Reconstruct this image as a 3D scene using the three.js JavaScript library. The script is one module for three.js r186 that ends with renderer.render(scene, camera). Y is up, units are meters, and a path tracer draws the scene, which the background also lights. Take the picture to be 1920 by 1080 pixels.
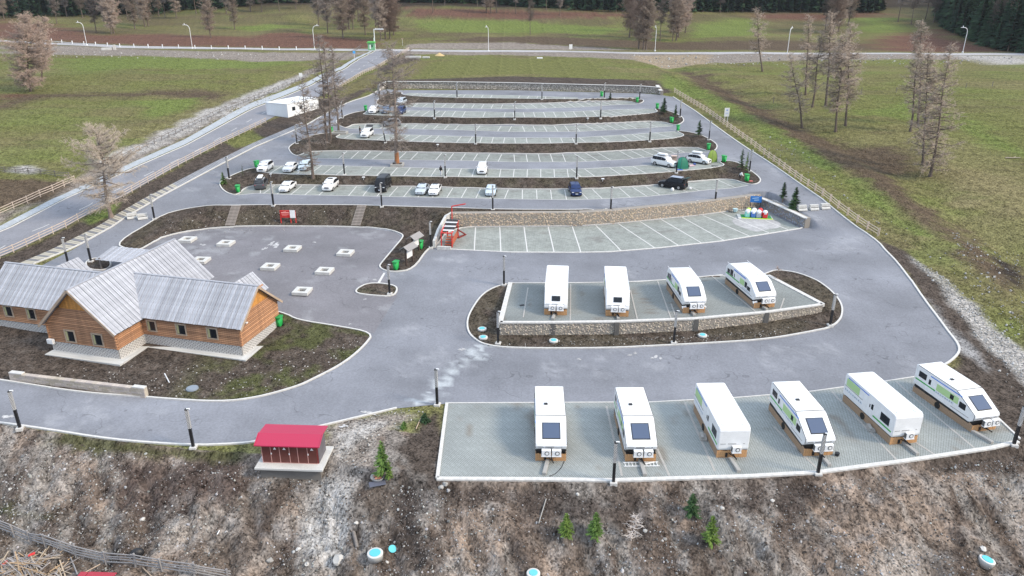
import * as THREE from 'three';
import { mergeGeometries, mergeVertices } from 'three/addons/utils/BufferGeometryUtils.js';
import { RoundedBoxGeometry } from 'three/addons/geometries/RoundedBoxGeometry.js';
import { MarchingCubes } from 'three/addons/objects/MarchingCubes.js';

// ---------------------------------------------------------------- camera, sky, sun, exposure
const scene = new THREE.Scene();
const FPX = 1400, PITCH = 22.3 * Math.PI / 180, CAMY = 39;
const camera = new THREE.PerspectiveCamera(2 * Math.atan(540 / FPX) * 180 / Math.PI, 16 / 9, 0.5, 3000);
camera.position.set(0, CAMY, 0); camera.rotation.set(-PITCH, 0, 0);
const renderer = new THREE.WebGLRenderer({ antialias: true });
renderer.setSize(1024, 576);
renderer.toneMapping = THREE.LinearToneMapping;
renderer.toneMappingExposure = 1.52;
renderer.shadowMap.enabled = true;
const sunDir = new THREE.Vector3(0.75, 0.62, 0.28).normalize();
{ // bright overcast sky: milky, a little brighter overhead and towards the veiled sun
  const w = 256, h = 128, d = new Float32Array(w * h * 4);
  for (let j = 0; j < h; j++) for (let i = 0; i < w; i++) {
    const th = (j + .5) / h * Math.PI - Math.PI / 2, ph = ((i + .5) / w - .5) * 2 * Math.PI;
    const y = Math.sin(th), x = Math.cos(th) * Math.cos(ph), z = Math.cos(th) * Math.sin(ph);
    const s = Math.max(0, x * sunDir.x + y * sunDir.y + z * sunDir.z);
    const up = Math.max(0, y), g = .50 + .58 * up, gl = .55 * Math.pow(s, 5);
    const k = (j * w + i) * 4;
    d[k] = .90 * (g * .82 + gl); d[k + 1] = .90 * (g * .97 + gl * .95); d[k + 2] = .90 * (g * 1.19 + gl * .86); d[k + 3] = 1;
    if (y < 0) { d[k] *= .4; d[k + 1] *= .4; d[k + 2] *= .4; }
  }
  const t = new THREE.DataTexture(d, w, h, THREE.RGBAFormat, THREE.FloatType);
  t.mapping = THREE.EquirectangularReflectionMapping; t.magFilter = t.minFilter = THREE.LinearFilter; t.needsUpdate = true;
  scene.background = t; scene.environment = t;
}
const sun = new THREE.DirectionalLight(new THREE.Color(1, .84, .64), 2.3);
sun.position.copy(sunDir).multiplyScalar(400); sun.castShadow = true; sun.shadow.radius = 24;
sun.target.position.set(0, 0, -120); sun.position.add(sun.target.position);
Object.assign(sun.shadow.camera, { left: -220, right: 220, top: 220, bottom: -220, near: 1, far: 900 });
scene.add(sun, sun.target);
scene.fog = new THREE.FogExp2(new THREE.Color(.72, .76, .84), 0.00006);

// ---------------------------------------------------------------- helpers
function rng(a) { return () => { a |= 0; a = a + 0x6D2B79F5 | 0; let t = Math.imul(a ^ a >>> 15, 1 | a); t = t + Math.imul(t ^ t >>> 7, 61 | t) ^ t; return ((t ^ t >>> 14) >>> 0) / 4294967296; }; }
let R = rng(7);
const rr = (a, b) => a + (b - a) * R();
const V = (x, y, z) => new THREE.Vector3(x, y, z);
const lerp = (a, b, t) => a + (b - a) * t, clamp = (x, a = 0, b = 1) => Math.min(b, Math.max(a, x));
const sstep = (a, b, x) => { const t = clamp((x - a) / (b - a)); return t * t * (3 - 2 * t); };
const hash = (i, j, s = 0) => { let h = Math.imul(i, 374761393) + Math.imul(j, 668265263) + Math.imul(s, 2147483647 ^ 0x5bd1e995); h = Math.imul(h ^ h >>> 13, 1274126177); return ((h ^ h >>> 16) >>> 0) / 4294967296; };
function vn(x, y, s = 0, per = 0) { // value noise, periodic when per > 0
  let i = Math.floor(x), j = Math.floor(y); const fx = x - i, fy = y - j, u = fx * fx * (3 - 2 * fx), v = fy * fy * (3 - 2 * fy);
  const w = k => per ? ((k % per) + per) % per : k;
  return lerp(lerp(hash(w(i), w(j), s), hash(w(i + 1), w(j), s), u), lerp(hash(w(i), w(j + 1), s), hash(w(i + 1), w(j + 1), s), u), v);
}
function fbm(x, y, s = 0, o = 4, per = 0) { let a = .5, f = 1, r = 0, n = 0; for (let k = 0; k < o; k++) { r += a * vn(x * f, y * f, s + k * 17, per * f); n += a; a *= .5; f *= 2; } return r / n; }
const names = {};
function numbered(n) { n = n.replace(/_\d{3}$/, ''); const k = names[n] = (names[n] ?? -1) + 1; return k ? n + '_' + String(k).padStart(3, '0') : n; }
function tag(o, label, category, group, kind) { if (label) o.userData.label = label; if (category) o.userData.category = category; if (group) o.userData.group = group; if (kind) o.userData.kind = kind; return o; }
function thing(name, label, category, p = V(0, 0, 0), turn = 0, group) {
  const o = new THREE.Group(); o.name = numbered(name); scene.add(o); o.position.copy(p); o.rotation.y = turn; return tag(o, label, category, group);
}
function mesh(name, g, m, parent) { const o = new THREE.Mesh(g, m); o.name = name; o.castShadow = o.receiveShadow = true; parent.add(o); return o; }
function solo(name, g, m, label, category, p, turn = 0, group) { const o = mesh(numbered(name), g, m, scene); if (p) o.position.copy(p); o.rotation.y = turn; return tag(o, label, category, group); }
function struct(name, g, m) { const o = mesh(numbered(name), g, m, scene); o.userData.kind = 'structure'; return o; }
function dup(root, p, turn, label, group, scale = 1) { const r = root.clone(); r.name = numbered(root.name); scene.add(r); r.position.copy(p); if (turn !== undefined) r.rotation.y = turn; r.scale.copy(root.scale).multiplyScalar(scale); r.userData = { ...root.userData }; if (label) r.userData.label = label; if (group) r.userData.group = group; return r; }
const flat = g => { const q = g.index ? g.toNonIndexed() : g; for (const k of Object.keys(q.attributes)) if (!['position', 'normal', 'uv', 'color'].includes(k)) q.deleteAttribute(k); return q; };
const merge = list => mergeGeometries(list.map(flat), false);
const E3 = new THREE.Euler(), M4 = new THREE.Matrix4(), Q4 = new THREE.Quaternion();
function bx(w, h, d, x = 0, y = 0, z = 0, rx = 0, ry = 0, rz = 0) { // box, y is its base
  const g = new THREE.BoxGeometry(w, h, d); if (rx || ry || rz) g.applyMatrix4(M4.makeRotationFromEuler(E3.set(rx, ry, rz))); g.translate(x, y + h / 2, z); return flat(g);
}
function rb(w, h, d, r, x = 0, y = 0, z = 0) { const g = new RoundedBoxGeometry(w, h, d, 2, r); g.translate(x, y + h / 2, z); return flat(g); }
function cyl(r0, r1, h, x = 0, y = 0, z = 0, n = 12, rx = 0, rz = 0) { const g = new THREE.CylinderGeometry(r1, r0, h, n); if (rx || rz) g.applyMatrix4(M4.makeRotationFromEuler(E3.set(rx, 0, rz))); g.translate(x, y + (rx || rz ? 0 : h / 2), z); return flat(g); }
function bar(a, b, w, h = w) { // box beam from a to b
  const d = b.clone().sub(a), L = d.length(), g = new THREE.BoxGeometry(w, h, L); Q4.setFromUnitVectors(V(0, 0, 1), d.normalize());
  if (Math.abs(d.y) < .999) { const m = new THREE.Matrix4().lookAt(b, a, V(0, 1, 0)); Q4.setFromRotationMatrix(m); }
  g.applyQuaternion(Q4); g.translate((a.x + b.x) / 2, (a.y + b.y) / 2, (a.z + b.z) / 2); return flat(g);
}
function rod(a, b, r0, r1 = r0, n = 5) { const d = b.clone().sub(a), L = d.length(), g = new THREE.CylinderGeometry(r1, r0, L, n, 1); Q4.setFromUnitVectors(V(0, 1, 0), d.normalize()); g.applyQuaternion(Q4); g.translate((a.x + b.x) / 2, (a.y + b.y) / 2, (a.z + b.z) / 2); return flat(g); }
function slab(p, th) { // hexahedron under the four points p (counter-clockwise seen from outside)
  const n = p[1].clone().sub(p[0]).cross(p[3].clone().sub(p[0])).normalize().multiplyScalar(-th), q = p.map(v => v.clone().add(n)), a = [];
  const f = (A, B, C, D) => { for (const v of [A, B, C, A, C, D]) a.push(v.x, v.y, v.z); };
  f(p[0], p[1], p[2], p[3]); f(q[3], q[2], q[1], q[0]); for (let i = 0; i < 4; i++) { const j = (i + 1) % 4; f(p[i], q[i], q[j], p[j]); }
  const g = new THREE.BufferGeometry(); g.setAttribute('position', new THREE.Float32BufferAttribute(a, 3)); g.setAttribute('uv', new THREE.Float32BufferAttribute(new Float32Array(a.length / 3 * 2), 2)); g.computeVertexNormals(); return g;
}
const slabUp = (p, th) => { const n = p[1].clone().sub(p[0]).cross(p[3].clone().sub(p[0])); return slab(n.y > 0 ? p : [p[0], p[3], p[2], p[1]], th); };
function extrude(pts, depth, bevel = 0, seg = 2) { const g = new THREE.ExtrudeGeometry(new THREE.Shape(pts.map(p => new THREE.Vector2(p[0], p[1]))), { depth: depth - 2 * bevel, bevelEnabled: bevel > 0, bevelSize: bevel, bevelThickness: bevel, bevelOffset: -bevel, bevelSegments: seg, curveSegments: 6 }); g.translate(0, 0, -(depth - 2 * bevel) / 2); return flat(g); }
function loft(st) { // st: list of {z, pts:[[x,y]...] half section from bottom to top}; mirrored in x
  const rings = st.map(s => [...s.pts.map(p => [p[0], p[1], s.z]), ...s.pts.slice().reverse().map(p => [-p[0], p[1], s.z])]);
  const n = rings[0].length, pos = [], idx = [];
  for (const r of rings) for (const p of r) pos.push(...p);
  for (let i = 0; i + 1 < rings.length; i++) for (let k = 0; k < n; k++) { const a = i * n + k, b = i * n + (k + 1) % n, c = a + n, d = b + n; idx.push(a, b, c, b, d, c); }
  for (const [i, s] of [[0, -1], [rings.length - 1, 1]]) for (let k = 1; k + 1 < n; k++) s < 0 ? idx.push(i * n, i * n + k + 1, i * n + k) : idx.push(i * n, i * n + k, i * n + k + 1);
  let g = new THREE.BufferGeometry(); g.setAttribute('position', new THREE.Float32BufferAttribute(pos, 3)); g.setIndex(idx);
  g.setAttribute('uv', new THREE.Float32BufferAttribute(new Float32Array(pos.length / 3 * 2), 2)); g.computeVertexNormals(); return flat(g);
}
const s2b = v => { v = clamp(v); return 255 * (v <= .0031308 ? 12.92 * v : 1.055 * Math.pow(v, 1 / 2.4) - .055); };
function tex(n, fn, rep = 1, m = n) { // fn(u,v) -> grey or [r,g,b], linear values
  const d = new Uint8Array(n * m * 4);
  for (let j = 0; j < m; j++) for (let i = 0; i < n; i++) { const c = fn(i / n, j / m), k = (j * n + i) * 4; if (c.length) { d[k] = s2b(c[0]); d[k + 1] = s2b(c[1]); d[k + 2] = s2b(c[2]); } else d[k] = d[k + 1] = d[k + 2] = s2b(c); d[k + 3] = 255; }
  const t = new THREE.DataTexture(d, n, m); t.colorSpace = THREE.SRGBColorSpace; t.wrapS = t.wrapT = THREE.RepeatWrapping; t.magFilter = THREE.LinearFilter; t.minFilter = THREE.LinearMipmapLinearFilter; t.generateMipmaps = true; t.anisotropy = 8; t.repeat.set(rep, rep); t.needsUpdate = true; return t;
}
function bump(n, fn, rep = 1) { const t = tex(n, (u, v) => fn(u, v), rep); t.colorSpace = THREE.NoColorSpace; return t; }
const C = (r, g, b) => new THREE.Color().setRGB(r, g, b);
function mat(r, g, b, rough = .8, o = {}) { return new THREE.MeshStandardMaterial({ color: C(r, g, b), roughness: rough, side: THREE.DoubleSide, ...o }); }

// ---------------------------------------------------------------- materials and their textures (all uv in metres)
const tGround = tex(1024, (u, v) => { const a = fbm(u * 20, v * 20, 3, 3, 20), b = vn(u * 64, v * 64, 9, 64), c = vn(u * 128, v * 128, 5, 128), e = vn(u * 300, v * 300, 6, 300); let g = .56 + .55 * (a - .5) + .55 * (b - .5) + .45 * (c - .5) + .2 * (e - .5); if (c > .86) g += .25; return clamp(g, .10, 1); }, 1 / 11);
const tAsph = tex(1024, (u, v) => { const a = fbm(u * 6, v * 6, 43, 6, 6), b = vn(u * 170, v * 170, 9, 170), c = fbm(u * 60, v * 7, 12, 3, 1); let g = .74 + .30 * (a - .5) + .16 * (b - .5) + .12 * (c - .5); const k = Math.abs(fbm(u * 5, v * 5, 77, 4, 5) - .5); if (k < .0035) g -= .20; if (vn(u * 90, v * 90, 14, 90) > .965) g += .12; return g; }, 1 / 23);
const hexHole = (u, v, n) => { let y = v * n, r = Math.floor(y), x = u * n + (r & 1) * .5; const fx = x - Math.floor(x) - .5, fy = y - r - .5; return Math.hypot(fx, fy); };
const tGrid = tex(512, (u, v) => { const d = hexHole(u, v, 8), id = hash(Math.floor(u * 8 + ((Math.floor(v * 8) & 1) * .5)) % 8, Math.floor(v * 8), 3), n = vn(u * 90, v * 90, 2, 90); return d < .29 ? .08 + .10 * n + .06 * id : .70 + .2 * (n - .5) + .14 * (id - .5); }, 1 / 1.2);
const tPav = tex(512, (u, v) => { const n = fbm(u * 16, v * 16, 6, 4, 16), f = vn(u * 128, v * 128, 8, 128); const gx = (u * 24) % 1, gy = (v * 24) % 1; const j = gx < .16 || gy < .16 ? -.16 : 0; return clamp(.68 + .3 * (n - .5) + .22 * (f - .5) + j, .1, 1); }, 1 / 6);
const tWood = tex(512, (u, v) => { const a = fbm(u * 4, v * 90, 61, 4, 2), b = vn(u * 3, v * 24, 5, 0), k = fbm(u * 20, v * 20, 9, 3, 20); return clamp(.66 + .55 * (a - .5) + .22 * (b - .5) + .25 * (k - .5), .1, 1); });
const tConc = tex(512, (u, v) => .75 + .35 * (fbm(u * 8, v * 8, 2, 5, 8) - .5) + .15 * (vn(u * 200, v * 200, 3, 200) - .5), 1 / 2);
const tGrime = tex(512, (u, v) => .86 + .16 * (fbm(u * 10, v * 10, 7, 4, 10) - .5) - .05 * sstep(.55, .8, fbm(u * 30, v * 4, 8, 3, 2)), 1 / 4);
const tLamp = tex(64, (u, v) => { const x = Math.floor(u * 4), y = Math.floor(v * 16), f = (u * 4) % 1, g = (v * 16) % 1; const z = (x + y) % 2 ? f + g < 1 : f > g; return z ? .72 : .02; }, 1, 128);
const bGround = bump(512, (u, v) => fbm(u * 24, v * 24, 5, 5, 24), 1 / 3);
const M = {
  soil: new THREE.MeshPhysicalMaterial({ color: C(1.6, 1.6, 1.6), roughness: 1, specularIntensity: .12, side: THREE.DoubleSide, map: tGround, vertexColors: true, bumpMap: bGround, bumpScale: .10 }),
  asphalt: mat(1.34, 1.34, 1.34, .92, { map: tAsph, vertexColors: true }),
  grid: mat(1, 1, 1, .95, { map: tGrid, vertexColors: true }),
  paver: mat(1.4, 1.4, 1.4, .95, { map: tPav, vertexColors: true }),
  line: mat(.56, .56, .55, .9), kerb: mat(.74, .73, .71, .9, { map: tConc }), conc: mat(.46, .45, .43, .9, { map: tConc }), concLight: mat(.72, .72, .70, .85, { map: tConc }),
  concDark: mat(.16, .155, .15, .95, { map: tConc }), white: mat(.92, .94, .96, .35, { map: tGrime }), whiteMatt: mat(.74, .75, .76, .7), black: mat(.012, .012, .014, .5), dark: mat(.03, .03, .033, .6),
  glass: new THREE.MeshPhysicalMaterial({ color: C(.012, .016, .022), roughness: .12, specularIntensity: .7 }), tyre: mat(.018, .018, .018, .9), rim: mat(.38, .38, .40, .35, { metalness: .6 }),
  sky: new THREE.MeshPhysicalMaterial({ color: C(.04, .065, .13), roughness: .06, clearcoat: 1, clearcoatRoughness: .03 }),
  wood: mat(.62, .36, .19, .85, { map: tWood }), woodGrey: mat(.40, .385, .385, .9, { map: tWood }), woodPale: mat(.62, .48, .36, .9, { map: tWood }), woodOld: mat(.26, .235, .22, .95, { map: tWood }),
  log: mat(.52, .235, .10, .75, { map: tWood }), gable: mat(.80, .40, .10, .75, { map: tWood }), fence: mat(.84, .70, .60, .85, { map: tWood }),
  green: mat(.02, .42, .09, .45), red: mat(.62, .035, .03, .5), stone: mat(.9, .9, .9, .95), mortar: mat(.40, .365, .325, 1, { map: tConc }),
  lampPat: mat(1, 1, 1, .6, { map: tLamp }), metal: mat(.75, .76, .78, .4),
};
function setUV(g, f) { const p = g.attributes.position, a = new Float32Array(p.count * 2); for (let i = 0; i < p.count; i++) { const [u, v] = f(p.getX(i), p.getY(i), p.getZ(i)); a[2 * i] = u; a[2 * i + 1] = v; } g.setAttribute('uv', new THREE.BufferAttribute(a, 2)); return g; }
// ---------------------------------------------------------------- from the survey (points read off the photograph) to the ground
const cP = Math.cos(PITCH), sP = Math.sin(PITCH);
function ray(px, py) { const u = (px - 960) / FPX, v = (540 - py) / FPX; return V(u, v * cP - sP, -(cP + v * sP)); }
function at(px, py, L = 0) { const d = ray(px, py), t = (L - CAMY) / d.y; return V(d.x * t, L, d.z * t); }
// a curve across the site: distance from the drone as a function of x
function curve(pts, L) { const q = pts.map(([a, b, l]) => { const p = at(a, b, l ?? L); return [p.x, -p.z]; }).sort((a, b) => a[0] - b[0]); return x => interp(q, x); }
function interp(q, x) { if (x <= q[0][0]) return q[0][1]; for (let i = 1; i < q.length; i++) if (x <= q[i][0]) return lerp(q[i - 1][1], q[i][1], (x - q[i - 1][0]) / (q[i][0] - q[i - 1][0])); return q[q.length - 1][1]; }
const bound = pts => { const q = pts.map(([a, b, l]) => { const p = at(a, b, l); return [-p.z, p.x]; }).sort((a, b) => a[0] - b[0]); return d => interp(q, d); };
const c1 = curve([[-200, 775], [0, 800], [120, 820], [250, 836], [362, 848], [430, 853], [500, 857], [610, 860], [680, 886], [800, 905], [1150, 911], [1400, 902], [1530, 896], [1700, 873], [1900, 842], [2100, 800]], 0);
const baseQ = [[0, 0], [66, 0], [79.7, .6], [92, 2.1], [104, 2.4], [113, 3.1], [123.5, 4.8], [143, 6.2], [166, 7.6], [189, 9.1], [212, 9.9], [226, 10.6], [245, 11.6], [300, 11.8], [343, 11.5], [362, 12], [450, 16.8], [600, 32], [900, 85], [1400, 170]];
const baseH = d => interp(baseQ, d);
const K5 = curve([[100, 520], [240, 470], [287, 456], [312, 443], [375, 431], [440, 427], [480, 425], [672, 427], [715, 430], [760, 440], [825, 436], [845, 426], [960, 425], [1085, 424], [1150, 420], [1240, 411], [1310, 404], [1400, 392], [1425, 388]], 2.45);
const K6o = curve([[100, 500], [215, 452], [297, 405], [345, 393], [387, 388], [480, 386], [671, 386], [720, 388], [800, 391], [830, 392]], 4.7);
const xw = at(845, 426, 2.45).x;
const K6 = x => { const w = K5(x) + 1.1; return x > xw ? w : x > xw - 4 ? lerp(K6o(x), w, (x - xw + 4) / 4) : Math.max(K6o(x), w); };
const bankCurves = [
  [curve([[400, 352], [505, 347], [620, 349], [737, 350], [905, 354], [960, 355.5], [1085, 356], [1172, 352], [1242, 347], [1310, 340], [1370, 334], [1430, 326]], 4.8), 4.8],
  [curve([[400, 326], [481, 327], [645, 329], [835, 332], [960, 333], [1080, 334], [1185, 328], [1270, 322], [1365, 313], [1430, 306]], 6.2), 6.2],
  [curve([[540, 281], [584, 282], [705, 284], [740, 285], [960, 289.5], [1065, 289], [1185, 282], [1295, 274], [1350, 270]], 6.2), 6.2],
  [curve([[540, 261], [622, 262], [722, 264], [790, 267], [892, 269], [960, 269.5], [1080, 269], [1217, 264], [1291, 257], [1350, 252]], 7.6), 7.6],
  [curve([[620, 232], [665, 232], [720, 232], [960, 236.5], [1080, 235], [1185, 230], [1237, 227], [1290, 222]], 7.6), 7.6],
  [curve([[620, 217], [676, 218], [815, 220], [960, 221], [1125, 220], [1180, 216], [1237, 212], [1290, 207]], 9.1), 9.1],
  [curve([[690, 192], [767, 193], [855, 195], [960, 196], [1125, 191], [1175, 189], [1210, 187]], 9.1), 9.1],
  [curve([[690, 179], [755, 180], [855, 184], [960, 185], [1085, 187], [1132, 184], [1210, 182]], 9.9), 9.9],
  [curve([[700, 168], [725, 166], [840, 166.5], [960, 168], [1080, 171], [1200, 174], [1240, 177]], 9.9), 9.9]];
const wallTop = 11.7;
const xL = bound([[190, 495, 2.4], [240, 447, 3], [290, 412, 4.5], [400, 352, 5], [537, 280, 7], [622, 232, 8.3], [702, 195, 9.5], [708, 170, 10]]);
const xR = bound([[1512, 428, 2.45], [1424, 387, 2.5], [1450, 372, 4.8], [1430, 338, 5.2], [1350, 275, 7], [1288, 225, 8.3], [1214, 188, 9.7], [1240, 178, 10]]);
const xKerb = bound([[1800, 655, .3], [1716, 540, 1.8], [1682, 492, 2.3], [1642, 448, 2.5], [1550, 383, 4.4], [1440, 303, 6.2], [1387, 270, 7.3], [1262, 181, 9.9]]);
const crest = bound([[1900, 560, 2], [1800, 470, 2.5], [1700, 395, 4], [1560, 295, 6.5], [1440, 228, 9], [1320, 165, 11], [1190, 118, 11.6]]);
function stepH(x, d) {
  if (d < 104) return baseH(d);
  const q = [[104, 2.4], [105, 2.45], [K5(x) + (x > xw ? .5 : 0), 2.45], [K6(x), 4.7]];
  for (const [f, l] of bankCurves) q.push([Math.max(f(x), q[q.length - 1][0] + .3), l]);
  const e = q[q.length - 1][0]; q.push([e + .6, 9.9], [e + 1.2, wallTop], [Math.max(e + 14, 245), 11.6]);
  return d > q[q.length - 1][0] ? baseH(d) : interp(q, d);
}
const isleLot = [[957, 531], [1067, 531], [1200, 528.5], [1310, 520], [1355, 515.5], [1440, 517], [1543, 571.5], [1530, 574], [1434, 587], [1303, 599], [1220, 602], [1157, 604.5], [1037, 606], [938, 606]].map(([a, b]) => at(a, b, 2.2)).map(p => [p.x, p.z]);
function inPoly(x, z, p) { let c = false; for (let i = 0, j = p.length - 1; i < p.length; j = i++) if ((p[i][1] > z) !== (p[j][1] > z) && x < (p[j][0] - p[i][0]) * (z - p[i][1]) / (p[j][1] - p[i][1]) + p[i][0]) c = !c; return c; }
function sdPoly(x, z, p) { let m = 1e9; for (let i = 0, j = p.length - 1; i < p.length; j = i++) { const ax = p[j][0], az = p[j][1], bx_ = p[i][0] - ax, bz = p[i][1] - az, t = clamp(((x - ax) * bx_ + (z - az) * bz) / (bx_ * bx_ + bz * bz + 1e-9)), dx = x - ax - bx_ * t, dz = z - az - bz * t; m = Math.min(m, dx * dx + dz * dz); } return inPoly(x, z, p) ? -Math.sqrt(m) : Math.sqrt(m); }
function groundH(x, d) {
  const t = c1(x) - d;
  if (t > 0) { const rough = (fbm(x * .35, d * .35, 3) - .5) * 1.3 + (fbm(x * 1.1, d * 1.1, 5) - .5) * .45 - .5 * sstep(.52, .68, fbm(x * 1.3 + d * .5, d * .16, 49, 3)); return -.15 * sstep(0, 1, t) - 3.9 * sstep(-2, 11, t) * (1 + .25 * (vn(x * .12, 7) - .5)) + rough * sstep(.5, 3.5, t); }
  if (d < 104 && d > 78 && x > -3 && x < 44) { const s = sdPoly(x, -d, isleLot); if (s < -.75) return 2.05; }
  let h = baseH(d);
  if (d > 100 && d < 300) { const a = xL(d), sw = sstep(111.5, 114, d), wl = d < 126.6, b = xR(d) + (wl ? lerp(5, 1.5, sw) : 0), wr = wl ? lerp(7, .8, sw) : 6, m = sstep(a, a + 6, x) * (1 - sstep(b - wr, b, x)); if (m > 0 || d > 218) h = lerp(h, stepH(x, d), d > 218 ? Math.max(m, sstep(a - 10, a, x) * (1 - sstep(b, b + 10, x)) * sstep(218, 230, d)) : m); }
  const k = xKerb(d);
  if (x > k + 1.5 && d > 60) { const w = sstep(1.5, 8, x - k) * sstep(325, 285, d), c = crest(d) - x; h += w * ((fbm(x * .05, d * .05, 11) - .5) * 1.1 + (fbm(x * .25, d * .25, 12, 3) - .5) * .3 + .7 * Math.exp(-c * c / 18) - 1.0 * Math.exp(-(c + 9) * (c + 9) / 30)); if (d < 110) h -= .9 * sstep(3, 12, x - k) * sstep(110, 90, d); }
  if (d > 245) h += (fbm(x * .03, d * .03, 21) - .5) * 1.6 * sstep(245, 260, d) * (1 - .8 * Math.exp(-((d - 345) ** 2) / 200)) + (fbm(x * .012, d * .012, 23) - .5) * 8 * sstep(360, 480, d);
  if (x < -70 && d > 130) h += (fbm(x * .05, d * .05, 14) - .5) * .9 * sstep(-70, -85, x);
  return h;
}
function hit(px, py) { const d = ray(px, py); let t = 40; for (; t < 1500; t += .6 + t * .002) { const y = CAMY + d.y * t; if (groundH(d.x * t, -d.z * t) >= y) break; } let a = t - 2 - t * .002, b = t; for (let i = 0; i < 18; i++) { const m = (a + b) / 2; groundH(d.x * m, -d.z * m) >= CAMY + d.y * m ? b = m : a = m; } const p = d.multiplyScalar(b); p.y += CAMY; return p; }
const gp = pts => pts.map(([a, b]) => { const p = hit(a, b); return [p.x, p.z]; });

// terrain grid
const gx = [], gd = [];
{ const half = []; let x = 0, s = .5; while (x < 900) { half.push(x); if (x > 72) s = Math.min(40, s * 1.12); x += s; } for (let i = half.length - 1; i > 0; i--) gx.push(-half[i]); gx.push(...half); }
for (let d = 30; d < 1400;) { gd.push(d); d += d < 38 ? 1 : d < 68 ? .25 : d < 232 ? .5 : d < 330 ? 1 : d < 420 ? 2 : Math.min(40, (d - 400) * .12); }
const NX = gx.length, ND = gd.length, gy = new Float32Array(NX * ND), gn = new Float32Array(NX * ND * 3);
for (let j = 0; j < ND; j++) for (let i = 0; i < NX; i++) gy[j * NX + i] = groundH(gx[i], gd[j]);
for (let j = 0; j < ND; j++) for (let i = 0; i < NX; i++) {
  const i0 = Math.max(0, i - 1), i1 = Math.min(NX - 1, i + 1), j0 = Math.max(0, j - 1), j1 = Math.min(ND - 1, j + 1);
  const sx = (gy[j * NX + i1] - gy[j * NX + i0]) / (gx[i1] - gx[i0]), sd = (gy[j1 * NX + i] - gy[j0 * NX + i]) / (gd[j1] - gd[j0]), l = Math.hypot(sx, 1, sd), k = 3 * (j * NX + i);
  gn[k] = -sx / l; gn[k + 1] = 1 / l; gn[k + 2] = sd / l;
}
const find = (a, v) => { let lo = 0, hi = a.length - 2; while (lo < hi) { const m = (lo + hi + 1) >> 1; a[m] <= v ? lo = m : hi = m - 1; } return lo; };
function Hm(x, z) { // height of the built terrain triangles
  const d = -z, i = find(gx, x), j = find(gd, d), u = (x - gx[i]) / (gx[i + 1] - gx[i]), v = (d - gd[j]) / (gd[j + 1] - gd[j]), k = j * NX + i;
  return u + v < 1 ? gy[k] + u * (gy[k + 1] - gy[k]) + v * (gy[k + NX] - gy[k]) : gy[k + NX + 1] + (1 - u) * (gy[k + NX] - gy[k + NX + 1]) + (1 - v) * (gy[k + 1] - gy[k + NX + 1]);
}
function Nm(x, z) { const d = -z, i = find(gx, x), j = find(gd, d), u = (x - gx[i]) / (gx[i + 1] - gx[i]), v = (d - gd[j]) / (gd[j + 1] - gd[j]), r = []; for (let c = 0; c < 3; c++) { const f = (a, b) => gn[3 * ((j + b) * NX + i + a) + c]; r.push(lerp(lerp(f(0, 0), f(1, 0), u), lerp(f(0, 1), f(1, 1), u), v)); } return r; }
const spot = (px, py, dy = 0) => { const p = hit(px, py); p.y = Hm(p.x, p.z) + dy; return p; };

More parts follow.
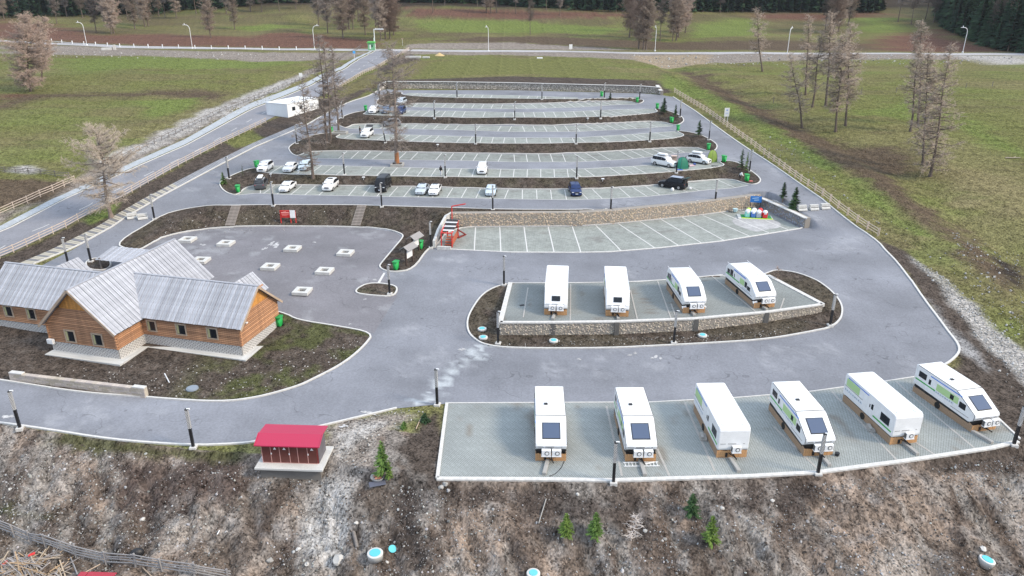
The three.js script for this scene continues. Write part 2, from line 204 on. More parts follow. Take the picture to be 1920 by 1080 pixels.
// what covers the ground: areas with ragged borders
const col = { grass: [.140, .145, .052], bright: [.138, .170, .050], dry: [.19, .165, .085], brown: [.10, .075, .052], red: [.135, .075, .055], soil: [.078, .063, .053], dark: [.040, .033, .029], gravel: [.235, .205, .18], pale: [.36, .345, .33], grey: [.25, .245, .245], sand: [.29, .235, .17], meadow: [.145, .130, .062] };
const areas = [
  [[[-80, 490], [0, 482], [147, 412], [232, 368], [320, 318], [415, 268], [500, 228], [600, 188], [640, 170], [700, 135], [765, 97], [800, 120], [760, 148], [711, 165], [655, 190], [572, 233], [480, 274], [280, 378], [60, 495], [-80, 560]], 'soil', 1.2],
  [[[150, 412], [205, 385], [225, 380], [205, 408], [160, 428]], 'bright', 1],
  [[[420, 262], [470, 240], [500, 262], [440, 280]], 'grass', 1],
  [[[620, 180], [720, 130], [780, 112], [900, 125], [760, 146], [700, 160], [640, 185]], 'meadow', 2],
  [[[-80, 455], [0, 420], [120, 365], [207, 330], [350, 258], [480, 188], [600, 135], [660, 105], [560, 138], [440, 188], [300, 246], [200, 298], [140, 335], [60, 380], [-80, 420]], 'gravel', 1.5],
  [[[255, 272], [360, 215], [480, 168], [560, 140], [590, 138], [520, 172], [420, 215], [300, 276], [200, 312], [180, 305]], 'pale', 2],
  [[[-50, 330], [60, 335], [140, 340], [90, 375], [0, 395], [-50, 400]], 'brown', 2],
  [[[20, 318], [60, 308], [70, 322], [30, 328]], 'pale', 1],
  [[[0, 178], [80, 174], [250, 172], [380, 168], [440, 180], [420, 194], [300, 182], [100, 184], [0, 204]], 'brown', 5],
  [[[0, 176], [55, 172], [60, 180], [0, 196]], 'red', 3],
  [[[120, 110], [300, 104], [430, 112], [560, 112], [570, 118], [480, 128], [250, 128], [130, 140]], 'bright', 5],
  [[[250, 190], [380, 182], [380, 200], [280, 225]], 'bright', 3],
  [[[0, 82], [480, 98], [700, 98], [650, 112], [480, 116], [300, 106], [130, 104], [0, 100]], 'gravel', 3],
  [[[-50, 30], [80, 42], [200, 66], [330, 62], [420, 66], [560, 60], [700, 74], [730, 92], [480, 90], [225, 84], [-50, 70]], 'red', 6],
  [[[280, 52], [420, 42], [520, 36], [560, 52], [460, 70], [330, 66]], 'meadow', 6],
  [[[430, 50], [520, 44], [560, 52], [480, 62]], 'bright', 4],
  [[[700, 92], [1920, 104], [1920, 116], [1700, 110], [1350, 118], [1240, 128], [1180, 112], [960, 104], [760, 102]], 'gravel', 2.5],
  [[[1180, 103], [1340, 103], [1330, 120], [1240, 128], [1190, 115]], 'sand', 2.5],
  [[[1780, 104], [1950, 104], [1950, 128], [1860, 116]], 'pale', 3],
  [[[760, 82], [960, 78], [1180, 92], [1240, 95], [760, 92]], 'gravel', 3],
  [[[960, 66], [1100, 72], [1250, 78], [1420, 74], [1640, 82], [1640, 96], [1250, 95], [960, 80], [780, 78]], 'brown', 6],
  [[[760, 14], [960, 18], [1200, 26], [1300, 26], [1200, 36], [1000, 36], [760, 34]], 'red', 6],
  [[[780, 38], [900, 36], [1060, 44], [1180, 52], [1150, 66], [960, 62], [800, 60]], 'bright', 6],
  [[[1290, 45], [1420, 30], [1440, 66], [1290, 72]], 'bright', 6],
  [[[1600, 30], [1690, 35], [1700, 60], [1600, 64]], 'bright', 5],
  [[[1640, 70], [1760, 52], [1880, 90], [1920, 98], [1640, 98]], 'red', 6],
  [[[1400, 24], [1660, 26], [1650, 32], [1400, 34]], 'red', 4],
  [[[722, 150], [960, 143], [1240, 152], [1270, 172], [1240, 176], [1100, 168], [722, 160]], 'soil', 1.5],
  [[[800, 118], [940, 108], [1100, 112], [1150, 138], [940, 140], [780, 145]], 'grass', 3],
  [[[1265, 128], [1330, 140], [1440, 205], [1560, 268], [1680, 340], [1800, 425], [1920, 515], [1940, 640], [1860, 560], [1780, 470], [1650, 378], [1500, 288], [1400, 225], [1300, 168]], 'brown', 4],
  [[[1240, 138], [1330, 172], [1450, 236], [1600, 330], [1760, 452], [1700, 440], [1580, 345], [1430, 254], [1310, 187], [1240, 160]], 'bright', 3],
  [[[1560, 275], [1700, 268], [1720, 330], [1620, 320]], 'brown', 4],
  [[[1650, 200], [1760, 165], [1700, 225], [1600, 215]], 'bright', 4],
  [[[1740, 300], [1930, 330], [1930, 420], [1800, 390]], 'dry', 5],
  [[[1790, 215], [1930, 280], [1930, 300], [1830, 268]], 'bright', 4],
  [[[1850, 470], [1910, 500], [1930, 560], [1890, 540]], 'dark', 2.5],
  [[[1420, 440], [1600, 440], [1700, 500], [1780, 560], [1640, 480]], 'bright', 2],
  [[[1645, 448], [1700, 470], [1770, 560], [1830, 640], [1880, 720], [1960, 790], [1960, 880], [1760, 870], [1700, 720], [1800, 690], [1800, 640], [1716, 540]], 'soil', 1],
  [[[1655, 456], [1700, 474], [1790, 556], [1880, 655], [1970, 745], [1970, 900], [1740, 885], [1690, 720], [1790, 690], [1804, 655], [1716, 540]], 'soil', .45],
  [[[1700, 478], [1760, 512], [1850, 592], [1960, 690], [1960, 760], [1850, 650], [1790, 578], [1720, 503]], 'pale', .9],
  [[[1740, 560], [1790, 620], [1860, 690], [1850, 700], [1770, 630]], 'grey', 1],
  [[[610, 800], [700, 775], [760, 768], [800, 772], [760, 800], [690, 836], [670, 900], [655, 1000], [640, 1100], [540, 1100], [600, 980], [600, 890]], 'gravel', 1],
  [[[596, 905], [640, 880], [668, 900], [662, 990], [648, 1050], [590, 1060], [560, 1010], [585, 960]], 'pale', 1],
  [[[620, 810], [700, 785], [740, 790], [680, 830], [640, 870], [620, 860]], 'pale', .9],
  [[[800, 772], [838, 757], [820, 900], [760, 890], [740, 840]], 'soil', .8],
];
const worldAreas = areas.map(([p, c, f]) => { const q = gp(p), xs = q.map(a => a[0]), zs = q.map(a => a[1]); return { q, c: col[c], f, b: [Math.min(...xs) - f * 2, Math.max(...xs) + f * 2, Math.min(...zs) - f * 2, Math.max(...zs) + f * 2] }; });
const mix = (a, b, t) => [lerp(a[0], b[0], t), lerp(a[1], b[1], t), lerp(a[2], b[2], t)];
const darkRub = gp([[820, 905], [1150, 912], [1420, 904], [1560, 890], [1540, 950], [1360, 975], [1290, 950], [1200, 990], [1060, 1010], [960, 960], [850, 950]]), darkRub2 = gp([[225, 856], [400, 850], [480, 860], [455, 930], [400, 965], [290, 985], [215, 950]]), darkRub3 = gp([[760, 890], [830, 905], [790, 980], [800, 1040], [760, 1060], [740, 960]]), grass1 = gp([[60, 812], [200, 822], [360, 846], [480, 842], [470, 862], [300, 862], [170, 850], [60, 830]]), grass2 = gp([[-20, 935], [60, 950], [105, 972], [70, 985], [-20, 975]]);
function groundCol(x, d) {
  const z = -d, n1 = fbm(x * .22, d * .22, 41), n2 = fbm(x * .9, d * .9, 42, 3), t = c1(x) - d;
  let c, emb = t > (x > -17 && x < 60 ? -7 : -.5);
  if (emb) {
    const br = fbm(x * .16, d * .2, 48);
    c = mix(mix([.24, .188, .152], [.275, .24, .212], sstep(.45, .6, br)), [.10, .08, .066], sstep(.46, .66, fbm(x * .3, d * .22, 44) + .04) * .85);
    c = mix(c, col.grey, sstep(.58, .72, n2) * .4);
    const ril = fbm(x * .9 - d * .3, d * .13, 59, 3); c = mix(c, [.085, .064, .052], sstep(.5, .64, ril) * .7); c = mix(c, [.30, .28, .26], sstep(.56, .68, fbm(x * .8 + d * .2, d * .12, 61, 3)) * .55);
    for (const [p, k, f, a] of [[darkRub, [.062, .05, .044], 1.6, .9], [darkRub2, [.07, .052, .046], 1.6, .85], [darkRub3, [.06, .05, .045], 1, .8], [grass1, [.085, .085, .04], .7, .9], [grass2, [.07, .075, .035], .9, .85]]) { const s = sdPoly(x, z, p) + (n2 - .5) * f * 3; c = mix(c, k, a * (1 - sstep(-f, f * .6, s))); }
    const k = .72 + .38 * vn(x * 2.1, d * 2.1, 46) + .2 * (vn(x * .7, d * .5, 47) - .5);
    c = c.map(v => v * k);
  }
  const far = sstep(300, 420, d);
  if (!emb) { c = mix(col.grass, col.dry, sstep(.42, .66, fbm(x * .045, d * .07, 50)) * .55);
  c = mix(c, col.meadow, sstep(.45, .6, fbm(x * .09, d * .12, 53)) * .6); c = mix(c, col.bright, sstep(.55, .7, fbm(x * .06, d * .1, 57)) * .45); c = mix(c, col.brown, sstep(.62, .78, fbm(x * .12, d * .16, 58)) * .35); }
  if (far) c = mix(c, col.brown, far * sstep(.4, .6, fbm(x * .03, d * .05, 60)) * .6);
  if (d > 505) c = mix(c, [.05, .04, .03], sstep(505, 520, d));
  for (const a of worldAreas) { if (x < a.b[0] || x > a.b[1] || z < a.b[2] || z > a.b[3]) continue; const s = sdPoly(x, z, a.q) + (n1 - .5) * a.f * 2.2 + (n2 - .5) * a.f * .9; c = mix(c, a.c, 1 - sstep(-a.f, a.f * .5, s)); }
  const k = .8 + .4 * fbm(x * .8, d * .8, 63, 3);
  return emb && t > 2.5 ? c : c.map(v => v * k);
}
{
  const pos = new Float32Array(NX * ND * 3), colr = new Float32Array(NX * ND * 3), uv = new Float32Array(NX * ND * 2), idx = [], rock = [], turf = [];
  const isTurf = new Uint8Array(NX * ND);
  for (let j = 0; j < ND; j++) for (let i = 0; i < NX; i++) { const k = j * NX + i, c = groundCol(gx[i], gd[j]); pos.set([gx[i], gy[k], -gd[j]], 3 * k); colr.set(c, 3 * k); uv.set([gx[i], gd[j]], 2 * k); isTurf[k] = c[1] > c[0] * .88 ? 1 : 0; }
  for (let j = 0; j + 1 < ND; j++) for (let i = 0; i + 1 < NX; i++) { const k = j * NX + i; idx.push(k, k + 1, k + NX, k + 1, k + NX + 1, k + NX); }
  const g = new THREE.BufferGeometry(); g.setAttribute('position', new THREE.BufferAttribute(pos, 3)); g.setAttribute('normal', new THREE.BufferAttribute(gn, 3)); g.setAttribute('uv', new THREE.BufferAttribute(uv, 2)); g.setAttribute('color', new THREE.BufferAttribute(colr, 3)); g.setIndex(idx);
  struct('ground', g, M.soil);
}
// ---------------------------------------------------------------- sheets draped on the terrain (roads, lots, planting islands, markings)
function chaikin(p, n = 2, closed = true) { for (let k = 0; k < n; k++) { const q = []; const m = p.length; for (let i = 0; i < (closed ? m : m - 1); i++) { const a = p[i], b = p[(i + 1) % m]; if (!closed && i === 0) q.push(a); q.push([a[0] * .75 + b[0] * .25, a[1] * .75 + b[1] * .25], [a[0] * .25 + b[0] * .75, a[1] * .25 + b[1] * .75]); if (!closed && i === m - 2) q.push(b); } p = q; } return p; }
function drape(poly, dy, colFn) {
  const xs = poly.map(p => p[0]), zs = poly.map(p => -p[1]), i0 = find(gx, Math.min(...xs)), i1 = find(gx, Math.max(...xs)), j0 = find(gd, Math.min(...zs)), j1 = find(gd, Math.max(...zs));
  const W = i1 - i0 + 1, touched = new Uint8Array(W * (j1 - j0 + 1));
  for (let k = 0; k < poly.length; k++) { const a = poly[k], b = poly[(k + 1) % poly.length], L = Math.hypot(b[0] - a[0], b[1] - a[1]), n = Math.ceil(L / .06) + 1; for (let s = 0; s <= n; s++) { const x = lerp(a[0], b[0], s / n), d = -lerp(a[1], b[1], s / n); touched[(find(gd, d) - j0) * W + find(gx, x) - i0] = 1; } }
  const pos = [], nor = [], uv = [], cl = [];
  const put = (x, d, y, n) => { pos.push(x, y + dy, -d); nor.push(...n); uv.push(x, d); if (colFn) cl.push(...colFn(x, d)); };
  const gnAt = k => [gn[3 * k], gn[3 * k + 1], gn[3 * k + 2]];
  for (let j = j0; j <= j1; j++) for (let i = i0; i <= i1; i++) {
    const T = touched[(j - j0) * W + i - i0], k = j * NX + i;
    if (!T) { if (!inPoly((gx[i] + gx[i + 1]) / 2, -(gd[j] + gd[j + 1]) / 2, poly)) continue; for (const [a, b] of [[0, 0], [1, 0], [0, 1], [1, 0], [1, 1], [0, 1]]) put(gx[i + a], gd[j + b], gy[k + b * NX + a], gnAt(k + b * NX + a)); continue; }
    for (const tri of [[[0, 0], [1, 0], [0, 1]], [[1, 0], [1, 1], [0, 1]]]) {
      const t = tri.map(([a, b]) => [gx[i + a], gd[j + b], gy[k + b * NX + a]]);
      let s = poly.map(p => [p[0], -p[1]]);
      for (let e = 0; e < 3 && s.length; e++) { const A = t[e], B = t[(e + 1) % 3], side = p => (B[0] - A[0]) * (p[1] - A[1]) - (B[1] - A[1]) * (p[0] - A[0]); const o = []; for (let m = 0; m < s.length; m++) { const P = s[m], Q = s[(m + 1) % s.length], a = side(P), b = side(Q); if (a >= 0) o.push(P); if ((a > 0 && b < 0) || (a < 0 && b > 0)) { const f = a / (a - b); o.push([lerp(P[0], Q[0], f), lerp(P[1], Q[1], f)]); } } s = o; }
      const c = []; for (const p of s) { const l = c[c.length - 1]; if (!l || Math.hypot(l[0] - p[0], l[1] - p[1]) > 1e-5) c.push(p); } if (c.length > 1 && Math.hypot(c[0][0] - c[c.length - 1][0], c[0][1] - c[c.length - 1][1]) < 1e-5) c.pop();
      if (c.length < 3) continue;
      const f = THREE.ShapeUtils.triangulateShape(c.map(p => new THREE.Vector2(p[0], p[1])), []);
      const den = (t[1][1] - t[2][1]) * (t[0][0] - t[2][0]) + (t[2][0] - t[1][0]) * (t[0][1] - t[2][1]);
      for (const q of f) for (const m of q) { const p = c[m], l0 = ((t[1][1] - t[2][1]) * (p[0] - t[2][0]) + (t[2][0] - t[1][0]) * (p[1] - t[2][1])) / den, l1 = ((t[2][1] - t[0][1]) * (p[0] - t[2][0]) + (t[0][0] - t[2][0]) * (p[1] - t[2][1])) / den; put(p[0], p[1], l0 * t[0][2] + l1 * t[1][2] + (1 - l0 - l1) * t[2][2], Nm(p[0], -p[1])); }
    }
  }
  const g = new THREE.BufferGeometry(); g.setAttribute('position', new THREE.Float32BufferAttribute(pos, 3)); g.setAttribute('normal', new THREE.Float32BufferAttribute(nor, 3)); g.setAttribute('uv', new THREE.Float32BufferAttribute(uv, 2)); if (colFn) g.setAttribute('color', new THREE.Float32BufferAttribute(cl, 3)); return g;
}
function resample(p, step, closed) { const q = closed ? [...p, p[0]] : p, o = [q[0]]; for (let i = 1; i < q.length; i++) { const a = q[i - 1], b = q[i], L = Math.hypot(b[0] - a[0], b[1] - a[1]), n = Math.max(1, Math.round(L / step)); for (let k = 1; k <= n; k++) o.push([lerp(a[0], b[0], k / n), lerp(a[1], b[1], k / n)]); } return o; }
// ribbon of rectangular section along a path: hFn gives top and bottom
function ribbon(path, w, top, bot, closed = false, off = 0, hf = (x, z) => Hm(x, z)) {
  const p = resample(path, .8, closed), n = p.length, sec = [];
  for (let i = 0; i < n; i++) {
    const a = p[i === 0 ? (closed ? n - 2 : 0) : i - 1], b = p[i === n - 1 ? (closed ? 1 : n - 1) : i + 1]; let tx = b[0] - a[0], tz = b[1] - a[1]; const l = Math.hypot(tx, tz) || 1; tx /= l; tz /= l; const nx = -tz, nz = tx, x = p[i][0] + nx * off, z = p[i][1] + nz * off, h = hf(p[i][0], p[i][1]);
    sec.push([[x - nx * w / 2, z - nz * w / 2], [x + nx * w / 2, z + nz * w / 2], h + top, h + bot]);
  }
  const pos = [], uv = []; let s = 0;
  const quad = (a, b, c, d, u0, u1, v0, v1) => { for (const [p, u, v] of [[a, u0, v0], [b, u1, v0], [c, u1, v1], [a, u0, v0], [c, u1, v1], [d, u0, v1]]) { pos.push(...p); uv.push(u, v); } };
  for (let i = 0; i + 1 < n; i++) {
    const A = sec[i], B = sec[i + 1], L = Math.hypot(p[i + 1][0] - p[i][0], p[i + 1][1] - p[i][1]), P = (S, k, t) => [S[k][0], t ? S[2] : S[3], S[k][1]], h = A[2] - A[3];
    quad(P(A, 0, 1), P(B, 0, 1), P(B, 1, 1), P(A, 1, 1), s, s + L, 0, w);
    quad(P(A, 0, 0), P(B, 0, 0), P(B, 0, 1), P(A, 0, 1), s, s + L, 0, h); quad(P(B, 1, 0), P(A, 1, 0), P(A, 1, 1), P(B, 1, 1), s + L, s, 0, h);
    if (!closed && i === 0) quad(P(A, 0, 0), P(A, 0, 1), P(A, 1, 1), P(A, 1, 0), 0, h, 0, w); if (!closed && i === n - 2) quad(P(B, 1, 0), P(B, 1, 1), P(B, 0, 1), P(B, 0, 0), 0, h, 0, w); s += L;
  }
  const g = new THREE.BufferGeometry(); g.setAttribute('position', new THREE.Float32BufferAttribute(pos, 3)); g.setAttribute('uv', new THREE.Float32BufferAttribute(uv, 2)); g.computeVertexNormals(); return g;
}
const kerb = (pts, closed, w = .22, top = .15, smooth = 2) => struct('kerb', ribbon(smooth ? chaikin(gp(pts), smooth, closed) : gp(pts), w, top, -.15, closed), M.kerb);
const streak = (x, d) => fbm(x * .5, d * .1, 71, 3);
const dustP = gp([[770, 755], [800, 735], [830, 705], [860, 670], [890, 645], [912, 650], [900, 672], [865, 690], [845, 715], [815, 750], [790, 765]]);
const asphCol = (x, d) => { let v = .20 * (.74 + .52 * fbm(x * .10, d * .14, 72)) * (.93 + .14 * streak(x, d)); const k = sstep(.58, .8, fbm(x * .25, d * .25, 75)); let c = [v * .955, v * 1.0, v * 1.14]; c = mix(c, [.36, .37, .40], k * .45 * vn(x * 2, d * 2, 79)); const s = sdPoly(x, -d, dustP) + (fbm(x * 1.1, d * 1.1, 76) - .5) * 3; return mix(c, [.50, .54, .57], .7 * (1 - sstep(-.6, .5, s)) * sstep(.35, .55, fbm(x * 1.7, d * 1.7, 78))); };
const paveRing = [[-160, 640], [-60, 560], [20, 530], [80, 497], [150, 460], [240, 406], [287, 379], [480, 276], [572, 236], [620, 208], [655, 191], [690, 181], [709, 170], [725, 167], [960, 169], [1080, 172], [1200, 175], [1238, 178], [1262, 182], [1387, 270], [1440, 303], [1550, 383], [1642, 448], [1665, 475], [1682, 492], [1716, 540], [1787, 632], [1801, 655], [1792, 670], [1772, 685], [1712, 708], [1660, 716], [1522, 735], [1377, 747], [1220, 755], [838, 757], [744, 766], [575, 806], [480, 830], [425, 834], [362, 836], [250, 829], [175, 820], [115, 810], [0, 793], [-160, 775]];
struct('asphalt_road', drape(gp(paveRing), .02, asphCol), M.asphalt);
struct('plaza_asphalt', drape(gp([[560, 600], [701, 625.5], [722, 592], [745, 556], [730, 530], [716, 507], [756, 447], [740, 434], [672, 426], [480, 424], [375, 430], [312, 442], [262, 470], [230, 492], [300, 530], [420, 560], [535, 590]]), .028, (x, d) => { const v = .175 * (.74 + .52 * fbm(x * .12, d * .2, 172)); const k = sstep(.62, .8, fbm(x * .4, d * .4, 175)); return mix([v * 1.0, v * .98, v * 1.08], [.34, .35, .37], k * .4); }), M.asphalt);
kerb([[-160, 775], [0, 793], [115, 810], [175, 820], [250, 829], [362, 836], [425, 834], [480, 830], [575, 806], [744, 766]], false);
kerb([[1262, 182], [1387, 270], [1440, 303], [1550, 383], [1642, 448], [1665, 475], [1682, 492], [1716, 540], [1787, 632], [1801, 655], [1792, 670], [1772, 685], [1740, 697]], false, .24);
kerb([[572, 236], [620, 208], [655, 191], [690, 181], [709, 170]], false);
// ramp road on the left and the road across the far side of the field
const rampL = [[-120, 492], [0, 435], [120, 375], [215, 332], [350, 272], [480, 202], [585, 160], [642, 132], [705, 95]], rampR = [[765, 93], [700, 128], [615, 174], [480, 236], [415, 268], [320, 318], [232, 368], [147, 412], [75, 448], [0, 482], [-120, 540]];
struct('ramp_road', drape(gp([...rampL, ...rampR]), .025, (x, d) => { const v = .21 * (.85 + .3 * fbm(x * .3, d * .08, 81)); return [v, v * 1.02, v * 1.14]; }), M.asphalt);
struct('kerb', ribbon(gp(rampL), .2, .12, -.1), M.kerb);
struct('footpath', drape(gp([...rampL.map(([x, y]) => [x - 2, y - 1.5]), [702, 91], [640, 125], [580, 152], [476, 191], [345, 262], [207, 324], [116, 366], [0, 424], [-120, 478]]), .04, () => [.40, .43, .46]), M.paver);
const farT = [[-200, 48], [-60, 68], [0, 74], [107, 81], [225, 86.5], [480, 90.5], [690, 92], [960, 94], [1440, 98], [1920, 100], [2100, 101]], farB = [[2100, 105], [1920, 104], [1440, 101.6], [960, 97.6], [760, 96], [690, 96], [480, 93.5], [225, 90], [107, 84.5], [0, 78], [-60, 72], [-200, 52]];
struct('far_road', drape(gp([...farT, ...farB]), .06, (x, d) => { const v = .40 * (.8 + .4 * fbm(x * .1, d * .3, 85)); return [v, v * .98, v]; }), M.paver);
{ // dashes along the middle of the ramp road
  const list = []; const mid = gp([[-40, 485], [60, 434], [167, 385], [267, 332], [380, 277], [480, 219], [600, 166], [672, 130], [735, 95]]), p = resample(mid, .5, false);
  for (let i = 4; i + 8 < p.length; i += 17) list.push(ribbon(p.slice(i, i + 7), .14, .035, .03));
  struct('lane_marking', merge(list), M.line);
}
for (const [x, y, w, h, e] of [[511, 459, 16, 9, .9], [497, 466, 9, 4, .5], [704, 526, 8, 3, 0], [655, 608, 6, 1.6, 0], [684, 561, 5, 1.5, 0], [672, 624, 7, 3, .3], [1185, 664, 14, 5, 0], [1225, 670, 10, 4, .2], [1085, 673, 6, 3, 0], [690, 775, 22, 7, -.35], [640, 800, 16, 6, -.3], [1240, 672, 5, 5, 0], [590, 455, 8, 2, 0], [302, 466, 16, 4, -.3], [870, 655, 14, 4, -.5], [545, 805, 20, 5, -.2], [20, 782, 18, 7, .1], [380, 458, 8, 4, 0]]) { // pale paint and cement spills
  const r = rng(x * 3 + y); for (let m = 0; m < 3; m++) { const q = [], ox = (r() - .5) * w, oy = (r() - .5) * h; for (let k = 0; k < 14; k++) { const a = k / 14 * 6.283, f = .25 + .75 * r(); const dx = Math.cos(a) * f * w * .5, dy = Math.sin(a) * f * h * .5; q.push([x + ox + dx, y + oy + dy - dx * e * .5]); } struct('cement_spill', drape(gp(q), .036 + m * .004, (a, b) => { const v = .34 + .2 * vn(a * 2, b * 2, 5); return [v, v, v * 1.02]; }), M.paver); }
}
// planting islands and slopes between the terraces, each with its kerb
const soilCol = (dark, gr = 0) => (x, d) => { const n = fbm(x * .5, d * .5, 91), m = fbm(x * 1.6, d * 1.6, 92, 3); let c = mix([.062, .050, .042], [.096, .077, .064], n); c = mix(c, [.15, .132, .117], sstep(.60, .78, m) * .45); if (gr) c = mix(c, [.075, .082, .034], sstep(.42, .62, fbm(x * .35, d * .35, 93)) * gr * (gr > .8 ? sstep(-37, -30, x) : 1)); const k = dark * (.84 + .32 * vn(x * 2.3, d * 2.3, 94)); return c.map(v => v * k); };
const isles = {
  yard: [[[-160, 640], [0, 560], [300, 500], [420, 560], [535, 588], [557, 601], [630, 612], [701, 625], [685, 647], [660, 670], [630, 690], [590, 710], [560, 725], [480, 747], [412, 755], [300, 748], [272, 745], [150, 737], [20, 716], [-160, 690]], 1, .9],
  bank: [[[215, 457], [297, 406], [345, 392], [387, 387], [435, 386], [480, 385], [671, 385], [720, 387], [867, 391], [960, 394], [1085, 394], [1145, 393.5], [1185, 390], [1285, 382], [1345, 377], [1400, 371], [1422, 368], [1440, 372], [1465, 380], [1487, 394], [1494, 402], [1510, 418], [1509, 418], [1500, 413.5], [1434, 386], [1429, 383.5], [1427, 384], [1422, 387], [1416, 388.8], [1400, 392], [1310, 404], [1240, 411], [1150, 420], [1085, 424], [960, 425], [845, 426], [816, 464], [802, 466], [775, 506], [740, 511], [720, 508], [711, 501], [715, 494], [756, 447], [755, 440], [740, 434], [715, 429], [672, 426], [480, 424], [440, 426], [375, 430], [312, 442], [287, 455], [262, 470], [240, 469]], .92, .15],
  lampisle: [[[662, 550], [680, 535], [705, 531], [740, 536], [746, 544], [737, 557], [697, 555]], 1, .6],
  vanisle: [[[925, 540], [902, 555], [885, 580], [876, 600], [877, 622], [890, 637], [910, 648], [960, 654], [1135, 654], [1235, 649], [1335, 644], [1440, 637], [1527, 621], [1557, 615], [1576, 600], [1580, 582], [1576, 568], [1565, 553], [1550, 539], [1522, 522], [1490, 511], [1455, 507], [1440, 512], [1400, 530], [1355, 516.5], [1310, 521], [1200, 530], [1067, 532], [955, 532]], .95, .15],
  t1: [[[470, 316], [487, 316], [481, 327], [645, 329], [835, 332], [960, 333], [1080, 334], [1185, 328], [1270, 322], [1365, 313], [1345, 303], [1365, 302], [1386, 306], [1407, 320], [1425, 334], [1426, 341], [1418, 346], [1403, 347], [1370, 334], [1310, 340], [1242, 347], [1172, 352], [1085, 356], [960, 355.5], [905, 354], [737, 350], [620, 349], [505, 347], [462, 350], [447, 365], [436, 366], [420, 359], [411, 347], [415, 340], [440, 327]], .95, .2],
  t2: [[[550, 270], [560, 265], [587, 254], [612, 250], [644, 250], [622, 261], [722, 264], [790, 267], [892, 269], [960, 269.5], [1080, 269], [1217, 264], [1291, 257], [1266, 246], [1284, 247], [1310, 252], [1330, 261], [1343, 270], [1345, 277], [1340, 283], [1330, 285], [1295, 274], [1185, 282], [1065, 289], [960, 289.5], [740, 285], [705, 284], [584, 281.5], [560, 293], [550, 291], [543, 284], [541, 277]], .9, .1],
  t3: [[[640, 221], [655, 214], [680, 208.5], [690, 209], [676, 217.5], [815, 220], [960, 221], [1125, 220], [1180, 216], [1237, 212], [1225, 203], [1252, 208], [1276, 217], [1283, 225], [1279, 231], [1266, 236], [1237, 226.5], [1185, 230], [1080, 235], [960, 236.5], [720, 232], [665, 231.5], [650, 240.5], [640, 238], [631, 232], [631, 226]], .85, .1],
  t4: [[[706, 190], [712, 185], [730, 177], [755, 172], [752, 180], [855, 184], [960, 185], [1015, 186], [1085, 190], [1132, 184], [1172, 184], [1198, 186], [1207, 188], [1206, 192], [1195, 195.5], [1175, 189], [1125, 191], [960, 196], [855, 195], [767, 193.5], [735, 201], [715, 199], [706, 196]], .9, .15],
};
const islePolys = {};
for (const k in isles) { const [p, dk, gr] = isles[k]; const q = chaikin(gp(p), 2, true); islePolys[k] = q; const w = drape(q, .10, soilCol(dk, gr)); struct(k === 'yard' ? 'yard_soil' : 'planting_island', w, M.soil); struct('kerb', ribbon(q, .2, .16, -.2, true), M.kerb); }
// white painted band by the small island
struct('painted_band', drape(gp([[719, 512], [723, 512], [712, 532], [707, 532]]), .035), M.line);
// ---------------------------------------------------------------- parking lots
const paleCol = (f, lo = .245, hi = .33) => (x, d) => { const n = fbm(x * .4, d * .4, 101), v = lerp(lo, hi, n) * (.9 + .2 * vn(x * 1.3, d * 1.3, 102)) * f; let c = [v * .96, v * 1.03, v * .97]; return mix(c, [v * .6, v * .57, v * .54], sstep(.62, .8, fbm(x * .3, d * .6, 103)) * .6); };
function lot(back, front, lines, f = 1, w = 2.5, skip = 0) { // back and front edges in survey points; lines: painted bay lines
  const b = gp(back), fr = gp(front), poly = [...b, ...fr.slice().reverse()];
  const o = struct('parking_lot', drape(poly, .035, paleCol(f)), M.paver);
  if (lines) {
    const p = resample(b, w, false); let acc = 0; const list = [];
    const L = []; let s = 0; for (let i = 1; i < b.length; i++) s += Math.hypot(b[i][0] - b[i - 1][0], b[i][1] - b[i - 1][1]);
    const n = Math.floor(s / w);
    for (let k = 1 + skip; k < n; k++) {
      let t = k * w, i = 1; while (i < b.length - 1) { const l = Math.hypot(b[i][0] - b[i - 1][0], b[i][1] - b[i - 1][1]); if (t <= l) break; t -= l; i++; }
      const A = b[i - 1], B = b[i], l = Math.hypot(B[0] - A[0], B[1] - A[1]), x = lerp(A[0], B[0], t / l), z = lerp(A[1], B[1], t / l), tx = (B[0] - A[0]) / l, tz = (B[1] - A[1]) / l; let nx = -tz, nz = tx;
      let best = 0; for (const sg of [1, -1]) for (let m = 0; m + 1 < fr.length; m++) { const C0 = fr[m], D0 = fr[m + 1], ex = D0[0] - C0[0], ez = D0[1] - C0[1], dx = nx * sg, dz = nz * sg, den = dx * ez - dz * ex; if (Math.abs(den) < 1e-6) continue; const u = ((C0[0] - x) * ez - (C0[1] - z) * ex) / den, v = ((C0[0] - x) * dz - (C0[1] - z) * dx) / den; if (u > .3 && v >= 0 && v <= 1 && u < 16) best = sg * u; }
      if (!best || (lines < 1 && hash(k, 5, n) > lines)) continue;
      list.push(ribbon([[x, z], [x + nx * best, z + nz * best]], w > 3 ? .17 : .13, .050, .03));
    }
    if (list.length) mesh('bay_line', merge(list), M.line, o);
    mesh('bay_line', merge([ribbon(fr, .13, .05, .03)]), M.line, o);
  }
  return o;
}
lot([[462, 350], [505, 347.5], [620, 349.5], [737, 350.5], [905, 354.5], [960, 356], [1085, 356.5], [1172, 352.5], [1242, 347.5], [1310, 340.5], [1370, 334.5]], [[447, 366], [480, 362.5], [530, 365], [655, 367.5], [780, 370], [960, 373.5], [1072, 375], [1140, 373], [1210, 369], [1262, 364], [1330, 356], [1403, 347.5]], .85);
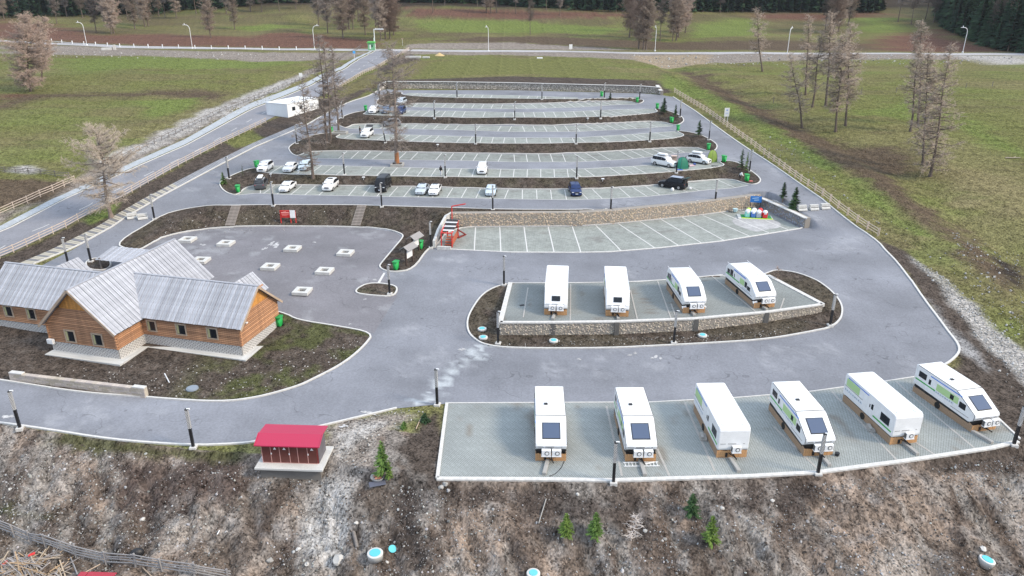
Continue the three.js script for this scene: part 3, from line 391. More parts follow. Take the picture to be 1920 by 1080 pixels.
lot([[481, 326.5], [645, 328.5], [835, 331.5], [960, 332.5], [1080, 333.5], [1185, 327.5], [1270, 321.5], [1365, 312.5]], [[489, 313], [542, 311], [592, 310], [705, 313], [830, 316], [960, 317.5], [1090, 317], [1185, 312], [1272, 306], [1345, 302]], .85);
lot([[584, 282], [705, 284.5], [740, 285.5], [960, 290], [1065, 289.5], [1185, 282.5], [1295, 274.5]], [[560, 293], [592, 297], [745, 300], [855, 301], [960, 304], [1080, 304], [1160, 300], [1222, 294], [1285, 286], [1330, 285]], .85, .82);
lot([[622, 260.5], [722, 263.5], [790, 266.5], [892, 268.5], [960, 269], [1080, 268.5], [1217, 263.5], [1291, 256.5]], [[645, 250], [730, 252], [960, 258.5], [1080, 258.5], [1185, 252], [1266, 246.5]], .85);
lot([[665, 232], [720, 232.5], [960, 237], [1080, 235.5], [1185, 230.5], [1237, 227]], [[651, 241], [752, 241.5], [855, 244], [960, 247.5], [1085, 247], [1185, 242], [1262, 236]], .85);
lot([[676, 217], [815, 219.5], [960, 220.5], [1125, 219.5], [1180, 215.5], [1237, 211.5]], [[690, 209], [765, 207.5], [855, 208.5], [960, 211], [1060, 210], [1160, 205.5], [1225, 203.5]], .9);
lot([[767, 194], [855, 195.5], [960, 196.5], [1125, 191.5], [1175, 189.5]], [[740, 201], [762, 200.5], [855, 203], [960, 204.5], [1085, 201.5], [1160, 196.5], [1194, 195.5]], .9);
lot([[754, 179.5], [855, 183.5], [960, 184.5], [1015, 185.5], [1084, 186]], [[766, 174.5], [850, 177], [960, 179], [1083, 183]], .9);
const busLot = lot([[846, 427], [960, 426], [1085, 425], [1150, 421], [1240, 412], [1310, 405], [1400, 393], [1420, 389]], [[818, 466], [845, 468], [960, 472.5], [1072, 473], [1140, 472], [1240, 464], [1350, 452], [1420, 441], [1500, 428]], .92, 1, 3.9);
struct('kerb', ribbon(gp([[830, 467], [960, 473.5], [1072, 474], [1140, 473], [1240, 465], [1350, 453], [1420, 442], [1500, 429], [1510, 424], [1508, 418]]), .25, .10, -.1), M.kerb);
{ // pale wash-down stain in front of the sorting station
  struct('cement_stain', drape(chaikin(gp([[1372, 412], [1386, 404], [1400, 412], [1440, 410], [1465, 418], [1462, 428], [1440, 430], [1420, 436], [1400, 430], [1385, 424], [1376, 420]])), .045, (x, d) => { const v = .30 + .22 * fbm(x * 1.2, d * 1.2, 110); return [v, v, v * 1.02]; }), M.paver);
}
// front lot of perforated pavers
const frontCol = (x, d) => { const n = fbm(x * .3, d * .3, 121), v = .47 * (.78 + .45 * n); let c = [v * .92, v * 1.0, v * .99]; return mix(c, [.26, .19, .13], sstep(.66, .8, fbm(x * .9, d * .25, 123)) * .5); };
struct('parking_lot', drape(gp([[838, 757], [1100, 755.5], [1220, 755], [1377, 747], [1522, 735], [1660, 716], [1712, 708], [1755, 697], [1800, 715], [1911, 820], [1905, 826], [1860, 838], [1700, 862], [1533, 884], [1400, 892], [1150, 899], [1000, 898], [820, 897]]), .04, frontCol), M.grid);
struct('kerb', ribbon(gp([[838, 757], [820, 898]]), .3, .16, -.3), M.kerb); struct('kerb', ribbon(gp([[819, 899], [1000, 900], [1150, 902], [1400, 894.5], [1533, 887], [1700, 865], [1860, 841], [1908, 829]]), .42, .16, -.5), M.kerb);
struct('kerb', ribbon(gp([[838, 756], [1100, 754.8], [1220, 754.2], [1377, 746], [1522, 734], [1660, 715], [1712, 707], [1750, 697]]), .14, .06, -.1), M.kerb);
struct('kerb', ribbon(gp([[1800, 716], [1912, 824]]), .2, .14, -.2), M.kerb);
{ // divider strips between the trailer pitches
  for (const [a, b] of [[[1137, 762], [1166, 893]], [[1213, 800], [1255, 893]], [[1284, 756], [1340, 884]], [[1440, 745], [1500, 850]], [[1560, 735], [1680, 862]], [[1450, 800], [1537, 884]], [[1640, 780], [1752, 853]], [[1680, 716], [1828, 842]]]) struct('divider_strip', ribbon(gp([a, b]), .2, .055, -.05), M.conc);
}
// island lot on its stone wall
{
  const sh = new THREE.Shape(isleLot.map(p => new THREE.Vector2(p[0], -p[1]))), g = new THREE.ShapeGeometry(sh); g.rotateX(-Math.PI / 2); g.translate(0, 2.235, 0);
  // finer sheet for colour variation
  const o = flat(g), fine = []; const sub = (a, b, c, n) => { if (!n) { fine.push(...a, ...b, ...c); return; } const m = (p, q) => p.map((v, i) => (v + q[i]) / 2), ab = m(a, b), bc = m(b, c), ca = m(c, a); sub(a, ab, ca, n - 1); sub(ab, b, bc, n - 1); sub(ca, bc, c, n - 1); sub(ab, bc, ca, n - 1); };
  const P = o.attributes.position; for (let i = 0; i < P.count; i += 3) sub([0, 1, 2].map(k => P.getComponent(i, k)), [0, 1, 2].map(k => P.getComponent(i + 1, k)), [0, 1, 2].map(k => P.getComponent(i + 2, k)), 5);
  const q = new THREE.BufferGeometry(); q.setAttribute('position', new THREE.Float32BufferAttribute(fine, 3)); setUV(q, (x, y, z) => [x, z]); q.computeVertexNormals(); const c = []; for (let i = 0; i < fine.length; i += 3) c.push(...frontCol(fine[i], -fine[i + 2]).map(v => v * .8)); q.setAttribute('color', new THREE.Float32BufferAttribute(c, 3));
  struct('parking_lot', q, M.grid);
  const z22 = () => 2.2;
  for (const [a, b, w] of [[[957, 531], [938, 606], .55], [[1440, 517], [1543, 571.5], .55], [[957, 531], [1067, 531], .14], [[1067, 531], [1200, 528.5], .14], [[1200, 528.5], [1310, 520], .14], [[1310, 520], [1355, 515.5], .14]]) struct('kerb', ribbon([a, b].map(([x, y]) => at(x, y, 2.2)).map(p => [p.x, p.z]), w, w > .3 ? .14 : .08, -.3, false, 0, z22), M.kerb);
  for (const [a, b] of [[[990, 540], [981, 596]], [[1070, 534], [1069, 602]], [[1182, 545], [1195, 600]], [[1233, 528], [1258, 598]], [[1258, 570], [1268, 598]], [[1335, 519], [1420, 588]], [[1470, 560], [1463, 580]]]) struct('divider_strip', ribbon([a, b].map(([x, y]) => at(x, y, 2.2)).map(p => [p.x, p.z]), .16, .045, 0, false, 0, () => 2.235), M.conc);
}
// ---------------------------------------------------------------- walls of rubble stone
const stoneGeos = [0, 1, 2].map(k => { const g = new THREE.IcosahedronGeometry(1, 1), p = g.attributes.position, r = rng(90 + k), m = {}; for (let i = 0; i < p.count; i++) { const key = [p.getX(i), p.getY(i), p.getZ(i)].map(v => v.toFixed(2)).join(); const s = m[key] ??= .72 + .45 * r(); p.setXYZ(i, p.getX(i) * s, p.getY(i) * s, p.getZ(i) * s); } g.computeVertexNormals(); return g; });
function scatter(name, parent, list, mt) { // list of {p, s:[x,y,z], q, c}
  for (let v = 0; v < 3; v++) { const l = list.filter((_, i) => i % 3 === v); if (!l.length) continue; const im = new THREE.InstancedMesh(stoneGeos[v], mt, l.length), m = new THREE.Matrix4(); l.forEach((s, i) => { im.setMatrixAt(i, m.compose(s.p, s.q, V(...s.s))); im.setColorAt(i, s.c); }); im.name = name; im.castShadow = im.receiveShadow = true; im.userData.kind = 'stuff'; parent.add(im); }
}
const rq = () => new THREE.Quaternion().setFromEuler(new THREE.Euler(rr(0, 6.3), rr(0, 6.3), rr(0, 6.3)));
function stoneWall(label, path, hTop, hBot, th, tone, capW, size = .2) { // path: world [x,z] along the visible face, face to the right of travel seen from above = towards +normal
  const o = thing('stone_retaining_wall', label, 'stone wall'); const p = resample(path, .8, false), list = []; const pos = [];
  const nrm = i => { const a = p[Math.max(0, i - 1)], b = p[Math.min(p.length - 1, i + 1)], l = Math.hypot(b[0] - a[0], b[1] - a[1]); return [-(b[1] - a[1]) / l, (b[0] - a[0]) / l]; };
  const lo = p.map(([x, z], i) => { const n = nrm(i); return hBot(x + n[0] * .4, z + n[1] * .4, i / (p.length - 1)); }), hi = p.map(([x, z], i) => hTop(x, z, i / (p.length - 1)));
  const geo = []; for (let i = 0; i + 1 < p.length; i++) { const n0 = nrm(i), n1 = nrm(i + 1), A = p[i], B = p[i + 1]; const f = (q, n, t, y) => V(q[0] - n[0] * t, y, q[1] - n[1] * t);
    geo.push(slab([f(A, n0, 0, lo[i] - .5), f(B, n1, 0, lo[i + 1] - .5), f(B, n1, 0, hi[i + 1]), f(A, n0, 0, hi[i])], th));
    const L = Math.hypot(B[0] - A[0], B[1] - A[1]), H = (hi[i] + hi[i + 1] - lo[i] - lo[i + 1]) / 2; const cnt = Math.round(L * H / (size * size * 1.15));
    for (let k = 0; k < cnt; k++) { const t = R(), y = lerp(lo[i], lerp(lo[i], hi[i], 1), R() ** .9), s = size * rr(.38, .85), g = rr(.24, .52) * tone[3]; list.push({ p: V(lerp(A[0], B[0], t) - n0[0] * .02, Math.min(y, hi[i] - .06), lerp(A[1], B[1], t) - n0[1] * .02), s: [s, s * rr(.55, .85), s * .6], q: new THREE.Quaternion().setFromEuler(new THREE.Euler(rr(-.2, .2), Math.atan2(n0[0], n0[1]) + rr(-.2, .2), rr(-.5, .5))), c: C(g * tone[0] * rr(.97, 1.05), g * tone[1], g * tone[2] * rr(.94, 1.04)) }); } }
  mesh('wall_core', merge(geo), M.mortar, o); scatter('stones', o, list, M.stone);
  if (capW) { const cap = ribbon(path, capW, .10, -.02, false, -.0, (x, z) => { let b = 0, bd = 1e9; p.forEach((q, i) => { const d = (q[0] - x) ** 2 + (q[1] - z) ** 2; if (d < bd) { bd = d; b = i; } }); return hi[b]; }); mesh('coping', cap, M.kerb, o); }
  return o;
}
const gl = (pts, L) => pts.map(([x, y]) => { const p = at(x, y, L); return [p.x, p.z]; });
{
  const front = gl([[938, 606], [1037, 606], [1157, 604.5], [1220, 602], [1303, 599], [1434, 587], [1530, 574], [1543, 571.5]], 2.2);
  const w = stoneWall('low rubble stone wall holding up the island of four white trailers', front, () => 2.2, (x, z) => Hm(x, z + .8) - .1, .95, [1.08, .97, .83, 1.2], 0, .19);
  mesh('coping', ribbon(front, .45, .14, -.02, false, -.12, () => 2.2), M.kerb, w);
  for (const px of [1037, 1157, 1306, 1438]) { const p = at(px, px > 1400 ? 587 : px > 1250 ? 599 : 605.5, 2.2); mesh('drain_channel', bx(.55, 1.7, .14, p.x, .55, p.z + .05), M.concDark, w); }
  const right = gl([[1543, 571.5], [1538, 568.7], [1500, 548.5], [1440, 517]], 2.2); stoneWall('sloping end wall of rubble stone at the right of the trailer island', right.slice(0, 4), () => 2.2, (x, z) => Math.min(2.1, Hm(x + .8, z)), .5, [1, .97, .9, 1.1], 0, .24);
  const left = gl([[957, 531], [938, 606]], 2.2); stoneWall('short stone side wall at the left of the trailer island', left, () => 2.2, (x, z) => Math.min(2.1, Hm(x - .8, z)), .5, [.9, .88, .85, 1], 0, .24);
  const bus = gl([[846, 426], [960, 425], [1085, 424], [1150, 420], [1240, 411], [1310, 404], [1400, 392], [1424, 388]], 2.45);
  stoneWall('long curved tan rubble wall behind the wide parking bays', bus, () => 4.72, () => 2.4, 1.15, [1.2, .98, .76, 1.15], 0, .20);
  const side = gl([[1423, 388], [1450, 400], [1480, 414], [1508, 428]], 2.45); stoneWall('blue-grey rubble side wall beside the recycling bins', side.slice().reverse().reverse(), () => 4.12, () => 2.4, .9, [.85, .92, 1.05, 1.0], .7, .26);
  const b5 = gl([[725, 166], [840, 166.5], [960, 168], [1080, 171], [1200, 174], [1237, 177]], 9.9); stoneWall('long pale stone wall along the topmost parking terrace', b5, (x, z, t) => 11.9 - t * .15, () => 9.85, 1.25, [1.1, 1.03, .94, 1.35], .7, .26);
  stoneWall('short stone return wall at the left end of the topmost terrace', gl([[711, 173], [725, 166]], 9.9), () => 11.85, () => 9.85, .5, [1.1, 1.05, 1, 1.6], .6, .32);
  stoneWall('short curved stone end wall at the right end of the topmost terrace', gl([[1231, 172], [1238, 178.5]], 9.9), (x, z, t) => 11.7 - t * .6, () => 9.8, .8, [1.1, 1.08, 1.05, 1.4], .9, .32);
}
{ // coursed block wall beside the lower road
  const a = at(20, 715, .1), b = at(273, 745, .1), L = a.distanceTo(b), o = thing('block_wall', 'low wall of pale squared stone blocks beside the road below the log house', 'block wall', V(a.x, .0, a.z), -Math.atan2(b.z - a.z, b.x - a.x));
  mesh('wall_core', bx(L, 1.02, .42, L / 2, 0, -.26), mat(.62, .56, .47, .95, { map: tConc }), o); const g = bx(1, 1, 1), ms = [.50, .60, .66, .56].map((v, i) => mat(v, v * .88, v * (.72 + .03 * i), .95, { map: tConc }));
  for (let r = 0; r < 5; r++) { let x = 0; while (x < L - .1) { const w = Math.min(rr(.45, .85), L - x); const m = mesh('stone_block', g, ms[R() * 4 | 0], o); m.scale.set(w - .035, .185, .46 + rr(0, .06)); m.position.set(x + w / 2, r * .205 + .02, -.22); x += w; } }
  mesh('end_cap', merge([rb(1.6, .14, .5, .03, .8, 1.03, -.25), rb(1.4, .14, .5, .03, L - .7, 1.03, -.25)]), M.kerb, o);
}
// ---------------------------------------------------------------- log house
{
  const IN = at(274, 643, .55), o = thing('log_house', 'log house with grey board roofs and a stone plinth in two wings', 'log house', V(IN.x, .5, IN.z), -14.5 * Math.PI / 180);
  const F = 1.2, EV = 3.3, W0 = -8.9, ZF = 4.1, ZB = -12.5, WX = 12.6, WZ = -7.6, LX = -20.3, LZ = .95, LZB = -6.7;
  const MX = W0 / 2, MR = 8.0, mS = (MR - 3.25) / 4.9;
  // plinth and bricks
  const fnd = []; const cz = (x0, x1, z0, z1) => fnd.push(bx(x1 - x0, F + .6, z1 - z0, (x0 + x1) / 2, -.6, (z0 + z1) / 2)); cz(W0, 0, ZB, ZF); cz(0.001, WX, WZ, 0); cz(LX, W0 - .001, LZB, LZ);
  mesh('plinth', merge(fnd), mat(.10, .095, .09, .95), o);
  const br = []; const brickRun = (x0, z0, x1, z1) => { const L = Math.hypot(x1 - x0, z1 - z0), ux = (x1 - x0) / L, uz = (z1 - z0) / L, ry = -Math.atan2(uz, ux); for (let r = 0; r < 7; r++) { let s = r % 2 ? -.22 : 0; while (s < L) { const a = Math.max(0, s), e = Math.min(L, s + .44); if (e - a > .08) br.push(bx(e - a - .07, .115, .06 + rr(0, .03), x0 + ux * (a + e) / 2, .06 + r * .165, z0 + uz * (a + e) / 2, 0, ry)); s += .46; } } };
  brickRun(W0, ZF, 0, ZF); brickRun(0, ZF, 0, 0); brickRun(0, 0, WX, 0); brickRun(WX, 0, WX, WZ); brickRun(LX, LZ, W0, LZ); brickRun(W0, ZF, W0, LZ);
  const pb = mesh('plinth_bricks', merge(br), mat(.80, .78, .76, .9, { map: tConc }), o); pb.userData.kind = 'stuff';
  // concrete apron
  const ap = mesh('apron', merge([bx(9.9, .3, 1.15, -4.05, -.25, ZF + .58), bx(.95, .301, 4.35, .48, -.252, 2.6), bx(13.2, .298, .85, 6.45, -.253, .45), bx(.9, .302, 11.2, 13.05, -.25, -4.7), bx(11.5, .3, .9, -14.7, -.25, LZ + .45), bx(3.2, .3, 3, 13.2, -.256, -9.2)]), M.concLight, o);
  // logs
  const D = .215, lg = new THREE.CylinderGeometry(D / 2 * .93, D / 2 * .93, 1, 8); const lm = [.78, 1, 1.2, .9].map(k => mat(.62 * k, .33 * k, .18 * k, .7, { map: tWood }));
  const logWall = (x0, z0, x1, z1, y0, y1, shrink) => { const L = Math.hypot(x1 - x0, z1 - z0), ux = (x1 - x0) / L, uz = (z1 - z0) / L; for (let y = y0 + D / 2, k = 0; y < y1; y += D, k++) { let a = -.18, b = L + .18; if (shrink && y > EV) { const t = shrink(y); a = t; b = L - t; } if (b - a < .6) break; const m = mesh('log', lg, lm[R() * 4 | 0], o); m.scale.set(1, b - a, 1); const s = (a + b) / 2; m.position.set(x0 + ux * s, y, z0 + uz * s); m.rotation.set(0, -Math.atan2(uz, ux), Math.PI / 2, 'YXZ'); } };
  const mg = y => (y - 3.5) / mS, wS = (6.9 - 3.4) / 4.05, wg = y => (y - 3.55) / wS;
  logWall(W0, ZF, 0, ZF, F, 5.5, mg); logWall(0, ZF, 0, 0, F, EV + .2); logWall(0, 0, WX, 0, F, EV + .2); logWall(WX, 0, WX, WZ, F, 4.7, wg); logWall(LX, LZ, W0, LZ, F, EV + .2); logWall(LX, LZB, LX, LZ, F, 4.7, wg); logWall(W0, ZF, W0, LZ, F, EV);
  mesh('inner_wall', merge([bx(8.6, 2.3, 16.2, MX, F, -4.2), bx(WX - .3, 2.3, -WZ - .3, WX / 2, F, WZ / 2), bx(11.2, 2.3, LZ - LZB - .3, (LX + W0) / 2, F, (LZ + LZB) / 2)]), mat(.50, .27, .15, .9), o);
  mesh('inner_gable', merge([extrude([[W0 + .3, 3.3], [-.3, 3.3], [MX, 7.75]], 16.2).translate(0, 0, -4.2), extrude([[.15, 3.3], [-WZ - .15, 3.3], [3.8, 6.7]], 15).rotateY(-Math.PI / 2).scale(1, 1, -1).translate(4.6, 0, 0), extrude([[-.8, 3.3], [6.55, 3.3], [2.9, 6.65]], 16).rotateY(-Math.PI / 2).scale(1, 1, -1).translate(-12.0, 0, 0)]), mat(.50, .27, .15, .9), o);
  // gable boards, upright
  const gb = (n, fn) => { for (let i = 0; i < n; i++) fn(i / n, (i + 1) / n); }; const gm = [.9, 1, 1.1].map(k => mat(.78 * k, .36 * k, .085 * k, .7, { map: tWood }));
  const upright = (x0, x1, y0, y1, m) => extrude([[x0 + .006, y0], [x1 - .006, y0], [x1 - .006, y1(x1)], [x0 + .006, y1(x0)]], .05);
  { const w = 4.4 - (5.45 - 3.3) / mS, top = x => 7.9 - Math.abs(x) * mS; gb(18, (a, b) => { const g = upright(lerp(-w, w, a), lerp(-w, w, b), 5.45, x => Math.max(5.46, top(x) - .05)); g.translate(MX, 0, ZF - .02); mesh('gable_board', g, gm[R() * 3 | 0], o); }); }
  { const w = 3.8 - (4.65 - 3.4) / wS, top = x => 6.85 - Math.abs(x) * wS; gb(16, (a, b) => { const g = upright(lerp(-w, w, a), lerp(-w, w, b), 4.65, x => Math.max(4.66, top(x) - .05)); g.rotateY(Math.PI / 2); g.translate(WX - .02, 0, WZ / 2); mesh('gable_board', g, gm[R() * 3 | 0], o); }); }
  // roofs: a deck for each slope, boards one by one on the slopes in view
  const bg = bx(1, 1, 1), rm = [.86, .94, 1, 1.06, 1.14].map((k, i) => mat(.53 * k, .545 * k, .60 * k, .55, { map: tWood }));
  function slope(a, b, down, run, drop, boards = true, w = .3) { // ridge a -> b
    const u = b.clone().sub(a), L = u.length(); u.normalize(); const v = V(down.x * run, -drop, down.z * run), S = v.length(); v.normalize(); const n = u.clone().cross(v); if (n.y < 0) n.negate(); const bas = new THREE.Matrix4().makeBasis(u, n, u.clone().cross(n)); const q = new THREE.Quaternion().setFromRotationMatrix(bas);
    const c = a.clone().addScaledVector(u, L / 2).addScaledVector(v, S / 2);
    const roof = mesh('roof', new THREE.BoxGeometry(L, .08, S), boards ? M.concDark : rm[2], o); roof.position.copy(c); roof.quaternion.copy(q);
    if (boards) { const N = Math.round(L / w), st = L / N; for (let i = 0; i < N; i++) { const m = mesh('roof_board', bg, rm[R() * 5 | 0], roof); m.scale.set(st * rr(.86, .95), .05, S * rr(.995, 1.012)); m.position.set(-L / 2 + (i + .5) * st, .035 + (i % 2) * .035 + rr(0, .008), 0); } }
    return roof;
  }
  slope(V(MX, MR, ZF + .65), V(MX, MR, -13), V(1, 0, 0), 4.95, 4.75); slope(V(MX, MR, ZF + .65), V(MX, MR, -13), V(-1, 0, 0), 4.95, 4.75, false);
  slope(V(-3.2, 6.9, WZ / 2), V(13.1, 6.9, WZ / 2), V(0, 0, 1), 4.15, 3.5); slope(V(-3.2, 6.9, WZ / 2), V(13.1, 6.9, WZ / 2), V(0, 0, -1), 4.3, 3.62, false);
  slope(V(-20.9, 6.9, -2.9), V(-5.6, 6.9, -2.9), V(0, 0, 1), 4.2, 3.5); slope(V(-20.9, 6.9, -2.9), V(-5.6, 6.9, -2.9), V(0, 0, -1), 4.3, 3.6, false);
  slope(V(7.2, 5.2, -6.2), V(7.2, 5.2, -11.5), V(1, 0, 0), 2, 2.0); slope(V(7.2, 5.2, -6.2), V(7.2, 5.2, -11.5), V(-1, 0, 0), 2, 2.0, false);
  slope(V(-17.9, 5.15, -5), V(-17.9, 5.15, -10.6), V(1, 0, 0), 1.9, 1.7); slope(V(-17.9, 5.15, -5), V(-17.9, 5.15, -10.6), V(-1, 0, 0), 1.9, 1.7, false);
  mesh('porch_wall', merge([bx(3.2, 4.2, 3.6, 7.2, -.3, -9.3), bx(3, 4.2, 3.5, -17.9, -.3, -8.5)]), lm[1], o);
  mesh('ridge_cap', merge([bar(V(MX, MR + .07, ZF + .7), V(MX, MR + .07, -13.05), .3, .08), bar(V(-3.3, 6.98, WZ / 2), V(13.15, 6.98, WZ / 2), .3, .08), bar(V(-20.95, 6.98, -2.9), V(-5.5, 6.98, -2.9), .3, .08)]), rm[1], o);
  for (const s of [-1, 1]) { mesh('barge_board', bar(V(MX, MR - .06, ZF + .68), V(MX + s * 4.97, 3.2, ZF + .68), .06, .26), M.woodPale, o); }
  mesh('barge_board', bar(V(13.12, 6.84, WZ / 2), V(13.12, 3.3, WZ / 2 + 4.2), .06, .24), M.woodPale, o); mesh('barge_board', bar(V(13.12, 6.84, WZ / 2), V(13.12, 3.2, WZ / 2 - 4.35), .06, .24), M.woodPale, o);
  // windows
  function win(x, y, z, ry, w = 1.15, h = 1.25) { const f = mesh('window', merge([bx(w + .3, .14, .16, 0, -.14, 0), bx(w + .3, .14, .16, 0, h, 0), bx(.15, h, .16, -w / 2 - .075, 0, 0), bx(.15, h, .16, w / 2 + .075, 0, 0)]), M.woodPale, o); f.position.set(x, y, z); f.rotation.y = ry; mesh('pane', bx(w, h, .05, 0, 0, -.0), M.glass, f); mesh('sash', merge([bx(.05, h, .07, -w * .17, 0, .01), bx(w, .05, .07, 0, 0, .012), bx(w, .05, .07, 0, h - .05, .012)]), M.dark, f); mesh('curtain', bx(w * .22, h * .9, .02, -w / 2 + w * .13, .05, .035), mat(.42, .40, .22, .9), f); }
  win(-5.95, F + .35, ZF + .1, 0); win(-2.35, F + .35, ZF + .1, 0); win(1.35, F + .65, .1, 0, 1.0, 1.15); win(5.2, F + .65, .1, 0, 1.1, 1.15); win(9.2, F + .65, .1, 0, 1.15, 1.15);
  for (const x of [-11.0, -14.3, -17.6]) win(x, F + .75, LZ + .1, 0, 1.05, 1.2);
  mesh('corner_post', merge([0, 1, 2, 3, 4, 5, 6].flatMap(k => [bx(.22, .14, .3, .05, F + .1 + k * .33, ZF + .1), bx(.3, .14, .22, WX + .08, F + .1 + k * .33, .06)])), lm[2], o);
  mesh('outdoor_unit', merge([rb(.8, .55, .35, .04, W0 + .3, F - .15, ZF + .35), cyl(.2, .2, .38, W0 + .3, F + .1, ZF + .35, 16, Math.PI / 2)]), M.whiteMatt, o);
  mesh('wall_lamp', merge([rb(.22, .14, .3, .03, WX + .35, 3.6, -1.0), bx(.3, .05, .05, WX + .2, 3.65, -1.0)]), M.whiteMatt, o);
  // canopy behind the house
  const wp = (x, y, z) => V(x, y, z).applyEuler(new THREE.Euler(0, -14.5 * Math.PI / 180, 0)).add(o.position);
  const cn = thing('canopy', 'low canopy of weathered grey boards behind the tall gable of the log house', 'canopy', wp(-14, 0, -16.7), -14.5 * Math.PI / 180);
  for (const [x, z] of [[-5, -1.5], [5, -1.5], [-5, 1.6], [5, 1.6]]) mesh('post', bx(.18, 3.4, .18, x, 0, z), M.woodOld, cn);
  for (let i = 0; i < 26; i++) { const m = mesh('roof_board', bg, rm[R() * 5 | 0], cn); m.scale.set(.4, .05, 3.7); m.rotation.x = .2; m.position.set(-5.4 + i * .43, 3.5 + (i % 2) * .04, 0); }
}
{ // small oval bed behind the house
  const q = chaikin(gp([[160, 493], [172, 486], [186, 485], [204, 488], [209, 496], [204, 504], [190, 508], [165, 506]])); struct('planting_island', drape(q, .1, soilCol(.9, .3)), M.soil); struct('kerb', ribbon(q, .2, .17, -.1, true), M.kerb);
}
// ---------------------------------------------------------------- trailers
const lettering = (() => { const c = document.createElement('canvas'); c.width = 256; c.height = 32; const x = c.getContext('2d'); x.fillStyle = '#cfd8e2'; x.fillRect(0, 0, 256, 32); x.fillStyle = '#1b2733'; x.font = 'bold 22px sans-serif'; [...'AVELOMARK'].forEach((ch, i) => x.fillText(ch, 6 + i * 28, 24)); const t = new THREE.CanvasTexture(c); t.colorSpace = THREE.SRGBColorSpace; return t; })();
const mLet = new THREE.MeshStandardMaterial({ map: lettering, roughness: .5, side: THREE.DoubleSide }), mBlue = mat(.02, .16, .62, .4), mLime = mat(.42, .62, .30, .5), mGreen = mat(.03, .36, .05, .4), mSkirtLit = mat(.78, .43, .20, .85, { map: tWood }), mSkirtShade = mat(.50, .355, .24, .9, { map: tWood }), mSide = mat(.66, .74, .82, .35);
function acUnit(parent, x, y, z) { const a = mesh('air_conditioner', merge([rb(.80, .58, .34, .03, x, y, z), bx(.84, .05, .4, x, y - .05, z)]), M.metal, parent); mesh('fan_grille', merge([cyl(.2, .2, .03, x + .06, y + .3, z + .18, 20, Math.PI / 2)]), M.dark, a); mesh('fan_hub', merge([cyl(.14, .14, .03, x + .06, y + .3, z + .19, 16, Math.PI / 2), cyl(.05, .05, .04, x + .06, y + .3, z + .195, 10, Math.PI / 2)]), M.whiteMatt, a); mesh('side_panel', bx(.02, .48, .28, x - .405, y + .05, z), M.concDark, a); }
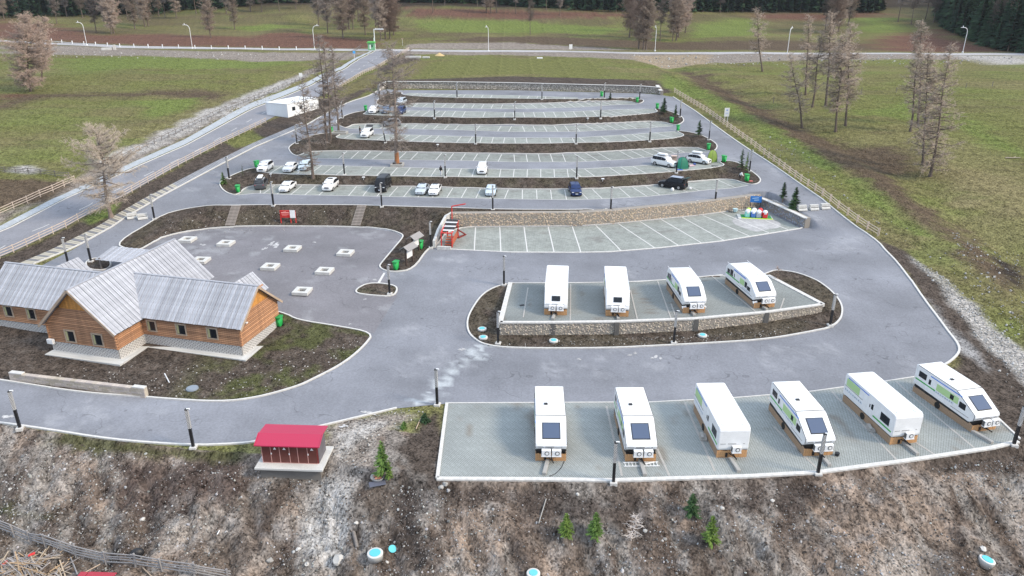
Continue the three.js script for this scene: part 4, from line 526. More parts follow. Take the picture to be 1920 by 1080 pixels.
function trailer(kind, label, nl, L, heading, level, opts = {}) { // nl: near-left corner of the skirting in survey points
  const W = 2.76, len = opts.len ?? 8, g0 = at(nl[0], nl[1], level), o = thing('camping_trailer', label, 'trailer', V(g0.x, level + .04, g0.z), -heading * Math.PI / 180);
  const inner = o; const X = W / 2, sk = .72;
  const prof = { box: [[-.02, .80], [.06, 1.0], [.08, 2.75], [0, 2.98], [-.2, 3.1], [-len + .25, 3.12], [-len + .05, 3.02], [-len, 2.8], [-len, .80]],
    slope: [[-.55, .78], [-.05, 1.25], [.06, 1.55], [-.02, 1.78], [-2.25, 2.97], [-2.7, 3.08], [-len + .2, 3.12], [-len, 3.0], [-len, .95]],
    plain: [[-.1, .78], [.02, 1.0], [0, 1.4], [-.85, 2.85], [-1.1, 3.02], [-len + .15, 3.14], [-len, 3.02], [-len, .85]],
    round: [[-.5, .85], [-.05, 1.2], [.06, 1.55], [-.05, 1.85], [-1.6, 2.85], [-2.3, 3.02], [-4, 3.1], [-len + 1.5, 3.12], [-len + .55, 2.95], [-len + .12, 2.45], [-len, 1.8], [-len, .95]] }[kind];
  const body = extrude(prof, W, .10, 3); body.rotateY(-Math.PI / 2); body.translate(X, 0, 0); // profile z -> world z
  mesh('body', body, M.white, inner);
  // skirting boards
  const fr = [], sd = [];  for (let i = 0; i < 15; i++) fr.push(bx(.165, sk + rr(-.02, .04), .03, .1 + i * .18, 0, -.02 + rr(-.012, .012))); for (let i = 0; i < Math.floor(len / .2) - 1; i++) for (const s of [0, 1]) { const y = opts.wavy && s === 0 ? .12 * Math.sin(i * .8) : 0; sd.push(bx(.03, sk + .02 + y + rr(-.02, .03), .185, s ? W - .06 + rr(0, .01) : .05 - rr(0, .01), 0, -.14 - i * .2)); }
  mesh('front_skirting', merge(fr), mSkirtLit, inner); mesh('side_skirting', merge(sd), mSkirtShade, inner);  // light painted into the wood: front boards brighter orange, sides a shaded brown
  if (kind !== 'box') mesh('skirt_panel', merge([bx(.06, .26, len - .8, .04, .70, -len / 2 - .1), bx(.06, .26, len - .8, W - .04, .70, -len / 2 - .1), bx(W - .2, .3, .08, X, .70, -.25)]), M.black, inner);
  mesh('chassis', bx(W - .4, .5, len - .5, X, .3, -len / 2), M.dark, inner);
  for (const s of [0, 1]) mesh('wheel', cyl(.34, .34, .2, s ? W - .1 : .08, .34, -len * .55, 16, 0, Math.PI / 2), M.tyre, inner);
  const sideBox = (n, z0, z1, y0, y1, m, t = .03) => mesh(n, bx(t, y1 - y0, Math.abs(z1 - z0), -.005, y0, (z0 + z1) / 2), m, inner);
  const winBox = (n, z0, z1, y0, y1) => { const w = mesh(n, rb(.04, y1 - y0, Math.abs(z1 - z0), .015, -.005, y0, (z0 + z1) / 2), M.glass, inner); return w; };
  const dec = (z0, z1, y0, y1) => { const g = new THREE.BoxGeometry(Math.abs(z1 - z0), y1 - y0, .02); g.rotateY(-Math.PI / 2); g.translate(-.004, (y0 + y1) / 2, (z0 + z1) / 2); mesh('lettering', flat(g), mLet, inner); };
  { const tr = []; const zb = { box: -.25, slope: -2.6, plain: -1.15, round: -2.6 }[kind]; for (const x of [.012, W - .012]) tr.push(bar(V(x, 3.055, zb), V(x, 3.075, -len + .3), .035, .05)); if (kind === 'slope') for (const x of [.0, W]) tr.push(bar(V(x, 3.0, -2.55), V(x, 1.8, -.02), .03, .05), bar(V(x, 1.8, -.02), V(x, 1.25, -.06), .03, .05)); mesh('edge_trim', merge(tr), kind === 'slope' ? M.concDark : M.metal, inner); const rs = []; for (let z = zb - 1.7; z > -len + .8; z -= 2.1) rs.push(bx(W - .3, .012, .03, X, 3.10, z)); mesh('roof_joint', merge(rs), M.metal, inner); }
  // small writing across the nose
  mesh('nose_line', merge([bx(.5, .025, .02, .45, 0, 0), bx(.75, .035, .02, 1.25, 0, 0), bx(.14, .03, .02, 2.3, 0, 0)].map(g => g.translate(0, kind === 'plain' ? 1.42 : 1.45, kind === 'plain' ? .03 : kind === 'box' ? .075 : .055))), M.concDark, inner);
  if (kind === 'box') {
    const z = f => -f * len; sideBox('lime_panel', z(.95), z(.68), 1.95, 2.72, mLime); sideBox('blue_stripe', z(.93), z(.5), 2.78, 2.86, mBlue); sideBox('thin_line', z(.98), z(.6), 1.84, 1.88, M.concDark, .02); dec(z(.97), z(.6), 1.35, 1.6);
    sideBox('door_frame', z(.50), z(.405), .98, 2.6, M.white, .024); winBox('door_window', z(.425), z(.385), 1.75, 2.3); winBox('side_vent', z(.46), z(.44), 1.8, 2.15); winBox('window', z(.24), z(.075), 1.55, 2.35); sideBox('green_stripe', z(.37), z(.02), 1.2, 1.34, mGreen);
    mesh('roof_vent', merge([cyl(.2, .17, .06, .5, 3.11, -.45, 16), cyl(.2, .17, .06, W - .5, 3.11, -.45, 16)]), M.whiteMatt, inner);
  } else if (kind === 'slope') {
    const z = f => -f * len; winBox('window', z(.93), z(.80), 2.0, 2.62); winBox('door_window', z(.755), z(.715), 1.85, 2.4); sideBox('door_frame', z(.79), z(.70), .98, 2.62, M.white, .024); sideBox('blue_stripe', z(.74), z(.23), 2.72, 2.81, mBlue); sideBox('lime_panel', z(.62), z(.27), 1.75, 2.45, mLime); winBox('window', z(.40), z(.34), 1.85, 2.35); winBox('window', z(.25), z(.15), 1.62, 2.22); sideBox('green_stripe', z(.97), z(.63), 1.55, 1.68, mGreen); dec(z(.66), z(.33), 1.45, 1.68); sideBox('thin_line', z(.36), z(.08), 1.18, 1.21, M.concDark, .02);
    mesh('roof_seam', bar(V(.05, 3.065, -2.55), V(W - .05, 3.065, -2.55), .04, .05), M.concDark, inner); mesh('roof_hatch', rb(.34, .07, .3, .02, 1.0, 3.11, -4.4), M.black, inner);
  } else if (kind === 'round') {
    const z = f => -f * len; winBox('window', z(.93), z(.85), 1.75, 2.35); winBox('window', z(.83), z(.74), 1.75, 2.55); winBox('door_window', z(.70), z(.68), 1.8, 2.3); sideBox('blue_stripe', z(.72), z(.33), 2.72, 2.85, mBlue); sideBox('green_stripe', z(.97), z(.52), 1.58, 1.72, mGreen); sideBox('lime_panel', z(.50), z(.36), 1.7, 2.4, mLime); winBox('window', z(.345), z(.275), 1.7, 2.4); winBox('window', z(.26), z(.17), 1.6, 2.1); dec(z(.42), z(.16), 1.3, 1.5); sideBox('thin_line', z(.6), z(.1), 1.22, 1.25, M.concDark, .02);
    mesh('roof_vent', cyl(.2, .17, .06, 1.9, 3.08, -3.2, 16), M.whiteMatt, inner); mesh('mudguard', merge([bx(.5, .22, .3, .18, .62, -.2, 0, 0, .3), bx(.5, .22, .3, W - .18, .62, -.2, 0, 0, -.3)]), M.white, inner);
  } else {
    winBox('window', -len * .9, -len * .84, 1.9, 2.4); winBox('window', -len * .6, -len * .5, 1.9, 2.5); sideBox('blue_stripe', -len * .8, -len * .45, 2.7, 2.8, mBlue); sideBox('lime_panel', -len * .75, -len * .62, 1.7, 2.3, mLime);
    const s = Math.atan2(.85, 1.45); const w = mesh('nose_window', rb(1.0, .62, .05, .02, X, -.31, 0), M.glass, inner); w.position.set(0, 2.0, -.325); w.rotation.x = -s; mesh('roof_vent', cyl(.16, .14, .05, .7, 3.1, -len + 2, 16), M.whiteMatt, inner);
  }
  if (opts.sky) { const a = V(0, 1.78, -.02), b = V(0, 2.97, -2.25), rnd = kind === 'round'; const z0 = rnd ? -.35 : -.45, z1 = rnd ? -1.45 : -1.75, f = z => rnd ? lerp(1.85, 2.85, (-z - .05) / 1.55) : lerp(a.y, b.y, (z - a.z) / (b.z - a.z)); const x0 = .68, x1 = W - .62, q = (x, z, d) => V(x, f(z) + d, z); mesh('skylight_frame', slab([q(x0 - .07, z0 + .07, .035), q(x1 + .07, z0 + .07, .035), q(x1 + .07, z1 - .07, .035), q(x0 - .07, z1 - .07, .035)], .06), M.black, inner); mesh('skylight', slab([q(x0, z0, .05), q(x1, z0, .05), q(x1, z1, .05), q(x0, z1, .05)], .05), M.sky, inner); }
  if (opts.ac) for (const x of opts.ac) acUnit(inner, x, .80, .32);
  mesh('hitch', merge([bar(V(X, .45, .0), V(X + .2, .3, .75), .08), bar(V(X - .35, .5, -.05), V(X + .15, .35, .6), .06), bx(.2, .4, .06, X - .5, .1, .03)]), M.black, inner);
  return o;
}
const LZ0 = 0;
trailer('slope', 'white trailer with a blue skylight, leftmost of the front row', [1003.3, 864.4], 0, 1, 0, { sky: 1, ac: [.95, 1.85], len: 7.8 });
trailer('slope', 'white trailer with a dark skylight and a white ladder lying at its nose', [1171.5, 866], 0, -.5, 0, { sky: 1, ac: [1.05, 1.95], len: 7.7 });
trailer('box', 'boxy white trailer with a single air conditioner, third from left in the front row', [1342.5, 858.9], 0, -2, 0, { ac: [1.6] });
trailer('slope', 'white trailer with roof hatch and skylight partly behind a lamp post in the front row', [1505.5, 856.2], 0, -4.5, 0, { sky: 1, ac: [1.1, 2.0], wavy: 1 });
trailer('box', 'boxy white trailer with lime panel and concrete step, second from right in the front row', [1667, 834.8], 0, -8.2, 0, { ac: [1.55] });
trailer('slope', 'white trailer with a grey skylight at the right end of the front row', [1819.8, 811.8], 0, -12.5, 0, { sky: 1, ac: [1.2, 2.1], wavy: 1 });
trailer('plain', 'white trailer with a small dark nose window at the left of the raised island', [1020, 590.5], 0, 4.6, 2.2, { ac: [.95, 1.9], len: 8.6 });
trailer('plain', 'white trailer with a small dark nose window, second on the raised island', [1135, 593], 0, 4.8, 2.2, { ac: [1.0, 1.9], len: 8.7 });
trailer('round', 'rounded white trailer with a bright blue skylight third on the raised island', [1279.7, 588], 0, -3.5, 2.2, { sky: 1, ac: [1.1, 2.0], len: 8.2 });
trailer('round', 'rounded white trailer at the right end of the raised island', [1412.8, 578.8], 0, -9.7, 2.2, { sky: 1, ac: [1.2, 2.05], len: 8.4 });
// concrete beams in front of the hitches
{
  const beam = (a, b, l, label) => { const A = at(...a, l), B = at(...b, l), m = A.clone().add(B).multiplyScalar(.5); const o = solo('concrete_beam', merge([rb(.34, .26, A.distanceTo(B), .02), bx(.24, .02, A.distanceTo(B) - .1, 0, .25, 0)]), M.conc, label, 'concrete beam', V(m.x, l + .04, m.z), Math.atan2(A.x - B.x, A.z - B.z), 'concrete beams in front of the trailers'); return o; };
  beam([1027, 866], [1020, 892], 0, 'concrete beam on the pavers before the leftmost front trailer'); beam([1200, 866], [1209, 894], 0, 'concrete beam running under the white ladder'); beam([1369, 862], [1385, 887], 0, 'concrete beam before the third front trailer'); beam([1540, 858], [1555, 876], 0, 'concrete beam beside the lamp post at the fourth front trailer'); beam([1690, 830], [1720, 855], 0, 'concrete beam before the second front trailer from the right'); beam([1822, 811], [1860, 833], 0, 'wide concrete beam before the rightmost front trailer');
  beam([1041, 588], [1036, 601], 2.2, 'short concrete beam before the leftmost island trailer'); beam([1158, 592], [1159, 601], 2.2, 'short concrete beam before the second island trailer'); beam([1297, 587], [1302, 594], 2.2, 'short concrete beam before the third island trailer'); beam([1430, 578], [1438, 583], 2.2, 'short concrete beam before the rightmost island trailer');
  const step = (x, y, l, label, r) => solo('concrete_step', merge([rb(1.1, .2, .6, .02), rb(.9, .18, .3, .02, 0, .2, -.12)]), M.conc, label, 'step', at(x, y, l).add(V(0, .04, 0)), r);
  step(1318, 822, 0, 'low concrete step beside the third front trailer', 1.5); step(1632, 806, 0, 'concrete step at the door of the second front trailer from the right', 1.4);
  const lad = thing('ladder', 'white aluminium ladder lying on the pavers in front of a trailer', 'ladder', at(1202, 872, 0).add(V(0, .06, 0)), .02); for (const z of [-.28, .28]) mesh('rail', bx(3.1, .07, .05, 0, 0, z), M.white, lad); for (let i = 0; i < 10; i++) mesh('rung', bx(.05, .04, .56, -1.4 + i * .31, .01, 0), M.white, lad);
  solo('plank', bx(.9, .05, .14), M.white, 'short white plank lying across the ladder', 'plank', at(1216, 871, 0).add(V(.1, .14, 0)), .35);
  solo('bucket', merge([cyl(.16, .2, .3, 0, 0, 0, 14)]), M.black, 'black bucket on the pavers right of the fourth front trailer', 'bucket', at(1569, 855, 0).add(V(0, .05, 0)));
  solo('rubber_mat', rb(.6, .05, .4, .02), M.black, 'small black mat lying on the island pavers', 'mat', at(979, 573, 2.2).add(V(0, .04, 0)), .4);
}
// ---------------------------------------------------------------- lamp posts
{
  const lp = thing('lamp_post', '', 'lamp post'); mesh('plinth', rb(.62, .34, .62, .03, 0, -.16, 0), M.kerb, lp); mesh('post', rb(.24, 1.95, .24, .015, 0, .15, 0), M.black, lp); const sh = bx(.25, 1.9, .25, 0, 2.1, 0); mesh('patterned_shaft', sh, M.lampPat, lp); mesh('cap', rb(.28, .06, .28, .015, 0, 4.0, 0), M.black, lp); mesh('camera', merge([bx(.3, .06, .1, .16, 4.06, 0), cyl(.05, .05, .05, .28, 4.0, 0, 8)]), M.white, lp);
  const L = [[38, 804, 'at the left road edge'], [363, 840, 'on the road edge left of the red cabinet'], [820, 760, 'at the corner of the front paved lot'], [1150, 906, 'between the two leftmost front trailers'], [1533, 889, 'in front of the fourth front trailer'], [1900, 835, 'at the right end of the front lot'], [934, 646, 'beside the manhole covers on the trailer island'], [1263, 645, 'below the middle of the island wall'], [1556, 612, 'at the right tip of the trailer island'], [945, 536, 'at the back left corner of the trailer island'], [731, 553, 'on the small triangular bed'], [808, 466, 'beside the notice boards'], [129, 499, 'half hidden behind the left roof of the log house'], [171, 492, 'on the road left of the oval bed'], [290, 412, 'at the left end of the dark slope'], [513, 386, 'above the red notice board'], [716, 388, 'before the black van'], [924, 394, 'before the silver sedan'], [1145, 393, 'above the tan stone wall'], [1341, 377, 'near the right end of the tan stone wall'], [430, 336, 'at the left tip of the lowest terrace'], [646, 328, 'left of the ringed larch on the second terrace'], [835, 332, 'next to the person in black'], [1081, 334.5, 'in the middle of the second terrace'], [1268, 325, 'beside the dark green tent'], [1405, 322, 'beside the two young spruces on the right'], [557, 270, 'at the left tip of the third terrace'], [723, 268, 'leaning beside the big larch'], [892, 270, 'on the third terrace left of the middle'], [1080, 270, 'on the third terrace right of the middle'], [1218, 265, 'near the right end of the third terrace'], [1329, 263, 'on the right road kerb by the young pine'], [642, 222, 'near the tree in the stone planter'], [815, 222, 'on the fourth terrace near the blue cars'], [965, 224, 'in the middle of the fourth terrace'], [1126, 220, 'on the right half of the fourth terrace'], [1275, 220, 'behind the two small pines at the right bend'], [712, 186, 'at the left tip of the fifth terrace'], [857, 184, 'left on the topmost terrace'], [1016, 187, 'in the middle of the topmost terrace'], [1133, 184, 'beside a green bin on the topmost terrace'], [1199, 187, 'at the right tip of the topmost terrace']];
  L.forEach(([x, y, t], i) => { const p = spot(x, y, i < 6 || i > 14 ? .02 : .1); const o = i ? dup(lp, p, 0) : lp; o.position.copy(p); o.rotation.y = rr(-.3, .3); o.userData.label = 'black lamp post with patterned top ' + t; o.userData.group = 'patterned lamp posts'; if (y === 268 && x === 723) o.rotation.z = .13; });
}
// ---------------------------------------------------------------- cars
const paints = {}; const paint = k => paints[k] ??= new THREE.MeshPhysicalMaterial({ color: C(...{ white: [.80, .81, .82], silver: [.46, .52, .58], ice: [.50, .60, .68], navy: [.014, .032, .11], black: [.012, .013, .017], grey: [.20, .21, .23], dim: [.075, .08, .09], blue: [.03, .05, .10], bluegrey: [.07, .10, .16] }[k]), roughness: .35, specularIntensity: ['black', 'navy', 'dim'].includes(k) ? .35 : 1, clearcoat: ['black', 'navy', 'dim'].includes(k) ? .25 : 1, clearcoatRoughness: .06, side: THREE.DoubleSide });
const mHead = mat(.75, .78, .8, .15), mTail = mat(.5, .01, .01, .3), mPlate = mat(.55, .6, .7, .5), mRack = mat(.05, .05, .055, .5);
const types = { // L length, W width, T height, hood/belt heights; wf windscreen foot, rf roof front, rr roof rear, rf2 rear foot (fractions from the nose)
  sedan: { L: 4.7, W: 1.82, T: 1.46, hood: .92, belt: .96, tail: 1.02, wf: .27, rf: .43, rr: .70, re: .86 }, suv: { L: 4.65, W: 1.90, T: 1.72, hood: 1.04, belt: 1.10, tail: 1.12, wf: .25, rf: .40, rr: .88, re: .965 },
  big: { L: 4.95, W: 1.98, T: 1.88, hood: 1.14, belt: 1.20, tail: 1.22, wf: .26, rf: .39, rr: .92, re: .98 }, hatch: { L: 4.3, W: 1.78, T: 1.58, hood: .96, belt: 1.0, tail: 1.05, wf: .20, rf: .40, rr: .85, re: .96 }, van: { L: 5.3, W: 2.05, T: 2.35, hood: 1.22, belt: 1.32, tail: 1.32, wf: .10, rf: .24, rr: .95, re: .99 } };
function car(type, color, label, x, y, heading, o = {}) { // heading: where its tail points, degrees clockwise from straight away
  const t = types[type], p = spot(x, y, .05), g = thing('parked_car', label, o.cat ?? 'car', p, -heading * Math.PI / 180, 'cars parked on the terraces'), m = paint(color), W = t.W / 2, z = f => (.5 - f) * t.L;
  const st = [[0, .80, t.hood - .38], [.02, .90, t.hood - .22], [.07, .96, t.hood - .12], [.16, 1, t.hood - .03], [t.wf, 1, t.hood + .03], [t.rf, 1, t.belt], [.6, 1, t.belt], [t.rr, 1, t.belt + .01], [t.re, .99, t.tail], [.98, .95, t.tail - .06], [1, .86, t.tail - .3]].sort((a, b) => a[0] - b[0]);
  mesh('body', loft(st.map(([f, w, h]) => ({ z: z(f), pts: [[W * w * .86, .24], [W * w * .97, .34], [W * w, .62], [W * w * .985, Math.max(.64, h - .10)], [W * w * .90, h - .015], [W * w * .5, h + .015], [.01, h + .02]] }))), m, g);
  const cab = [[t.wf - .01, t.belt - .04, .93], [lerp(t.wf, t.rf, .5), lerp(t.belt, t.T, .58), .86], [t.rf, t.T - .05, .78], [t.rf + .06, t.T, .76], [(t.rf + t.rr) / 2, t.T + .01, .76], [t.rr - .04, t.T - .02, .75], [t.rr, t.T - .07, .75], [lerp(t.rr, t.re, .6), lerp(t.T, t.belt, .5), .83], [t.re, t.belt - .02, .9]];
  mesh('roof', loft(cab.map(([f, h, w]) => ({ z: z(f), pts: [[W * .93, t.belt - .12], [W * lerp(.93, w, .9), Math.max(t.belt - .1, h - .08)], [W * w * .93, h - .01], [.01, h + .015]] }))), m, g);
  const th = .035, P = V;
  const a0 = z(t.wf + .012), a1 = z(t.rf - .005), y0 = t.belt + .02, y1 = t.T - .09;
  mesh('windscreen', slab([P(-W * .83, y0 + .03, a0 + .03), P(W * .83, y0 + .03, a0 + .03), P(W * .70, y1 + .02, a1 + .03), P(-W * .70, y1 + .02, a1 + .03)], th), M.glass, g);
  const b0 = z(t.re - .01), b1 = z(t.rr + .005); if (!o.open) mesh('rear_window', slab([P(W * .78, y0 + .06, b0 - .03), P(-W * .78, y0 + .06, b0 - .03), P(-W * .68, y1, b1 - .05), P(W * .68, y1, b1 - .05)], th), M.glass, g);
  const n = type === 'van' ? 4 : type === 'sedan' || type === 'hatch' ? 2 : 3, f0 = t.wf + .07, f1 = t.re - .05; for (const s of [-1, 1]) for (let k = 0; k < n; k++) { const u0 = lerp(f0, f1, k / n) + .006, u1 = lerp(f0, f1, (k + 1) / n) - .006, top = f => clamp(Math.min((f - t.wf) / (t.rf - t.wf), (t.re - f) / (t.re - t.rr)), .15, 1), h0 = lerp(y0, y1, top(u0 - .0)), h1 = lerp(y0, y1, top(u1)), xo = h => s * W * (lerp(.945, .80, (h - t.belt) / (t.T - t.belt)) + .012); const q = [P(xo(y0), y0, z(u1)), P(xo(y0), y0, z(u0)), P(xo(h0), h0, z(u0)), P(xo(h1), h1, z(u1))]; mesh('side_window', slab(s > 0 ? q : [q[1], q[0], q[3], q[2]], .03), M.glass, g); }
  const wr = type === 'big' || type === 'van' ? .38 : type === 'suv' ? .36 : .33; for (const s of [-1, 1]) for (const f of [.175, .80]) { const w = mesh('wheel', cyl(wr, wr, .23, s * (W - .10), wr, z(f), 18, 0, Math.PI / 2), M.tyre, g); mesh('rim', cyl(wr * .66, wr * .66, .24, s * (W - .095), wr, z(f), 14, 0, Math.PI / 2), M.rim, w); }
  mesh('sill', bx(t.W * .9, .12, t.L * .9, 0, .2, 0), M.dark, g);
  const zf = z(.015); for (const s of [-1, 1]) { mesh('headlight', rb(.34, .13, .16, .03, s * W * .68, t.hood - .36, zf - .05), mHead, g); mesh('tail_light', rb(.3, .16, .12, .03, s * W * .70, t.tail - .34, z(.985) + .02), mTail, g); mesh('mirror', rb(.2, .14, .12, .03, s * (W + .08), t.belt, z(t.wf + .07)), m, g); }
  mesh('grille', rb(t.W * .42, type === 'sedan' ? .14 : .22, .1, .02, 0, t.hood - .44, z(.0)), M.dark, g); mesh('lower_grille', rb(t.W * .6, .13, .1, .02, 0, .32, z(.012)), M.dark, g); mesh('number_plate', bx(.44, .14, .03, 0, .44, z(0) + .055), mPlate, g);
  if (o.sunroof) mesh('sunroof', rb(t.W * .48, .02, .75, .01, 0, t.T + .005, z(t.rf + .17)), M.glass, g);
  if (o.rails) for (const s of [-1, 1]) mesh('roof_rail', bar(V(s * W * .68, t.T + .05, z(t.rf + .04)), V(s * W * .68, t.T + .03, z(t.rr - .02)), .05), M.metal, g);
  if (o.box) { const b = mesh('roof_box', rb(.86, .34, 1.95, .14, 0, t.T + .12, z(.6)), o.box === 'grey' ? M.metal : M.white, g); mesh('box_base', rb(.8, .1, 1.8, .03, 0, t.T + .07, z(.6)), M.black, b); }
  if (o.rack) { const b = mesh('roof_rack', rb(t.W * .66, .07, 2.1, .03, 0, t.T + .12, z(.64)), mat(.30, .34, .42, .5), g); mesh('rack_foot', merge([bx(.05, .12, .05, -.5, t.T, z(.5)), bx(.05, .12, .05, .5, t.T, z(.5)), bx(.05, .12, .05, -.5, t.T, z(.8)), bx(.05, .12, .05, .5, t.T, z(.8))]), M.black, b); }
  if (o.open) { mesh('boot_lid', slab([P(-W * .8, t.T + .10, z(.93)), P(W * .8, t.T + .10, z(.93)), P(W * .76, t.T + .34, z(1.12)), P(-W * .76, t.T + .34, z(1.12))], .06), color === 'white' ? M.dark : m, g); mesh('boot_opening', bx(t.W * .72, t.T - t.belt + .22, .04, 0, t.belt - .28, z(.988)), M.black, g); }
  return g;
}
// lowest terrace
car('suv', 'dim', 'dark estate car with red tail lights and roof box backed in at the left end', 491, 351, 172, { box: 'dark' , rails: 1 });
car('sedan', 'white', 'white sedan facing the camera below the bare trunk on the lowest terrace', 540, 356, 5, { sunroof: 1 });
car('suv', 'white', 'white crossover parked right of the bare trunk on the lowest terrace', 620, 354, 4, { sunroof: 1 });
car('van', 'black', 'tall black minibus facing the camera on the lowest terrace', 718.5, 355, 4, { cat: 'van' });
car('sedan', 'silver', 'pale silver sedan in a close pair on the lowest terrace', 792, 361, 5, { sunroof: 1 });
car('sedan', 'white', 'white sedan in a close pair right of the silver one', 816, 362, 4, { sunroof: 1 });
car('sedan', 'ice', 'single pale blue sedan behind a lamp post on the lowest terrace', 921, 363, 3);
car('suv', 'navy', 'dark navy car facing the camera right of the middle of the lowest terrace', 1078, 363, -3);
car('big', 'black', 'black off-roader with roof rack and open boot near the right end of the lowest terrace', 1261, 352, 124, { rack: 1, open: 1 });
// second terrace
car('suv', 'white', 'white pickup-faced car by the left corner of the second terrace', 498, 320, 2, { });
car('sedan', 'white', 'small white sedan seen left of the pale blue hatchback', 545.5, 319.5, 3);
car('hatch', 'ice', 'pale blue hatchback tucked behind the bare trunk', 573, 317, 2);
car('suv', 'white', 'lone white crossover facing the camera in the middle of the second terrace', 904.5, 323, 1);
car('big', 'white', 'large white off-roader with a white roof box beside the tents', 1245, 311, -47, { box: 'white', rails: 1 });
car('suv', 'white', 'white car with a dark based roof box in front of the lime tent', 1309.5, 305.5, -52, { box: 'white', rails: 1 });
// third and fourth terraces
car('suv', 'white', 'white car with its boot lid raised on the third terrace', 688.5, 256, 6, { open: 1 });
car('suv', 'grey', 'silver grey car parked sideways behind the big larch', 734, 236.5, 83);
car('suv', 'white', 'white car left of two blue ones on the fourth terrace', 701.5, 211.5, 4, { sunroof: 1 });
car('suv', 'bluegrey', 'blue grey car between the white one and the larch trunk', 724.5, 211.5, 0);
car('suv', 'navy', 'dark blue car right behind the larch trunk on the fourth terrace', 751.5, 213, 5);
car('suv', 'silver', 'silver off-roader parked at the back edge of the fourth terrace', 752, 196, 12, { rails: 1 });
// ---------------------------------------------------------------- fences
function fence(name, label, pts, step, h, rails, m, o = {}) {
  const f = thing(name, label, 'fence'), p = resample(gp(pts), step, false), U = bx(1, 1, 1), w = o.w ?? .10, r = rng(p.length);
  p.forEach(([x, z], i) => {
    const y = Hm(x, z), k = mesh('post', U, m, f); k.scale.set(w, h + .3 + (r() - .5) * (o.j ?? .04), w); k.position.set(x, y - .25, z); k.rotation.set((r() - .5) * (o.j ?? .04), 0, (r() - .5) * (o.j ?? .04)); k.rotation.y = r();
    if (o.pair) { const k2 = mesh('post', U, m, f); k2.scale.set(w, h + .3, w); k2.position.set(x + .22, y - .25, z - .05); }
    if (i + 1 < p.length) { const [x1, z1] = p[i + 1], y1 = Hm(x1, z1), L = Math.hypot(x1 - x, y1 - y, z1 - z); for (let q = 0; q < rails; q++) { const b = h * (.32 + .62 * q / Math.max(1, rails - 1)) - (o.low ?? 0), a = mesh('rail', U, m, f); a.scale.set(o.rw ?? .06, o.rh ?? .085, L + (o.over ?? .12)); a.position.set((x + x1) / 2, (y + y1) / 2 + b + (r() - .5) * (o.j ?? .02) - .06, (z + z1) / 2); a.lookAt(x1, y1 + b + (r() - .5) * (o.j ?? .02) - .06 + 0, z1); } }
  });
  return f;
}
fence('wooden_fence', 'pale three-rail wooden fence along the right side of the sloping access road', [[-60, 515], [0, 485], [75, 451], [147, 415], [232, 370], [320, 320], [415, 271], [499, 231]], 2.55, 1.25, 3, M.fence);
fence('wooden_fence', 'upper stretch of three-rail wooden fence from the white cabin to the green booth', [[605, 180], [660, 153], [705, 130], [740, 110], [767, 94]], 2.55, 1.25, 3, M.fence);
fence('wooden_fence', 'wooden fence on the left of the access road ending at the pasture', [[-50, 428], [0, 404], [52, 381], [100, 360], [141, 342]], 2.55, 1.25, 3, M.fence);
fence('wooden_fence', 'long double-post wooden fence along the meadow on the right', [[1264, 174], [1330, 215], [1407, 271], [1440, 297], [1500, 341], [1570, 391], [1645, 443]], 2.6, 1.3, 3, M.fence, { pair: 1 });
fence('weathered_fence', 'sagging grey pole fence at the bottom left below the rubble slope', [[-40, 985], [29, 1007], [86, 1027], [142, 1044], [199, 1058], [254, 1062], [305, 1072], [365, 1082], [430, 1095]], 2.3, 1.3, 4, M.woodGrey, { j: .10, rw: .07, rh: .07, over: .5, w: .13 });
fence('weathered_fence', 'old grey pole fence at the edge of the left pasture', [[-30, 321], [30, 324], [77, 328], [130, 334]], 2.6, 1.1, 3, M.woodOld, { j: .1, rw: .09, rh: .09, over: .4 });
fence('weathered_fence', 'old grey fence along the gravel path left of the access road', [[215, 308], [262, 282], [317, 258], [400, 218], [447, 198], [505, 176], [562, 151], [620, 122], [677, 88]], 3, 1.05, 2, M.woodOld, { j: .1, rw: .08, rh: .08, over: .3 });
fence('marker_posts', 'row of small white posts with a rail along the far road', [[60, 76], [136, 82], [225, 88], [305, 90], [397, 92], [492, 93], [556, 94], [600, 94.5]], 7.6, 1.5, 1, M.white, { w: .3, rw: .12, rh: .2 });
fence('wire_posts', 'thin stock posts standing in the right meadow', [[1450, 193], [1550, 178], [1615, 175], [1680, 174], [1760, 170], [1860, 163], [1925, 160]], 9, 1.5, 1, M.woodOld, { w: .12, rw: .02, rh: .02 });
// ---------------------------------------------------------------- footpath with slabs along the left road
{
  const right = gp([[62, 496], [150, 459], [240, 405], [287, 378], [380, 327], [480, 275], [572, 236]]), left = gp([[38, 494], [128, 453], [225, 399], [272, 372], [372, 320], [474, 269], [566, 230]]);
  const o = thing('footpath_slabs', 'strip of pale and grey paving slabs along the left road', 'footpath'); o.userData.kind = 'structure'; delete o.userData.category;
  const a = resample(right, .1, false), b = resample(left, .1, false), N = 150, ms = [mat(.60, .56, .47, .9, { map: tConc }), mat(.27, .27, .29, .9, { map: tConc }), mat(.40, .41, .44, .9, { map: tConc }), mat(.36, .37, .40, .9, { map: tConc })];
  const pa = f => a[Math.min(a.length - 1, Math.round(f * (a.length - 1)))], pb = f => b[Math.min(b.length - 1, Math.round(f * (b.length - 1)))];
  for (let i = 0; i < N; i++) { const f0 = i / N + .0006, f1 = (i + 1) / N - .0006, q = [pa(f0), pb(f0), pb(f1), pa(f1)].map(([x, z]) => V(x, Hm(x, z) + .10, z)); mesh('paving_slab', slabUp(q, .25), ms[i < 62 ? (Math.floor(i / 1.5) % 2) : 2 + (R() * 2 | 0)], o); }
  struct('kerb', ribbon(right, .2, .17, -.1), M.kerb);
}
